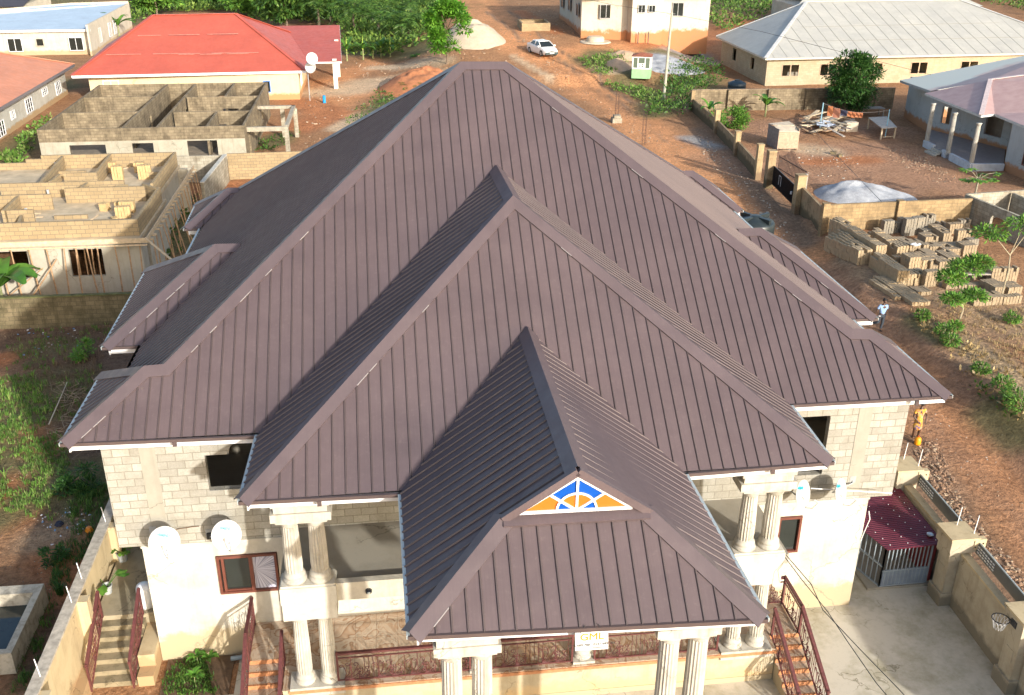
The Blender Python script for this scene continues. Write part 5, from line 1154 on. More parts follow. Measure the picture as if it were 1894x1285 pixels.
def banana(label, base, h, n, wid=.45, group=None, newleaf=False, Ls=1.):
    root = thing('banana_plant', label, 'banana plant', base, group); t = MB(); t.path([V(0, 0, -.1), V(.02, 0, h*.55)], .11*Ls, 8, .06*Ls); vs = []; fs = []
    for i in range(n):
        a = 2*math.pi*i/n*1.37+rnd.uniform(-.3, .3); dn_ = V(math.cos(a), math.sin(a)); L = h*rnd.uniform(.65, .95); w_ = wid*rnd.uniform(.8, 1.1); el = rnd.uniform(.5, 1.25); pts = []
        p = V(.02, 0, h*.5); 
        for k in range(9): pts.append(p.copy()); e_ = el-1.5*(k/8)**1.3; p = p+(dn_*math.cos(e_)+V(0, 0, math.sin(e_)))*(L/8)
        sd_ = V(-dn_.y, dn_.x)
        for k in range(9):
            ww = w_*.5*math.sin(math.pi*min(1, (k+.35)/8.6))**.6 if k > 0 else .02; o = len(vs)
            vs += [pts[k]+sd_*ww+V(0, 0, ww*.35), pts[k], pts[k]-sd_*ww+V(0, 0, ww*.35)]
            if k: fs += [(o-3, o-2, o+1, o), (o-2, o-1, o+2, o+1)]
    t.build('stem', plain('banana_stem', (.22, .24, .10), .7, var=.3), root, local=True)
    o_ = vobj('leaves', vs, fs, BANL, root)
    if newleaf: m = MB(); m.path([V(0, 0, h*.5), V(.03, 0, h*.9), V(.06, 0, h*1.15)], .09, 6, .02); m.build('new_leaf', plain('new_leaf', (.32, .45, .06), .5), root, local=True)
for i, (u, v) in enumerate(((642, 112), (672, 110), (705, 106), (722, 106))): banana('young banana plant with an upright yellow new leaf at the edge of the thicket', G(u, v), 2.6, 7, .5, 'banana plants along the thicket', True)
banana('low banana plant without a new leaf between the others at the thicket', G(690, 108), 1.9, 7, .45); banana('banana plant at the right end of the thicket row', G(758, 98), 2.4, 8, .5)
banana('banana plant behind the red roofed bungalow beside the pale grey house', G(222, 74), 4.0, 9, .6)
banana('large banana plant against the scaffolding left of the brown fence', V(-12.0, 27.5), 3.1, 9, 1.15); banana('banana clump inside the yard below the panel wall', G(1415, 216), 2.2, 9, .5); banana('small banana plant inside the yard left of the first road pillar', G(1310, 222), 2.0, 7, .45)
def palm(label, base, h, n=22, L=3.6, mat=LG2, name='oil_palm', group=None, tr=.22):
    root = thing(name, label, 'palm', base, group); 
    if h > .5: t = MB(); t.path([V(0, 0, -.2), V(.1, 0, h*.5), V(0, 0, h)], tr, 8, tr*.8); t.build('trunk', BARK, root, local=True)
    Lv = Leaves()
    for i in range(n):
        a = i*2.399+rnd.uniform(-.1, .1); d0 = V(math.cos(a), math.sin(a)); el = rnd.uniform(.1, 1.35); p = V(0, 0, h); step = L/14
        for k in range(14):
            e_ = el-1.9*(k/14)**1.4; d = d0*math.cos(e_)+V(0, 0, math.sin(e_)); p2 = p+d*step; s_ = V(-d0.y, d0.x); ll = L*.22*math.sin(math.pi*(k+1.5)/16)
            for sgn in (-1, 1): Lv.quad(p, s_*sgn+d*.5-V(0, 0, .35), ll+.1, .09*L/3.6)
            Lv.quad(p, d, step*1.2, .05); p = p2
    vobj('fronds', Lv.v, Lv.f, mat, root)
palm('small young palm growing from the red earth mound', G(760, 172), .15, 16, 1.9, LG1, 'young_palm')
for i, (u, v, h) in enumerate(((700, 72, 5.0), (745, 84, 4.6), (790, 74, 4.2), (655, 66, 5.5), (590, 55, 5.5), (690, 50, 6), (760, 52, 5.5), (800, 40, 3.2))): palm('dark oil palm in the thicket beyond the bungalow', G(u, v), h*.6, 30, 5.0, LG1, group='oil palms in the thicket')
for i, (u, v, h, r) in enumerate(((290, 28, 3.5, 3), (530, 52, 5, 3.6), (610, 44, 5.5, 4), (470, 28, 4, 3.6), (560, 28, 5, 4), (400, 14, 3.4, 3.4))):
    tree('thicket_tree', 'dark spreading tree in the thicket beyond the bungalow', G(u, v), h*1.25, r*1.1, .9, 2600, LG3 if i % 3 == 0 else LG1, h*1.0, .2, 'spreading trees in the thicket', 20, seed=30+i)
# ---- scrub: nobody could count it
def inpoly(x, y, P):
    c = False; n = len(P)
    for i in range(n):
        a, b = P[i], P[(i+1) % n]
        if (a.y > y) != (b.y > y) and x < (b.x-a.x)*(y-a.y)/(b.y-a.y)+a.x: c = not c
    return c
def scrub(name, label, poly_px, dens, hh, leaf, mat, per=9, seed=1, hv=.5):
    P = [(GT if v > 60 else G)(u, v) for u, v in poly_px]; x0, x1, y0, y1 = min(p.x for p in P), max(p.x for p in P), min(p.y for p in P), max(p.y for p in P)
    L = Leaves(); N = int((x1-x0)*(y1-y0)*dens)
    for _ in range(N):
        x, y = rnd.uniform(x0, x1), rnd.uniform(y0, y1)
        if not inpoly(x, y, P): continue
        k = noise.noise(Vector((x*.16, y*.16, seed)))*.5+.5; k2 = noise.noise(Vector((x*.5, y*.5, seed+9)))*.5+.5
        if k2 < .28: continue
        h = hh*(hv+k*(1.4-hv))*rnd.uniform(.7, 1.2); b = V(x, y, H(x, y))
        for i in range(per): d = rdir(.8); r = h*.5; L.quad(b+V(d.x*r*.8, d.y*r*.8, h*(.35+.65*rnd.random())*(.6+.4*abs(d.z))), d+V(0, 0, .2), leaf*rnd.uniform(.6, 1.4), leaf*.5)
    o = vobj(name, L.v, L.f, mat); tag(o, label, 'scrub', kind='stuff'); return o
SC1 = leafmat('scrub_leaf', (.04, .09, .018), (.11, .20, .035), (.26, .36, .08), .6)
SC2 = leafmat('cassava_leaf', (.05, .11, .02), (.10, .19, .035), (.2, .3, .07), .6)
scrub('thicket', 'rank green thicket of grass and bushes beyond the bungalow', [(236, 50), (250, -12), (800, -22), (815, 20), (800, 60), (775, 92), (640, 106), (632, 44), (480, 44), (450, 24), (290, 24)], .95, 1.5, .62, SC1, 9, 1)
scrub('low_scrub', 'low green crop and scrub beyond the long grey roof', [(1296, 40), (1300, -25), (1940, -40), (1940, 40), (1780, -4), (1490, -4), (1400, 40), (1330, 62)], .5, 1.3, .55, SC2, 8, 2)
scrub('roadside_scrub', 'green scrub around the foot of the concrete pole', [(1232, 150), (1290, 118), (1336, 140), (1330, 165), (1276, 178), (1268, 215), (1205, 222), (1192, 200), (1235, 190)], 2.2, 1.5, .34, LG1, 9, 3)
scrub('verge_grass', 'short green growth around the kiosk on the verge', [(1068, 112), (1150, 96), (1160, 118), (1125, 140), (1170, 160), (1225, 170), (1230, 190), (1190, 190), (1130, 165), (1085, 125)], 4.2, .45, .28, GRS, 6, 4, .3)
scrub('verge_grass', 'green weeds between the scaffolded building and the villa', [(288, 400), (330, 372), (372, 372), (352, 400), (335, 470), (300, 480), (280, 470)], 3.5, .55, .25, LG1, 7, 5)
scrub('verge_grass', 'patchy weeds around the grey pillars of the roofless house', [(478, 262), (560, 240), (520, 275), (505, 282), (476, 285)], 2.5, .4, .25, LG1, 6, 6); scrub('verge_grass', 'weeds at the foot of the red earth mound', [(690, 175), (740, 165), (790, 195), (740, 210), (640, 240), (650, 215)], 1.6, .6, .25, LG1, 6, 7)
scrub('verge_grass', 'long grass between the orange roofed house and the roofless house', [(0, 330), (0, 292), (74, 228), (100, 215), (70, 262), (30, 315)], 3.0, .6, .35, GRS, 7, 8, .4)
scrub('verge_grass', 'dry weeds along the edge of the dirt road bank', [(1690, 585), (1790, 640), (1894, 700), (1894, 790), (1800, 740), (1700, 640)], 1.6, .32, .22, STRAW, 6, 9, .3); scrub('verge_grass', 'green weeds low on the road bank', [(1800, 720), (1894, 740), (1894, 800), (1850, 790)], 4, .4, .2, LG1, 7, 10)
# ---- grass tufts in the left plot (blades)
def tufts(name, label, poly_px, n, L0_, w0, mat, thr=.45, nb=9, flat=None, z=None):
    P = [G(u, v) for u, v in poly_px]; x0, x1, y0, y1 = min(p.x for p in P), max(p.x for p in P), min(p.y for p in P), max(p.y for p in P); L = Leaves(); c = 0; tries = 0
    while c < n and tries < n*40:
        tries += 1; x, y = rnd.uniform(x0, x1), rnd.uniform(y0, y1)
        if not inpoly(x, y, P) or noise.noise(Vector((x*.5, y*.5, 4)))*.5+.5 < thr*rnd.uniform(.6, 1.2): continue
        c += 1; b = V(x, y, H(x, y) if z is None else z); s_ = rnd.uniform(.5, 1.3)
        for _ in range(nb): a = rnd.uniform(0, 6.28); q = rnd.uniform(.2, 1.1); L.blade(b+V(rnd.gauss(0, .06), rnd.gauss(0, .06)), V(math.cos(a)*q, math.sin(a)*q), L0_*s_*rnd.uniform(.6, 1.1), w0)
    return tag(vobj(name, L.v, L.f, mat), label, 'grass', kind='stuff')
tufts('grass', 'green grass tufts on the plot left of the villa', [(-40, 700), (60, 690), (110, 760), (130, 880), (90, 940), (-60, 960)], 620, .26, .028, GRS, .46, 8); tufts('grass', 'scattered grass over the brown litter left of the villa', [(-30, 620), (220, 600), (190, 680), (120, 810), (180, 860), (210, 960), (130, 1000), (-40, 900)], 330, .26, .026, GRS, .5, 8)
tufts('grass', 'low grass along the foot of the left compound wall', [(150, 880), (215, 880), (205, 960), (110, 1100), (60, 1285), (20, 1285), (90, 1080)], 260, .3, .02, LG1, .45, 9); tufts('grass', 'weeds covering the planting bed by the villa', [(318, 1222), (380, 1216), (400, 1285), (300, 1285)], 170, .15, .03, LG1, .4, 7, z=.03)
tufts('straw', 'dry straw on the dusty ground beyond the road', [(1660, 600), (1760, 560), (1920, 600), (1920, 760), (1780, 690)], 420, .22, .02, STRAW, .4, 7); tufts('straw', 'brown dry stalks on the litter left of the villa', [(0, 620), (220, 600), (190, 680), (120, 800), (60, 690)], 500, .35, .018, plain('dead_stalk', (.16, .11, .07), .9), .3, 5)
def seedl(u, v, n=9, L_=.5, lab='maize like seedling on the plot left of the villa', mat=GRS):
    b = GT(u, v); L = Leaves()
    for i in range(n): a = i*2.4+rnd.random(); q = rnd.uniform(.3, 1.); L.blade(V(0, 0, 0), V(math.cos(a)*q, math.sin(a)*q), L_*rnd.uniform(.7, 1.2), .045)
    tag(vobj('seedling', L.v, L.f, mat, None, b), lab, 'seedling', 'seedlings on the left plot')
for u, v in ((18, 742), (40, 665), (62, 700), (78, 720), (52, 718), (75, 790), (45, 880), (10, 885), (105, 745), (20, 800), (122, 650), (38, 780), (100, 675), (85, 765)): seedl(u, v)
b = GT(112, 1100); L = Leaves()
for i in range(60): a = rnd.uniform(0, 6.28); q = rnd.uniform(.2, 1.); L.blade(V(rnd.gauss(0, .05), rnd.gauss(0, .05)), V(math.cos(a)*q, math.sin(a)*q), rnd.uniform(.3, .6), .03)
tag(vobj('spiky_weed', L.v, L.f, LG2, None, b), 'spiky dark weed beside the concrete basin and compound wall', 'weed')
# dead branches
BR = plain('dead_branch', (.30, .23, .16), .9, var=.3)
dbm = MB()
for i in range(70):
    p = GT(rnd.uniform(110, 175), rnd.uniform(720, 840)); a = rnd.uniform(0, 6.28); q = p+V(math.cos(a)*rnd.uniform(.3, .9), math.sin(a)*rnd.uniform(.3, .9), rnd.uniform(.1, .6)); r_ = q+V(rnd.gauss(0, .25), rnd.gauss(0, .25), rnd.uniform(-.2, .2)); dbm.path([p+V(0, 0, rnd.uniform(0, .3)), q, r_], .012, 4, .005)
tag(dbm.build('brushwood', BR), 'tangle of dead brushwood left of the front roof corner', 'brushwood', kind='stuff')
m = MB(); m.path([GT(90, 785), GT(112, 755)+V(0, 0, .35), GT(128, 725)+V(0, 0, .5)], .03, 6, .015); tag(m.build('dead_branch', plain('pale_branch', (.5, .44, .34), .9)), 'long pale dead branch leaning on the brushwood', 'branch')
# litter and stones
def scatter(name, label, poly_px, n, s0, s1, mats, cat, dz=0.):
    P = [G(u, v) for u, v in poly_px]; x0, x1, y0, y1 = min(p.x for p in P), max(p.x for p in P), min(p.y for p in P), max(p.y for p in P); m = MB(); c = 0
    while c < n:
        x, y = rnd.uniform(x0, x1), rnd.uniform(y0, y1)
        if not inpoly(x, y, P): continue
        c += 1; s = rnd.uniform(s0, s1); a = rnd.uniform(0, 3.14); z = H(x, y); X = V(math.cos(a), math.sin(a)); Y = V(-X.y, X.x); m.cm = rnd.randrange(len(mats)); o = len(m.v)
        vs = [V(x, y, z-s*.2)+X*(s*math.cos(t)*rnd.uniform(.7, 1.2))+Y*(s*.6*math.sin(t)*rnd.uniform(.7, 1.2)) for t in [i*1.2566 for i in range(5)]]
        vs += [v+V(0, 0, s*rnd.uniform(.35, .7))+(V(x, y, z)-v)*.25 for v in vs]; m.add(vs, [(i, (i+1) % 5, 5+(i+1) % 5, 5+i) for i in range(5)]+[(5, 6, 7, 8, 9)])
    return tag(m.build(name, mats), label, cat, kind='stuff')
ST1, ST2, ST3 = plain('stone_pale', (.38, .28, .19), .9, var=.3), plain('stone_brown', (.26, .16, .10), .9, var=.3), plain('stone_white', (.42, .37, .31), .9)
PLB, PLW2 = plain('blue_plastic', (.15, .3, .5), .4), plain('white_plastic', (.7, .7, .72), .4)
scatter('rubble', 'rubble and dry leaves between the right compound wall and the road', [(1690, 830), (1730, 810), (1790, 950), (1894, 1060), (1940, 1200), (1870, 1100), (1780, 960), (1720, 900)], 700, .03, .12, [ST1, ST2, ST2, ST2], 'rubble')
scatter('road_stones', 'stones scattered on the dirt road', [(1140, 180), (1260, 270), (1400, 400), (1560, 560), (1700, 700), (1894, 900), (1894, 1000), (1700, 780), (1500, 560), (1300, 390), (1120, 215)], 900, .02, .055, [ST1, ST2, ST3], 'stones')
scatter('road_stones', 'pale rubble along the near edge of the upper road', [(940, 100), (1010, 120), (1230, 270), (1220, 285), (1100, 205), (950, 112)], 260, .04, .14, [ST1, ST2, ST2], 'stones'); scatter('road_stones', 'rubble at the fence foot along the road', [(1290, 240), (1330, 270), (1480, 440), (1470, 460), (1380, 380), (1300, 290)], 260, .04, .14, [ST1, ST2, ST3], 'stones')
scatter('yard_rubble', 'stone chips in front of the veranda house', [(1640, 270), (1700, 285), (1780, 330), (1740, 340), (1650, 300)], 220, .05, .14, [ST1, ST2], 'stones'); scatter('yard_rubble', 'scraps of wood and stone around the wooden crate', [(1400, 285), (1500, 270), (1600, 300), (1560, 330), (1440, 320)], 90, .05, .14, [ST1, ST2, ST3], 'rubble')
scatter('litter', 'plastic scraps and rubbish left of the villa', [(30, 600), (140, 590), (150, 640), (40, 660)], 60, .03, .09, [PLW2, PLB, ST3, ST2], 'litter'); scatter('litter', 'rubbish heap beside the left compound wall', [(70, 950), (165, 930), (170, 985), (90, 1010)], 110, .02, .07, [PLW2, PLB, ST2, ST2, ST1], 'litter'); scatter('litter', 'dead leaves and chips over the left plot', [(0, 610), (230, 600), (170, 760), (180, 940), (60, 1200), (0, 1060)], 900, .015, .05, [ST2, ST1, ST2], 'litter')
scatter('clods', 'clods of earth over the far bare ground', [(560, 190), (640, 110), (900, 110), (980, 60), (860, 0), (1100, 80), (1000, 130), (700, 220), (560, 300)], 500, .05, .2, [ST1, ST2], 'clods')
# ================================================================ THINGS ON THE VILLA
dish('satellite_dish', GY(304, 1003, -.42), (.30, -.9, .42), .43, 'left of the two white dishes beside the brown sliding window', GY(283, 980, YW), 'dishes on the left front wall')
dish('satellite_dish', GY(419, 990, -.40), (.30, -.9, .42), .42, 'white dish directly above the left sliding window', GY(387, 985, YW), 'dishes on the left front wall')
dish('satellite_dish', GY(1486, 914, -.35), (.62, -.74, .28), .42, 'white dish beside the double columns on the right front wall', GY(1462, 900, YW), 'dishes on the right front wall')
dish('satellite_dish', GY(1556, 910, -.30), (.68, -.70, .26), .41, 'rightmost white dish on the right front wall', GY(1577, 886, YW), 'dishes on the right front wall')
sg = thing('hanging_sign', 'white board with yellow letters hung below the porch eave', 'sign', GY(1094, 1168, -8.3))
q0, q1_, q2_, q3_ = GY(1064, 1171, -8.3), GY(1125, 1166, -8.3), GY(1125, 1200, -8.3), GY(1064, 1204, -8.3)
m = MB(); m.prism([q0, q3_, q2_, q1_], (0, .02, 0)); bo = m.build('board', plain('sign_white', (.6, .6, .58), .4, var=.02), sg)
c_ = (q0+q1_+q2_+q3_)/4-Vector(sg.location); e = (q1_-q0).normalized(); up_ = Vector((0, -1, 0)).cross(e)*-1; up_ = up_ if up_.z > 0 else -up_; rot = Matrix((e, up_, e.cross(up_))).transposed()
text_mesh('GML', .235, c_+up_*.105+V(0, -.006), rot, plain('sign_yellow', (.36, .24, .005), .4, var=.02), 'lettering', bo); text_mesh('0276 689 788 · 0247 689 788', .078, c_-up_*.085+V(0, -.006), rot, plain('sign_black', (.03, .03, .03)), 'phone_number', bo, .002)
m = MB(); m.obox(c_+e*.14-up_*.17+V(0, -.004), e*.12, V(0, .002), up_*.006); m.build('small_print', plain('sign_black', (.03, .03, .03)), bo, local=True)
m = MB(); m.tube(q0+e*.1, q0+e*.2+V(0, .05, .14), .008); m.tube(q1_-e*.1, q1_-e*.2+V(0, .05, .14), .008); m.build('hanger', BLKM, sg)
p = GY(682, 1093, -2.43); lm = thing('wall_lamp', 'small round black lamp on the balcony parapet', 'lamp', p); m = MB(); m.lathe(p+V(0, 0, -.06), [(.04, 0), (.085, .03), (.085, .1), (.05, .13)], 12); m.build('housing', BLKM, lm); m = MB(); m.tube(p+V(0, -.06, 0), p+V(0, -.1, 0), .045, .03, 10); m.build('lens', plain('lamp_glass', (.4, .45, .45), .2), lm)
m = MB(); p = GY(387, 985, YW); m.box(p.x-.06, p.x+.06, YW-.09, YW-.0, p.z-.16, p.z+.02); tag(m.build('junction_box', BLKM), 'small black box on the wall behind the dish above the window', 'box')
# wires over the yard
WB_ = plain('black_cable', (.015, .015, .015), .5)
def cable(label, pts, r=.012, grp=None, cat='cable', mat=None, name='cable'):
    m = MB(); m.path(pts, r, 5); return tag(m.build(name, mat or WB_), label, cat, grp)
cable('black cable from the right columns across the yard, left of the pair', [GY(1447, 1024, -2.3)]+[G(u, v, z) for u, v, z in ((1480, 1068, 4.1), (1530, 1130, 3.5), (1570, 1190, 3.1), (1620, 1262, 2.8), (1660, 1310, 2.7))]); cable('black cable from the right columns across the yard, right of the pair', [GY(1450, 1022, -2.3)]+[G(u, v, z) for u, v, z in ((1500, 1080, 4.2), (1522, 1128, 3.7), (1590, 1200, 3.2), (1660, 1272, 2.9), (1700, 1315, 2.8))])
cable('thin white cable running down the right corner of the villa', [GY(1607, 945, YW-.02), GY(1609, 960, YW-.03), GY(1598, 985, YW-.03), GY(1592, 1000, YW-.02)], .014, mat=RODM)
cable('crooked crack line of old wire under the upper blocks between the dishes', [GY(u, v, YW-.035) for u, v in ((326, 979), (335, 977), (345, 976), (356, 974), (368, 973))], .012, mat=plain('rust_wire', (.12, .06, .03)), name='wire')
m = MB(); m.tube(GY(1500, 903, -.1), GY(1650, 912, -.1), .014); tag(m.build('white_pipe', RODM), 'white conduit running behind the dishes to the kennel', 'pipe')
# plants in pots
def pot(base, label, r, h, leaf, nl, sz):
    root = thing('potted_plant', label, 'potted plant', base); m = MB(); m.lathe(base, [(r*.75, 0), (r, h), (r*1.08, h), (r*1.08, h+.03), (r*.9, h+.03), (r*.88, h-.04)], 16); m.build('pot', plain('grey_bucket', (.34, .36, .36), .5), root); m = MB(); m.lathe(base, [(r*.88, h-.06), (.01, h-.03)], 12); m.build('soil', plain('bed_soil', (.115, .07, .04)), root)
    L = Leaves(); t = MB()
    for i in range(nl):
        a = i*2.2+.4; d = V(math.cos(a), math.sin(a), .9); tip = V(0, 0, h)+d*sz*.9; t.path([V(0, 0, h-.05), tip], .012, 5)
        for s_ in (0, 1): L.leaf(tip-d*sz*.2, V(math.cos(a), math.sin(a), -.15+.1*s_), sz, sz*.75, .12)
    t.build('stem', LG1, root, local=True); vobj('leaves', L.v, L.f, leaf, root)
pot(G(200, 1096, 1.1), 'grey bucket with two large heart shaped leaves at the top of the left steps', .15, .26, BANL, 4, .42); pot(G(228, 1036, 1.1), 'grey pot with a bushy plant farther along the left side path', .17, .3, LG3, 12, .22)
m = MB(); p = G(272, 1120, 1.1); m.lathe(p, [(.2, 0), (.23, .1), (.23, .65), (.2, .75), (.08, .8)], 16); tag(m.build('white_drum', plain('white_drum', (.72, .74, .76), .35), smooth=True), 'white plastic drum against the villa at the top of the left steps', 'drum')
m = MB(); p = G(436, 1222, 0); m.tube(p+V(-.12, 0, .1), p+V(.2, 0, .12), .07, n=12); tag(m.build('pipe_stub', plain('grey_blue_pvc', (.2, .25, .28), .4)), 'grey blue pipe stub beside the left veranda stair', 'pipe')
for u, v, n_ in ((365, 1225, 9), (388, 1228, 7), (360, 1262, 10)): banana('broad leaved seedling in the planting bed', G(u, v, .03), .4, n_, .12, 'broad leaved seedlings in the planting bed', False, .15)
# concrete basin bottom left
bs = thing('concrete_basin', 'weathered concrete water basin cut by the left edge', 'basin', G(20, 1160, .6)); zt = .75
a, b, c_, d_ = G(-60, 1085, zt), G(70, 1083, zt), G(18, 1208, zt), G(-80, 1212, zt)
a.y = b.y = (a.y+b.y)/2; m = MB(); bx0, bx1, by0, by1 = c_.x-2.4, (b.x+c_.x)/2+.1, c_.y, b.y
m.wall(V(bx0, by0), V(bx1, by0), 0, zt, .2); m.wall(V(bx1, by0), V(bx1, by1), 0, zt, .2); m.wall(V(bx1, by1), V(bx0, by1), 0, zt, .42); m.wall(V(bx0, by1), V(bx0, by0), 0, zt, .2)
m.build('rim_wall', plaster('lichen_concrete', (.50, .45, .36), (.13, .11, .08), .8, streak=.3, scale=3.5), bs); m = MB(); m.box(bx0+.2, bx1-.2, by0+.2, by1-.42, .1, .3); m.build('water', plain('dark_water', (.02, .03, .03), .08), bs)
m = MB(); m.lathe(GT(166, 985)+V(0, 0, .02), [(.10, 0), (.14, .08), (.1, .2), (.05, .22)], 7); tag(m.build('orange_bag', plain('orange_plastic', (.7, .22, .01), .4)), 'small orange plastic bag lying by the left compound wall', 'bag')
m = MB(); m.lathe(GT(110, 972), [(.1, 0), (.17, .06), (.09, .16)], 7); tag(m.build('dark_cloth', plain('navy_cloth', (.02, .025, .05), .9)), 'crumpled dark blue cloth on the rubbish', 'cloth')
# ---- kennel
k0, k1, k2 = V(22.9, .95), V(24.9, 1.15), V(24.9, 3.9); kn = thing('kennel', 'grey barred kennel under a maroon corrugated roof beside the villa', 'kennel', (23.9, 2.4, 0))
KM = plain('kennel_grey', (.26, .30, .33), .45, var=.15); zr = 1.72
m = MB(); m.box(22.75, 24.95, .95, 3.95, .03, .12); m.build('plinth', CONC, kn)
def grid(a, b, n, plate):
    d = (b-a); m = MB()
    for z in (.14, .72 if plate else .9, zr-.06): m.beam(a+V(0, 0, z), b+V(0, 0, z), .05, .05)
    for i in range(n+1): q = a+d*(i/n); m.beam(q+V(0, 0, .12), q+V(0, 0, zr-.05), .045 if i in (0, n) else .028, .045 if i in (0, n) else .028, (0, 1, 0))
    f_ = m.build('bar_panel', KM, kn)
    if plate: m = MB(); m.wall(a, b, .14, .72, .02); [m.beam(a+d*((i+.5)/n)-V(0, .012, 0)+V(0, 0, .16), a+d*((i+.5)/n)-V(0, .012, 0)+V(0, 0, .7), .02, .02, (0, 1, 0)) for i in range(n)]; m.build('kick_plate', plain('kennel_plate', (.22, .26, .31), .4), f_)
grid(V(23.15, 1.0), V(24.75, 1.05), 12, True); grid(V(22.3, 3.8), V(23.15, 1.0), 14, False)
m = MB(); m.box(24.85, 24.93, 1.1, 3.8, .12, zr-.1); m.build('back_panel', plain('kennel_red', (.2, .03, .03), .6), kn)
KR = plain('maroon_sheet', (.115, .016, .03), .35, var=.15)
m = MB(); r0_, r1_, r2__, r3_ = V(23.05, .75, zr), V(24.9, .72, zr+.1), V(25.0, 4.0, zr+.12), V(22.15, 4.0, zr)
m.prism([r0_, r1_, r2__, r3_], (0, 0, .02))
for i in range(34):
    t_ = (i+.5)/34; m.beam(r0_.lerp(r3_, t_)+V(0, 0, .025), r1_.lerp(r2__, t_)+V(0, 0, .025), .03, .016)
kr = m.build('roof', KR, kn)
m = MB(); 
for t_ in (.12, .42, .68, .9):
    for i in range(9): q = r0_.lerp(r3_, (i+.6)/9.5).lerp(r1_.lerp(r2__, (i+.6)/9.5), t_); m.lathe(q+V(0, 0, .035), [(.018, 0), (.012, .02)], 6)
m.build('roof_bolt', RODM, kr)
m = MB(); m.lathe(r1_+V(-.25, .45, .05), [(.1, 0), (.11, .05), (.06, .07)], 14); tag(m.build('tin_lid', plain('tin', (.5, .52, .52), .3, .7)), 'round tin lid lying on the maroon kennel roof', 'lid')
# ---- basketball hoop
hp = thing('basketball_hoop', 'small basketball hoop with white net on the near right pier', 'hoop', (24.3, -3.9, 2.3)); c = G(1851, 1144, 2.3); m = MB(); pts = [c+V(.23*math.cos(a), .23*math.sin(a)) for a in [i*.3927 for i in range(17)]]; m.path(pts, .014, 6); m.path([c+V(.22, 0), V(24.54, -3.5, 2.3)], .02); m.box(24.48, 24.56, -3.62, -3.38, 2.2, 2.4); m.build('rim', BLKM, hp)
m = MB(); 
for i in range(12):
    a = i*.5236; a2 = a+.26
    m.path([c+V(.225*math.cos(a), .225*math.sin(a)), c+V(.17*math.cos(a2), .17*math.sin(a2), -.15), c+V(.12*math.cos(a), .12*math.sin(a), -.34)], .006, 4); m.path([c+V(.225*math.cos(a), .225*math.sin(a)), c+V(.17*math.cos(a2-.52), .17*math.sin(a2-.52), -.15), c+V(.12*math.cos(a), .12*math.sin(a), -.34)], .006, 4)
m.build('net', RODM, hp)
# ================================================================ WATER TANKS, KIOSK, POLE, CAR
TK = plain('tank_black', (.022, .030, .033), .38, var=.2)
tk = thing('water_tank', 'large black plastic water tank with crossed top ribs behind the right side of the villa', 'tank', (0, 0, 0)); c = G(1398, 399, 3.5); tk.location = (c.x, c.y, 0)
m = MB(); R_ = 1.12; m.lathe((c.x, c.y, .6), [(R_, .7), (R_, 1.2), (R_*.97, 1.25), (R_, 1.3), (R_, 1.9), (R_*.97, 1.95), (R_, 2.0), (R_, 2.5), (R_*.93, 2.62), (R_*.5, 2.78), (.35, 2.84), (.3, 2.92), (.05, 2.93)], 40); m.build('body', TK, tk, smooth=True)
m = MB()
for a in (.5, 2.07): e = V(math.cos(a), math.sin(a)); m.obox(V(c.x, c.y, 3.38)-e*0, e*R_*.96, V(-e.y, e.x)*.09, V(0, 0, .13))
m.build('top_rib', TK, tk); m = MB(); m.lathe((c.x, c.y, 0), [(R_*1.1, 0), (R_*1.1, 1.3)], 24); m.build('stand', plain('block_stand', (.4, .36, .28), .9), tk)
tk = thing('water_tank', 'small dark blue black tank beside the long grey roofed house', 'tank', G(1362, 168)); c = G(1362, 168); m = MB(); m.lathe(c, [(1.0, 0), (1.0, .4), (.95, .45), (1.0, .5), (1.0, .9), (.5, 1.1), (.2, 1.15)], 24); m.build('body', plain('tank_navy', (.02, .04, .06), .4), tk, smooth=True); m = MB(); m.lathe(c+V(0, 0, 1.1), [(.3, 0), (.3, .1), (.05, .12)], 16); m.build('lid', TK, tk)
# kiosk
kc = GT(1187, 142); kk = thing('kiosk', 'small green and white kiosk with a rusty roof on the verge', 'kiosk', kc, rz=0); w2_ = 1.05
MT, KW = plain('mint_paint', (.28, .50, .25), .6, var=.12), plain('kiosk_white', (.74, .74, .72), .5)
cx, cy = kc.x, kc.y+.2
def rotk(v): a = -.32; return V(cx+v.x*math.cos(a)-v.y*math.sin(a), cy+v.x*math.sin(a)+v.y*math.cos(a), v.z+kc.z-.05)
def kbox(m, x0, x1, y0, y1, z0, z1): m.add([rotk(V(x, y, z)) for z in (z0, z1) for y in (y0, y1) for x in (x0, x1)], [(0, 2, 3, 1), (4, 5, 7, 6), (0, 1, 5, 4), (2, 6, 7, 3), (0, 4, 6, 2), (1, 3, 7, 5)])
m = MB(); kbox(m, -w2_, w2_, -w2_, w2_, 0, 1.05); m.build('lower_wall', MT, kk); m = MB()
for x, y in ((-1, -1), (1, -1), (-1, 1), (1, 1)): kbox(m, min(x*w2_, x*(w2_-.14)), max(x*w2_, x*(w2_-.14)), min(y*w2_, y*(w2_-.14)), max(y*w2_, y*(w2_-.14)), 1.05, 2.4)
for z0, z1 in ((1.05, 1.17), (2.28, 2.4)):
    kbox(m, -w2_+.14, w2_-.14, -w2_, -w2_+.1, z0, z1); kbox(m, w2_-.1, w2_, -w2_+.14, w2_-.14, z0, z1); kbox(m, -w2_, -w2_+.1, -w2_+.14, w2_-.14, z0, z1); kbox(m, -w2_+.14, w2_-.14, w2_-.1, w2_, z0, z1)
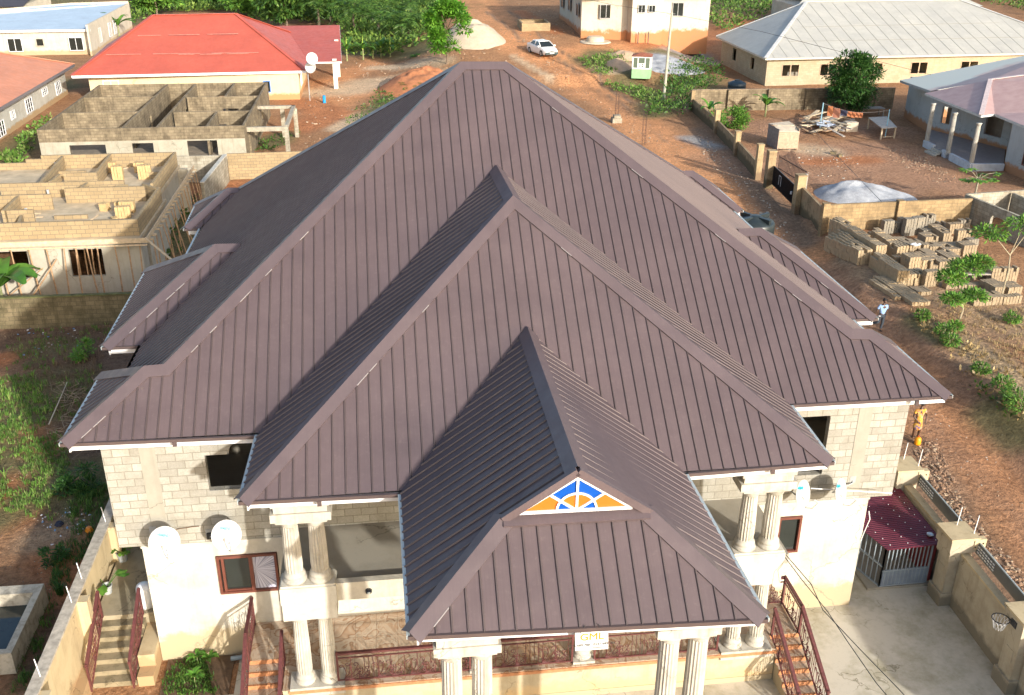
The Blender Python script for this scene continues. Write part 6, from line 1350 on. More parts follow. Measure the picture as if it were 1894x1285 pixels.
kbox(m, -.45, -.35, -w2_, -w2_+.08, 1.17, 2.28); kbox(m, .35, .45, -w2_, -w2_+.08, 1.17, 2.28); kbox(m, w2_-.08, w2_, -.1, .02, 1.17, 2.28); kbox(m, w2_-.08, w2_, .5, .6, 1.17, 2.28); kbox(m, -.35, .35, -w2_, -w2_+.07, 1.17, 1.68); kbox(m, w2_-.07, w2_, -w2_+.14, w2_-.14, 1.9, 1.98)
fr_k = m.build('frame', KW, kk); m = MB(); kbox(m, -w2_+.06, w2_-.06, -w2_+.03, -w2_+.05, 1.1, 2.3); kbox(m, w2_-.05, w2_-.03, -w2_+.06, w2_-.06, 1.1, 2.3); kbox(m, -w2_+.03, -w2_+.05, -w2_+.06, w2_-.06, 1.1, 2.3); m.build('mesh_pane', plain('kiosk_mesh', (.10, .13, .09), .6), fr_k)
m = MB(); kbox(m, -.2, -.12, -w2_-.01, -w2_+.01, 1.25, 1.6); kbox(m, .02, .2, -w2_-.01, -w2_+.01, 1.3, 1.42); kbox(m, .02, .2, -w2_-.01, -w2_+.01, 1.5, 1.6); m.build('hatch_mark', DARK, fr_k)
m = MB(); m.add([rotk(V(*q)) for q in ((-1.15, -1.15, 2.42), (1.15, -1.15, 2.42), (1.15, 1.15, 2.42), (-1.15, 1.15, 2.42), (0, 0, 2.75))], [(0, 1, 4), (1, 2, 4), (2, 3, 4), (3, 0, 4), (0, 3, 2, 1)]); m.build('roof', plain('rust_roof', (.30, .10, .055), .8, var=.35), kk)
# concrete pole and its lines
pb_ = G(1227, 187); pp = thing('power_pole', 'tall weathered concrete pole at the right side of the dirt road', 'pole', pb_); m = MB(); m.tube(pb_-V(0, 0, .3), pb_+V(.25, 0, 8.9), .17, .11, 8); m.build('shaft', plain('pole_concrete', (.36, .35, .28), .9, var=.2), pp); m = MB(); tp = pb_+V(.25, 0, 8.75); m.beam(tp+V(-.35, 0, 0), tp+V(.35, 0, 0), .06, .08); m.build('crossarm', plain('pole_iron', (.1, .1, .1)), pp); m = MB(); m.lathe(tp+V(-.3, 0, .04), [(.05, 0), (.07, .08), (.03, .16)], 8); m.build('insulator', RODM, pp)
cable('thin line from the pole towards the cream house', [tp, G(1130, 8, 8.0), G(1040, -12, 8.3)], .02); cable('thin line from the pole over the yard to the veranda house', [tp, G(1400, 120, 6.0), G(1500, 190, 4.4), G(1700, 240, 3.7)] if False else [tp, V(48, 82, 6.6), V(59, 66.5, 4.6)], .018); cable('line crossing low over the yard near the gravel heap', [G(1480, 212, 3.4), G(1560, 300, 2.6), G(1630, 372, 2.2)], .016)
# rebar starter columns beside the villa
for u, v0, v1 in ((1140, 226, 166), (1190, 268, 202)):
    b = G(u, v0); root = thing('starter_column', 'bundle of bare rods rising from a small block footing beside the road' if u == 1140 else 'bundle of bare rods by the roof edge without a block footing', 'rods', b); m = MB()
    for dx in (-.13, .13):
        for dy in (-.13, .13): m.tube(b+V(dx, dy, 0), b+V(dx, dy, 2.9), .014, n=4)
    for k in range(6): z = .4+k*.45; m.path([b+V(-.13, -.13, z), b+V(.13, -.13, z), b+V(.13, .13, z), b+V(-.13, .13, z), b+V(-.13, -.13, z)], .008, 4)
    m.build('rods', rust, root)
    if u == 1140: m = MB(); m.box(b.x-.45, b.x+.45, b.y-.45, b.y+.45, 0, .45); m.box(b.x-.3, b.x+.35, b.y-.35, b.y+.3, .45, .7); m.build('footing', GREYBLK, root)
# ---- car
def car():
    ctr = GT(1003, 100); root = thing('parked_car', 'white saloon car with dark bumper coming down the dirt road', 'car', ctr)
    prof = [(-2.25, .42, .82), (-2.2, .25, .98), (-1.9, .22, 1.02), (-1.35, .2, 1.04), (-.9, .2, 1.02), (.0, .2, .98), (.85, .2, .95), (1.3, .2, .90), (1.8, .22, .80), (2.12, .25, .68), (2.25, .38, .58)]
    wd = [.70, .80, .85, .87, .88, .88, .88, .87, .83, .76, .66]; m = MB(); rows = []
    for (x, zb, zt_), w_ in zip(prof, wd): rows.append([V(x, -w_*.92, zb), V(x, -w_, zb+.2), V(x, -w_, zt_-.15), V(x, -w_*.92, zt_), V(x, 0, zt_+.03), V(x, w_*.92, zt_), V(x, w_, zt_-.15), V(x, w_, zb+.2), V(x, w_*.92, zb)])
    vs = [p for r in rows for p in r]; n = 9; fs = [(i*n+j, i*n+(j+1) % n, (i+1)*n+(j+1) % n, (i+1)*n+j) for i in range(len(rows)-1) for j in range(n)]+[tuple(range(n-1, -1, -1)), tuple(range((len(rows)-1)*n, len(rows)*n))]
    m.add(vs, fs); PW = plain('car_white', (.78, .78, .77), .25, var=.02); body = m.build('body', PW, root, local=True, smooth=False)
    def cabin(x0, x1, x2, x3, w0, w1, z0, z1, mt, nm, par): 
        m = MB(); m.add([V(x0, -w0, z0), V(x3, -w0, z0), V(x3, w0, z0), V(x0, w0, z0), V(x1, -w1, z1), V(x2, -w1, z1), V(x2, w1, z1), V(x1, w1, z1)], [(0, 3, 2, 1), (4, 5, 6, 7), (0, 1, 5, 4), (1, 2, 6, 5), (2, 3, 7, 6), (3, 0, 4, 7)]); return m.build(nm, mt, par, local=True)
    cab = cabin(-1.55, -.95, .35, 1.15, .80, .62, .96, 1.40, GLASS, 'window_glass', root)
    m = MB(); m.add([V(-.98, -.64, 1.39), V(.4, -.64, 1.39), V(.4, .64, 1.39), V(-.98, .64, 1.39), V(-.85, -.52, 1.46), V(.28, -.52, 1.46), V(.28, .52, 1.46), V(-.85, .52, 1.46)], [(4, 5, 6, 7), (0, 1, 5, 4), (1, 2, 6, 5), (2, 3, 7, 6), (3, 0, 4, 7), (0, 3, 2, 1)]); rf = m.build('roof', PW, root, local=True)
    m = MB(); m.box(-.1, .22, -.38, .38, 1.462, 1.47); m.build('sunroof', GLASS, rf, local=True)
    m = MB()
    for s in (-1, 1):
        m.beam(V(-1.55, s*.80, .97), V(-.95, s*.63, 1.42), .1, .05); m.beam(V(.36, s*.63, 1.42), V(1.18, s*.81, .96), .06, .05); m.beam(V(-.25, s*.82, .96), V(-.25, s*.65, 1.41), .07, .04)
    m.build('pillar', PW, root, local=True)
    for x in (-1.4, 1.4):
        for s in (-1, 1):
            m = MB(); m.tube(V(x, s*.70, .32), V(x, s*.90, .32), .33, n=20); w_ = m.build('wheel', plain('tyre', (.02, .02, .02), .8), root, local=True); m = MB(); m.tube(V(x, s*.90, .32), V(x, s*.915, .32), .2, n=12); m.build('rim', plain('galvanised', (.32, .33, .33)), w_, local=True)
    for s in (-1, 1):
        m = MB(); m.obox(V(2.13, s*.58, .62), V(.07, 0), V(0, .15), V(0, 0, .06)); m.build('headlight', plain('lamp_glass', (.4, .45, .45), .2), root, local=True); m = MB(); m.obox(V(.95, s*.97, 1.0), V(.07, 0), V(0, .1), V(0, 0, .07)); m.build('mirror', PW, root, local=True)
    m = MB(); m.obox(V(2.2, 0, .38), V(.1, 0), V(0, .72), V(0, 0, .12)); m.build('bumper', plain('bumper_dark', (.03, .05, .05), .5), root, local=True); m = MB(); m.obox(V(2.31, 0, .42), V(.01, 0), V(0, .26), V(0, 0, .06)); m.build('number_plate', KW, root, local=True); m = MB(); m.obox(V(2.2, 0, .62), V(.05, 0), V(0, .3), V(0, 0, .03)); m.build('grille', GLASS, root, local=True)
    root.rotation_euler.z = math.radians(-72); root.scale = (1.12, 1.12, 1.12)
car()
# ================================================================ HEAPS
def heap(name, label, c, rx, ry, h, mat, rot=0, seed=0, peak=(0, 0), cat='heap', lum=.25):
    m = MB(); N, K = 40, 14; vs = []
    for j in range(K+1):
        r = j/K
        for i in range(N):
            a = 2*math.pi*i/N; rr = r*(1+lum*.5*noise.noise(Vector((math.cos(a)*1.3+seed, math.sin(a)*1.3, 0)))); x = rr*rx*math.cos(a)+peak[0]*(1-r); y = rr*ry*math.sin(a)+peak[1]*(1-r); X = x*math.cos(rot)-y*math.sin(rot); Y = x*math.sin(rot)+y*math.cos(rot)
            z = h*(1-r**1.7)*(1+lum*noise.noise(Vector((x*1.1+seed, y*1.1, 2))))+.06*noise.noise(Vector((x*4, y*4, seed)))*(1-r); vs.append(V(c.x+X, c.y+Y, H(c.x+X, c.y+Y)+z-.06*r))
    m.add(vs, [(j*N+i, (j+1)*N+i, (j+1)*N+(i+1) % N, j*N+(i+1) % N) for j in range(K) for i in range(N)]); return tag(m.build(name, mat, smooth=True), label, cat)
heap('sand_heap', 'large pale sand heap beside the lone leafy tree', G(872, 112), 4.4, 5.0, 2.3, plain('pale_sand', (.44, .37, .275), .95, var=.12, scale=2, bmp=.6), .2, 1); heap('earth_mound', 'red earth mound with a young palm behind the villa', G(778, 165), 4.8, 5.5, 1.9, plain('red_earth', (.38, .15, .065), .95, var=.2, scale=2, bmp=.6), .1, 2, (.5, 1))
def gravelmat():
    m, t, b = newmat('grey_gravel'); p = wpos(t); c = ramp(t, noi(t, p, .9, 9, .75), [(.3, (.24, .245, .26)), (.5, (.42, .425, .44)), (.7, (.60, .60, .60))]); t.links.new(mixc(t, 1., c, ramp(t, noi(t, p, 26, 4), [(.3, (.7, .7, .7)), (.7, (1.2, 1.2, 1.2))]), 'MULTIPLY'), b.inputs['Base Color']); b.inputs['Roughness'].default_value = .95; bump(t, b, noi(t, p, 14, 6), .7, .06); return m
GRV = gravelmat()
heap('gravel_heap', 'long blue grey gravel heap inside the yard behind the tan block wall', G(1600, 363), 3.9, 2.9, .95, GRV, -.25, 3, (-.9, .1)); heap('gravel_heap', 'flat pale grey gravel heap near the pole and kiosk', GT(1240, 118), 4.2, 5, .5, GRV, .2, 4); heap('gravel_heap', 'small grey gravel heap left of the long grey roofed house', GT(1268, 96), 2.6, 3.2, .7, GRV, 0, 5)
heap('sand_heap', 'small buff sand heap on the grass left of the kiosk', GT(1142, 122), 1.6, 2.4, .8, plain('buff_sand', (.50, .34, .22), .95, bmp=.5), 0, 6); heap('sand_heap', 'low buff heap beyond the kiosk', GT(1156, 104), 2.0, 2.4, .6, plain('buff_sand', (.50, .34, .22)), 0, 7)
# septic cover, trough, crate shed, planks, table, clothes line
c = GT(1101, 78); sc_ = thing('well_cover', 'round concrete well cover in front of the cream house', 'cover', c); m = MB(); m.lathe(c, [(2.0, 0), (1.9, .14)], 28); m.build('apron', plain('buff_concrete', (.52, .44, .33), .9), sc_); m = MB(); m.lathe(c+V(0, 0, .12), [(1.15, 0), (1.1, .5), (.9, .62), (.2, .66)], 24); m.build('cover', plain('buff_concrete', (.52, .44, .33)), sc_)
c = GT(985, 56); tr_ = thing('block_trough', 'open rectangular block trough at the roadside above the car', 'trough', c); m = MB(); x0, x1, y0, y1 = c.x-1.3, c.x+2.3, c.y-.6, c.y+4.0; zc = c.z; m.wall(V(x0, y0), V(x1, y0), zc-.3, zc+1.0, .22); m.wall(V(x1, y0+.2), V(x1, y1), zc-.3, zc+1.0, .22); m.wall(V(x1, y1), V(x0, y1), zc-.3, zc+1.0, .22); m.wall(V(x0, y1), V(x0, y0), zc-.3, zc+1.0, -.22); m.build('wall', YELBLK, tr_)
WOOD = plain('weathered_ply', (.40, .30, .21), .9, var=.25, scale=5); WOODD = plain('dark_ply', (.20, .18, .17), .9, var=.25, scale=5)
a, b = G(1437, 277), G(1475, 277); cr_ = thing('wooden_crate', 'big weathered plywood crate with an open slanting top in the yard', 'crate', a.lerp(b, .5)); hh = 1.75; dd = V(-.15, 2.2)
m = MB(); m.wall(a, b, .1, hh-.25, .05); m.wall(b, b+dd+V(.3, 0), 0, hh+.1, .05); m.build('front_board', WOOD, cr_); m = MB(); m.wall(a+dd, a, 0, hh, .05); m.build('side_board', WOODD, cr_); m = MB(); m.prism([a+V(0, 0, hh-.2), b+V(0, 0, hh-.25), b+dd*.45+V(0, 0, hh+.05), a+dd*.5+V(0, 0, hh+.05)], (0, 0, .05)); m.prism([a+dd*.55+V(0, 0, hh+.1), b+dd*.5+V(0, 0, hh+.08), b+dd+V(0, 0, hh+.2), a+dd+V(0, 0, hh)], (0, 0, .05)); m.build('top_board', plain('pale_ply', (.50, .42, .32), .9, var=.2), cr_)
for i in range(3): pass
m = MB()
PLK = [plain('plank_pale', (.56, .44, .29), .85, var=.25, scale=6), plain('plank_brown', (.38, .25, .15), .85, var=.25, scale=6), plain('plank_grey', (.33, .29, .25), .9, var=.25, scale=6)]
for i in range(34):
    u, v = rnd.uniform(1492, 1560), rnd.uniform(222, 250); p = G(u, v); a = rnd.choice((rnd.gauss(1.95, .2), rnd.gauss(.6, .2))); e = V(math.cos(a), math.sin(a), rnd.uniform(-.1, .15)); L = rnd.uniform(1.4, 2.6); z = rnd.uniform(.1, .8)
    if abs(u-1525)*L > 75: L = 1.4
    m = MB(); q = p+V(0, 0, z); m.obox(q, e*L*.8, V(-e.y, e.x)*rnd.uniform(.1, .22), V(0, 0, .03)); tag(m.build('plank', rnd.choice(PLK)), 'loose weathered plank in the jumbled heap beside the crate', 'plank', 'planks in the yard heap')
m = MB(); p = G(1522, 246); 
for k in range(7): q = p+V(rnd.uniform(-.6, .6), rnd.uniform(-.5, .5), .5+rnd.uniform(0, .4)); m.add([q+V(-.4, -.2, rnd.uniform(-.15, .15)), q+V(.3, -.3, rnd.uniform(-.15, .15)), q+V(.45, .3, rnd.uniform(-.1, .2)), q+V(-.25, .35, rnd.uniform(-.1, .2))], [(0, 1, 2, 3)])
tag(m.build('plastic_sheet', plain('white_blue_sheet', (.5, .55, .62), .4, var=.3, scale=6)), 'crumpled white plastic sheet on the plank heap', 'plastic sheet')
tb = thing('wooden_table', 'long pale wooden table on trestle legs in the yard', 'table', G(1632, 240)); t0, t1, t2, t3 = G(1606, 218, 1.0), G(1640, 216, 1.0), G(1659, 236, 1.0), G(1632, 238, 1.0)
m = MB(); m.prism([t0, t3, t2, t1], (0, 0, .06)); m.build('table_top', plain('grey_white_board', (.46, .42, .37), .8, var=.2, scale=4), tb)
for p in (t0, t1, t2, t3): m = MB(); q = p.lerp((t0+t2)/2, .08); m.beam(V(q.x, q.y, 0), V(q.x, q.y, 1.0), .12, .12); m.build('leg', PLK[0], tb)
m = MB(); m.beam(t3.lerp(t2, .1)-V(0, 0, .75), t3.lerp(t2, .9)-V(0, 0, .75), .06, .06); m.build('stretcher', PLK[0], tb)
ta, tc = G(1516, 240, 0), G(1637, 254, 0); ct = thing('clothes_line', 'clothes line strung between two light blue poles in the yard', 'clothes line', ta.lerp(tc, .5)); LB = plain('light_blue_paint', (.25, .45, .55), .5)
for p in (ta, tc): m = MB(); m.tube(p, p+V(0, 0, 2.5), .05); m.build('post', LB, ct)
lp = [ta.lerp(tc, i/10)+V(0, 0, 2.45-.5*math.sin(math.pi*i/10)) for i in range(11)]; m = MB(); m.path(lp, .02, 4); m.build('line', plain('rope', (.2, .17, .15)), ct)
for i, (f, w_, h_, cn, cc) in enumerate(((.12, .45, .9, 'orange', (.42, .15, .06)), (.22, .6, .85, 'rust', (.32, .13, .08)), (.33, .5, .5, 'navy', (.03, .03, .06)), (.42, .35, .45, 'orange', (.48, .18, .08)), (.48, .35, .5, 'orange', (.46, .17, .07)), (.54, .35, .45, 'orange', (.48, .19, .09)), (.59, .3, .45, 'orange', (.44, .16, .07)))):
    k = f*10; j = int(k); p = lp[j].lerp(lp[j+1], k-j); e = (tc-ta).normalized(); m = MB(); m.add([p-e*w_/2, p+e*w_/2, p+e*w_/2-V(0, .1, h_*.5), p+e*w_*.55-V(0, 0, h_), p-e*w_*.5-V(0, .05, h_), p-e*w_*.45-V(0, -.08, h_*.5)], [(0, 1, 2, 5), (5, 2, 3, 4)])
    o = m.build('garment', plain('cloth_'+str(i), cc, .9)); so_ = o.modifiers.new('t', 'SOLIDIFY'); so_.thickness = .02; tag(o, {0: 'long bright orange cloth hanging first on the clothes line', 1: 'wide rust coloured cloth hanging second on the clothes line', 2: 'dark navy cloth hanging on the clothes line'}.get(i, 'small orange cloth hanging on the middle of the clothes line'), 'garment', None if i < 3 else 'small orange cloths on the line')
m = MB(); q = G(1690, 182, .9) if False else G(1612, 200, .8); m.prism([q+V(-1.2, -.5), q+V(1.2, -.5), q+V(1.2, .6), q+V(-1.2, .6)], (0, 0, .06)); [m.box(q.x+x-.05, q.x+x+.05, q.y+y-.05, q.y+y+.05, 0, .8) for x in (-1.1, 1.1) for y in (-.4, .5)]; tag(m.build('low_bench', PLK[2]), 'low grey wooden bench in the shade of the round tree', 'bench')
m = MB(); p = G(1572, 243); m.obox(p+V(0, 0, .45), V(.55, 0), V(0, .35), V(0, 0, .45)); tag(m.build('board_box', plain('pale_ply', (.50, .42, .32))), 'small upright pale board box at the right end of the plank heap', 'box')
for u, v in ((1541, 285), (1552, 290)): p = G(u, v); m = MB(); m.box(p.x-.25, p.x+.25, p.y-.12, p.y+.12, 0, .24, .4*(u-1545)/5); tag(m.build('loose_block', plain('mossy_block', (.26, .22, .14), .9, var=.3)), 'mossy loose block lying alone in the middle of the yard', 'block', 'two loose blocks in the yard')
m = MB(); p = GT(1292, 118); m.obox(p+V(0, 0, .25), V(2.0, -2.2, -.12), V(.25, .25), V(0, 0, .08)); tag(m.build('fallen_slab', plain('raw_concrete', (.34, .3, .23))), 'long fallen concrete slab near the small grey gravel heap', 'slab')
m = MB(); p = G(600, 190); m.tube(p, p+V(0, 0, .75), .16, n=10); tag(m.build('blue_barrel', plain('bright_blue', (.0, .25, .6), .4)), 'small bright blue barrel on the red earth', 'barrel')
# ================================================================ BLOCKS
blk_var = [MB() for _ in range(3)]
BM = [plain('block_sand_%d' % i, c, .95, var=.16, scale=4, bmp=.5) for i, c in enumerate(((.38, .285, .175), (.30, .23, .15), (.24, .21, .165)))]
def block_mesh(mat, lx=.15, ly=.43, lz=.22):
    m = MB(); x, y = lx/2, ly/2
    m.box(-x, x, -y, y, 0, lz); 
    me_ = bpy.data.meshes.new('block'); me_.from_pydata(m.v, [], m.f); me_.materials.append(mat); return me_
stacks = []   # X, Y (zoomed px of front left foot), cols, rows, levels, tone
Z = lambda X, Y: (1500+X/4.807, 380+Y/4.807)
S = [((405, 530), (175, 335), 5, 9, 4, 0), ((557, 515), (375, 190), 4, 12, 5, 0), ((750, 500), (655, 262), 4, 8, 4, 0), ((860, 480), (800, 330), 4, 4, 4, 1), ((940, 450), (900, 350), 4, 3, 3, 1),
     ((640, 262), (620, 210), 4, 1, 4, 2), ((735, 248), (725, 210), 4, 1, 4, 2), ((825, 275), (815, 230), 4, 1, 5, 2), ((905, 262), (895, 220), 4, 1, 5, 2), ((1010, 205), (1000, 170), 4, 1, 4, 2), ((1120, 165), (1110, 140), 5, 1, 3, 2), ((990, 285), (970, 235), 5, 2, 2, 2), ((1110, 215), (1100, 185), 4, 1, 2, 2),
     ((1165, 345), (1120, 240), 4, 4, 3, 1), ((1225, 255), (1215, 215), 5, 1, 3, 1), ((1290, 350), (1280, 290), 5, 1, 4, 1), ((1320, 220), (1310, 190), 4, 1, 3, 2), ((1005, 375), (990, 330), 5, 2, 3, 1), ((1050, 430), (1035, 380), 5, 2, 2, 1), ((1170, 455), (1110, 390), 9, 3, 2, 1), ((1345, 455), (1330, 400), 5, 2, 3, 1), ((1395, 370), (1385, 340), 4, 1, 2, 2),
     ((755, 715), (610, 520), 4, 7, 4, 0), ((825, 715), (800, 640), 4, 2, 3, 0), ((915, 715), (890, 640), 4, 2, 3, 0), ((1005, 730), (990, 640), 5, 1, 4, 1), ((860, 600), (845, 540), 4, 2, 4, 0), ((955, 590), (935, 490), 4, 3, 3, 0), ((1050, 600), (1020, 480), 4, 4, 3, 1), ((735, 525), (725, 480), 4, 1, 2, 0), ((1130, 600), (1050, 450), 4, 5, 3, 1), ((1200, 560), (1170, 470), 5, 3, 3, 1),
     ((895, 895), (600, 690), 6, 9, 1, 0), ((745, 845), (600, 705), 2, 6, 1, 0), ((945, 800), (930, 730), 5, 2, 1, 1), ((1440, 660), (1410, 540), 6, 3, 3, 1), ((1590, 700), (1575, 590), 5, 1, 4, 1), ((1725, 695), (1715, 600), 4, 1, 4, 1), ((1590, 885), (1560, 800), 5, 2, 2, 1), ((1705, 885), (1680, 820), 6, 1, 2, 1), ((1440, 895), (1425, 830), 7, 1, 2, 1), ((1625, 800), (1570, 720), 5, 3, 2, 1), ((1745, 805), (1700, 720), 5, 2, 2, 1), ((1500, 830), (1470, 760), 4, 2, 1, 1), ((1200, 745), (1150, 690), 4, 1, 2, 1), ((1310, 745), (1290, 690), 10, 1, 1, 1)]
items = []; srt = random.Random(11)
for f, bk, ncol, nrow, lev, tone in S:
    p = GT(*Z(*f)); q = GT(*Z(*bk), lev*.225); d = (q-p); d.z = 0; L = d.length; d = V(0, 1) if L < .3 else d.normalized()
    L = min(L, nrow*.56); d = V(-.07+.03*math.sin(f[0]), 1).normalized()
    e = V(d.y, -d.x); st_ = L/nrow if nrow > 2 and L/nrow > .44 else .45; st_ = min(st_, .56)
    for r in range(nrow):
        for c in range(ncol):
            top = lev-(1 if srt.random() < .08 and lev > 1 else 0)
            for l in range(top):
                vis = (l == top-1)*2+(r == 0)*1.5+(c == 0)*.8+(c == ncol-1)*.1
                pos = p+e*((c+.5)*.178)+d*((r+.5)*st_); pos += V(srt.uniform(-.012, .012), srt.uniform(-.012, .012)); pos.z = H(pos.x, pos.y)+l*.225
                items.append((vis, (pos-CAM).length, pos, math.atan2(-d.x, d.y)+srt.uniform(-.012, .012), tone))
items.sort(key=lambda a: (-min(a[0], 2.0) if a[0] >= 1.5 else 10-a[0], a[1]))
KEEP = 236
bmesh_ = [block_mesh(m_) for m_ in BM]
for k, (vis, ds, pos, a, tone) in enumerate(items[:KEEP]):
    o = bpy.data.objects.new('sandcrete_block', bmesh_[tone]); col.objects.link(o); o.location = pos; o.rotation_euler.z = a; tag(o, 'sandcrete block set on edge in the stacks beside the tan block wall', 'block', 'blocks stacked beside the tan block wall')
rest = [MB() for _ in range(3)]
rm_ = MB()
for vis, ds, pos, a, tone in items[KEEP:]:
    c, s_ = math.cos(a), math.sin(a); X = V(c, s_)*.075; Y = V(-s_, c)*.215; rm_.cm = tone; rm_.obox(pos+V(0, 0, .11), X, Y, V(0, 0, .11))
tag(rm_.build('sandcrete_blocks', BM), 'further blocks in the stacks beside the tan block wall', 'blocks', kind='stuff')
m = MB(); p = GT(*Z(905, 505)); 
for k in range(6): q = p+V(rnd.uniform(-.2, .2), rnd.uniform(-.1, .1), .95+rnd.uniform(0, .1)); m.add([q, q+V(.2, .05, .03), q+V(.15, .2, .08), q+V(-.05, .15, .02)], [(0, 1, 2, 3)])
tag(m.build('cement_bag', PLW2), 'torn white cement bag lying on the stacked blocks', 'bag')
m = MB(); a, b = GT(*Z(1300, 690)), GT(*Z(1600, 690)); m.obox((a+b)/2+V(0, 0, .55), (b-a)/2, V(0, .12), V(0, 0, .03)); tag(m.build('plank', PLK[2]), 'long grey plank laid over the low blocks under the flat crowned sapling', 'plank')
# blocks on the unfinished slab: small piles of yellow blocks
YB_ = plain('yellow_block', (.52, .36, .17), .95, var=.16, scale=4, bmp=.4); ym = block_mesh(YB_, .15, .43, .22)
for (u, v, nc, nl, rot) in ((212, 318, 3, 3, 0), (222, 332, 4, 4, .1), (224, 322, 3, 2, .1), (262, 318, 4, 3, 0), (272, 330, 5, 4, .1), (200, 312, 3, 1, 1.2), (240, 392, 5, 3, 0), (232, 402, 5, 3, .15), (228, 386, 4, 2, 0), (196, 388, 3, 2, 1.3), (215, 408, 2, 1, .5), (232, 370, 4, 4, 0)):
    p = G(u, v, ZS)
    for l in range(nl):
        for c in range(nc): o = bpy.data.objects.new('yellow_block', ym); col.objects.link(o); o.location = p+V((c-nc/2)*.165*math.cos(rot), (c-nc/2)*.165*math.sin(rot), l*.225+.005); o.rotation_euler.z = rot+rnd.uniform(-.04, .04); tag(o, 'new yellow block piled loose on the unfinished slab', 'block', 'yellow blocks piled on the unfinished slab')
# ================================================================ PEOPLE
def skin(name, chain, edges, mat, parent, rootv=0, sub=2):
    me = bpy.data.meshes.new(name); me.from_pydata([Vector(c[0]) for c in chain], edges, []); me.materials.append(mat); o = bpy.data.objects.new(name, me); col.objects.link(o); o.parent = parent
    md = o.modifiers.new('skin', 'SKIN'); md.use_smooth_shade = True
    for i, c in enumerate(chain): r = c[1] if isinstance(c[1], tuple) else (c[1], c[1]); me.skin_vertices[0].data[i].radius = r; me.skin_vertices[0].data[i].use_root = (i == rootv)
    sb_ = o.modifiers.new('sub', 'SUBSURF'); sb_.levels = sub; sb_.render_levels = sub; return o
SKN = plain('dark_skin', (.075, .036, .022), .5, var=.1); HAIR = plain('black_hair', (.01, .009, .009), .8)
def head(parent, c, face, r=.105, long=False):
    """skull, face, nose, ears, lips as one mesh; c = centre of the head, face = looking direction"""
    f = Vector(face).normalized(); s = Vector((-f.y, f.x, 0)).normalized(); u = s.cross(f)*-1; u = u if u.z > 0 else -u; m = MB(); vs = []; N, K = 16, 12
    for j in range(K+1):
        th = math.pi*j/K
        for i in range(N):
            a = 2*math.pi*i/N; x = math.sin(th)*math.cos(a); y = math.sin(th)*math.sin(a); z = math.cos(th); fx = x*(1.12 if x > 0 else 1.05)*r*.92; fy = y*r*.78; fz = z*r*1.22
            if z < 0: fx *= 1+.12*z; fy *= 1+.30*z
            if abs(y) < .3 and x > .7 and -.45 < z < .05: fx += r*.20*(1-abs(y)/.3)*(1-abs(z+.2)/.25 if abs(z+.2) < .25 else 0)
            vs.append(Vector(c)+f*fx+s*fy+u*fz)
    m.add(vs, [(j*N+i, (j+1)*N+i, (j+1)*N+(i+1) % N, j*N+(i+1) % N) for j in range(K) for i in range(N)])
    for sg_ in (-1, 1): m.obox(Vector(c)+s*(sg_*r*.80)+u*(-.05*r), f*r*.12, s*r*.06, u*r*.25)
    h_ = m.build('head', SKN, parent, local=True, smooth=True)
    m = MB()
    for sg_ in (-1, 1): m.lathe(Vector(c)+f*(r*.90)+s*(sg_*r*.33)+u*(.05*r)-V(0, 0, .012), [(.004, 0), (.012, .012), (.004, .024)], 8)
    m.build('eye', plain('eye', (.5, .47, .42), .3), h_, local=True)
    m = MB(); m.obox(Vector(c)+f*(r*.88)-u*(r*.55), f*r*.06, s*r*.3, u*r*.07); m.build('lips', plain('lips', (.12, .04, .035)), h_, local=True)
    m = MB(); vs = []
    for j in range(7):
        th = math.pi*.56*j/6
        for i in range(N):
            a = 2*math.pi*i/N; x = math.sin(th)*math.cos(a); y = math.sin(th)*math.sin(a); z = math.cos(th)
            if x > .55 and z < .55: z = .55
            vs.append(Vector(c)+f*(x*r*1.10-.006)+s*(y*r*.90)+u*(z*r*1.32))
    m.add(vs, [(j*N+i, (j+1)*N+i, (j+1)*N+(i+1) % N, j*N+(i+1) % N) for j in range(6) for i in range(N)]); m.build('hair', HAIR, h_, local=True, smooth=True); return h_
def body_chain(hip, chest, neck, arms, legs):
    ch = [(hip, (.125, .10)), (Vector(hip).lerp(Vector(chest), .55), (.11, .085)), (chest, (.145, .10)), (neck, .055), (Vector(neck)+V(0, 0, .09), .05)]; ed = [(0, 1), (1, 2), (2, 3), (3, 4)]
    for sh, el, wr in arms:
        k = len(ch); ch += [(sh, .058), (el, .042), (wr, .029)]; ed += [(2, k), (k, k+1), (k+1, k+2)]
        hd = (Vector(wr)-Vector(el)).normalized(); s_ = hd.cross(V(0, 1, .2)).normalized(); pk = len(ch); ch.append((Vector(wr)+hd*.06, (.034, .018))); ed.append((k+2, pk))
        for j in range(4):
            b_ = Vector(wr)+hd*.10+s_*((j-1.5)*.019); k2 = len(ch); ch += [(b_, .010), (b_+hd*(.035, .042, .038, .028)[j]-V(0, .006, 0), .009), (b_+hd*(.06, .072, .065, .05)[j]-V(0, .02, 0), .007)]; ed += [(pk, k2), (k2, k2+1), (k2+1, k2+2)]
        k2 = len(ch); tb_ = Vector(wr)+hd*.045+s_*-.04; ch += [(tb_, .011), (tb_+hd*.04-s_*.02, .009)]; ed += [(pk, k2), (k2, k2+1)]
    for hj, kn_, an, toe in legs:
        k = len(ch); ch += [(hj, .085), (kn_, .058), (an, .038), (toe, (.036, .026))]; ed += [(0, k), (k, k+1), (k+1, k+2), (k+2, k+3)]
    return ch, ed
def cloth(name, par, chain, edges, mat): return skin(name, chain, edges, mat, par)
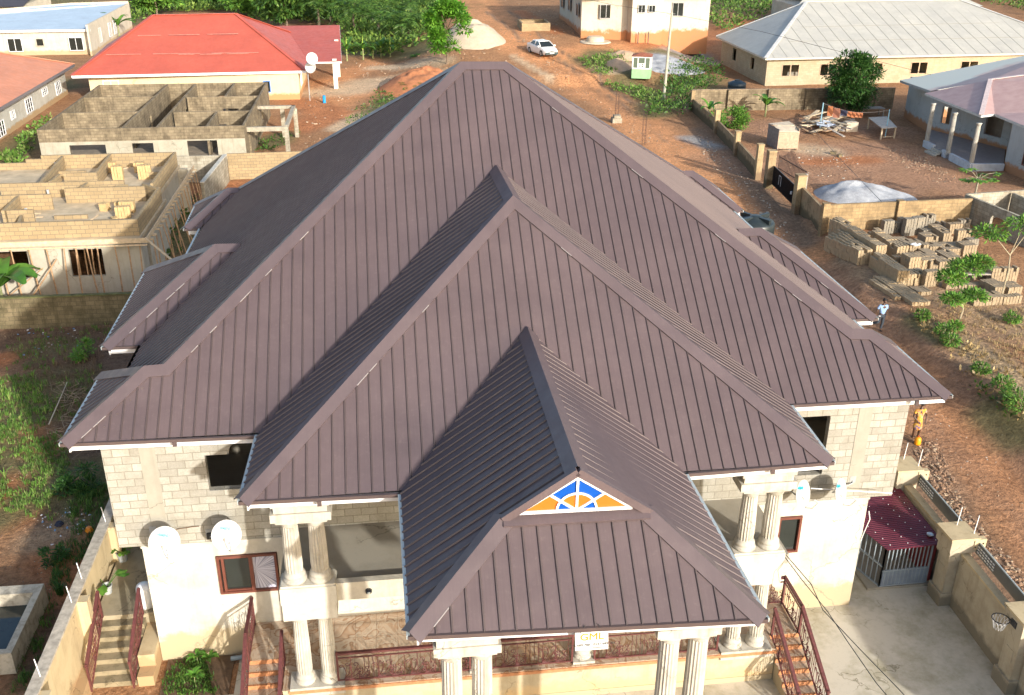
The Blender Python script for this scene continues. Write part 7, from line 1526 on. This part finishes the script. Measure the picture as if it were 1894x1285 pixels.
# man in a light blue shirt striding along the road
mb0 = GT(1626, 612); man = thing('person', 'man in light blue shirt and dark trousers walking on the dirt road', 'person', mb0)
hip = V(.0, 0, .92); chest = V(.0, -.02, 1.30); neck = V(0, -.02, 1.48)
arms = [(V(-.19, 0, 1.40), V(-.30, .03, 1.14), V(-.26, -.14, .98)), (V(.19, -.02, 1.40), V(.24, .04, 1.13), V(.22, .0, .88))]
legs = [(V(.09, 0, .87), V(.09, -.02, .48), V(.05, .02, .08), V(.05, -.14, .04)), (V(-.09, 0, .87), V(-.20, -.10, .52), V(-.42, .22, .36), V(-.47, .16, .24))]
ch, ed = body_chain(hip, chest, neck, arms, legs); skin('body', ch, ed, SKN, man); head(man, neck+V(.0, -.02, .21), (.15, -1, -.25))
SH = plain('light_blue_shirt', (.22, .34, .56), .85, var=.08); TR = plain('dark_trousers', (.035, .045, .06), .9); SHO = plain('black_shoe', (.012, .012, .012), .5)
cloth('shirt', man, [(V(0, 0, .90), (.155, .12)), (V(0, 0, 1.1), (.15, .11)), (chest, (.175, .12)), (V(0, -.02, 1.42), (.085, .075)), (arms[0][0], .072), (arms[0][0].lerp(arms[0][1], .75), .066), (arms[1][0], .072), (arms[1][0].lerp(arms[1][1], .75), .066)], [(0, 1), (1, 2), (2, 3), (2, 4), (4, 5), (2, 6), (6, 7)], SH)
cloth('trousers', man, [(V(0, 0, .92), (.14, .115)), (legs[0][0], .10), (legs[0][1], .078), (legs[0][2]+V(0, 0, .03), .062), (legs[1][0], .10), (legs[1][1], .078), (legs[1][2]+V(.02, -.02, .02), .062)], [(0, 1), (1, 2), (2, 3), (0, 4), (4, 5), (5, 6)], TR)
for (hj, k_, an, toe) in legs: cloth('shoe', man, [(an-V(0, 0, .02), .05), (an.lerp(toe, .5)-V(0, 0, .015), (.048, .04)), (toe-V(0, 0, .0), (.042, .03))], [(0, 1), (1, 2)], SHO)
m = MB(); m.tube(arms[0][2]+V(-.02, -.05, -.06), arms[0][2]+V(.02, -.12, -.03), .035, n=8); o = m.build('phone', RODM, None, local=True); o.location = man.location; tag(o, 'small white thing held in the right hand of the man in blue shirt', 'held object')
# woman in patterned orange dress seen from behind, with a yellow can
wb0 = GT(1692, 812); wo_ = thing('person', 'woman in a yellow and orange patterned dress standing behind the villa corner', 'person', wb0)
hip = V(0, 0, .93); chest = V(.02, 0, 1.28); neck = V(.03, 0, 1.45)
arms = [(V(-.17, 0, 1.36), V(-.27, -.03, 1.10), V(-.14, -.12, .95)), (V(.19, 0, 1.36), V(.30, -.02, 1.11), V(.26, -.10, .90))]
legs = [(V(.09, 0, .87), V(.11, -.04, .47), V(.12, .04, .08), V(.16, .18, .04)), (V(-.09, 0, .87), V(-.12, -.02, .47), V(-.10, .02, .08), V(-.10, .17, .04))]
ch, ed = body_chain(hip, chest, neck, arms, legs); skin('body', ch, ed, SKN, wo_); head(wo_, neck+V(.01, 0, .20), (.05, 1, 0))
m_, t, b_ = newmat('patterned_cloth'); p = nd(t, 'ShaderNodeTexCoord').outputs['Object']; vo = nd(t, 'ShaderNodeTexVoronoi'); vo.inputs['Scale'].default_value = 11; t.links.new(p, vo.inputs['Vector']); sp = nd(t, 'ShaderNodeSeparateColor'); t.links.new(vo.outputs['Color'], sp.inputs[0]); t.links.new(ramp(t, sp.outputs[0], [(0, (.55, .22, .03)), (.35, (.62, .36, .06)), (.6, (.30, .10, .04)), (.75, (.65, .45, .15)), (.92, (.10, .07, .20))]), b_.inputs['Base Color']); b_.inputs['Roughness'].default_value = .9
cloth('dress', wo_, [(V(0, 0, .42), (.22, .18)), (V(0, 0, .72), (.20, .165)), (V(0, 0, .95), (.165, .14)), (V(0, 0, 1.12), (.135, .11)), (chest, (.165, .12)), (V(.03, 0, 1.40), (.09, .07)), (arms[0][0], .068), (arms[0][0].lerp(arms[0][1], .6), .062), (arms[1][0], .068), (arms[1][0].lerp(arms[1][1], .6), .062)], [(0, 1), (1, 2), (2, 3), (3, 4), (4, 5), (4, 6), (6, 7), (4, 8), (8, 9)], m_)
jc = GT(1692, 820); jc = wb0+V(-.12, -.42, 0); jr = thing('jerrycan', 'orange yellow plastic can on the ground in front of the woman', 'can', jc); m = MB(); m.lathe(jc, [(.11, 0), (.13, .05), (.13, .27), (.08, .34), (.035, .36)], 12); m.build('body', plain('can_orange', (.75, .30, .01), .4), jr, smooth=True); m = MB(); m.tube(jc+V(0, 0, .36), jc+V(0, 0, .40), .04, n=10); m.build('cap', plain('can_cap', (.5, .1, .02)), jr)
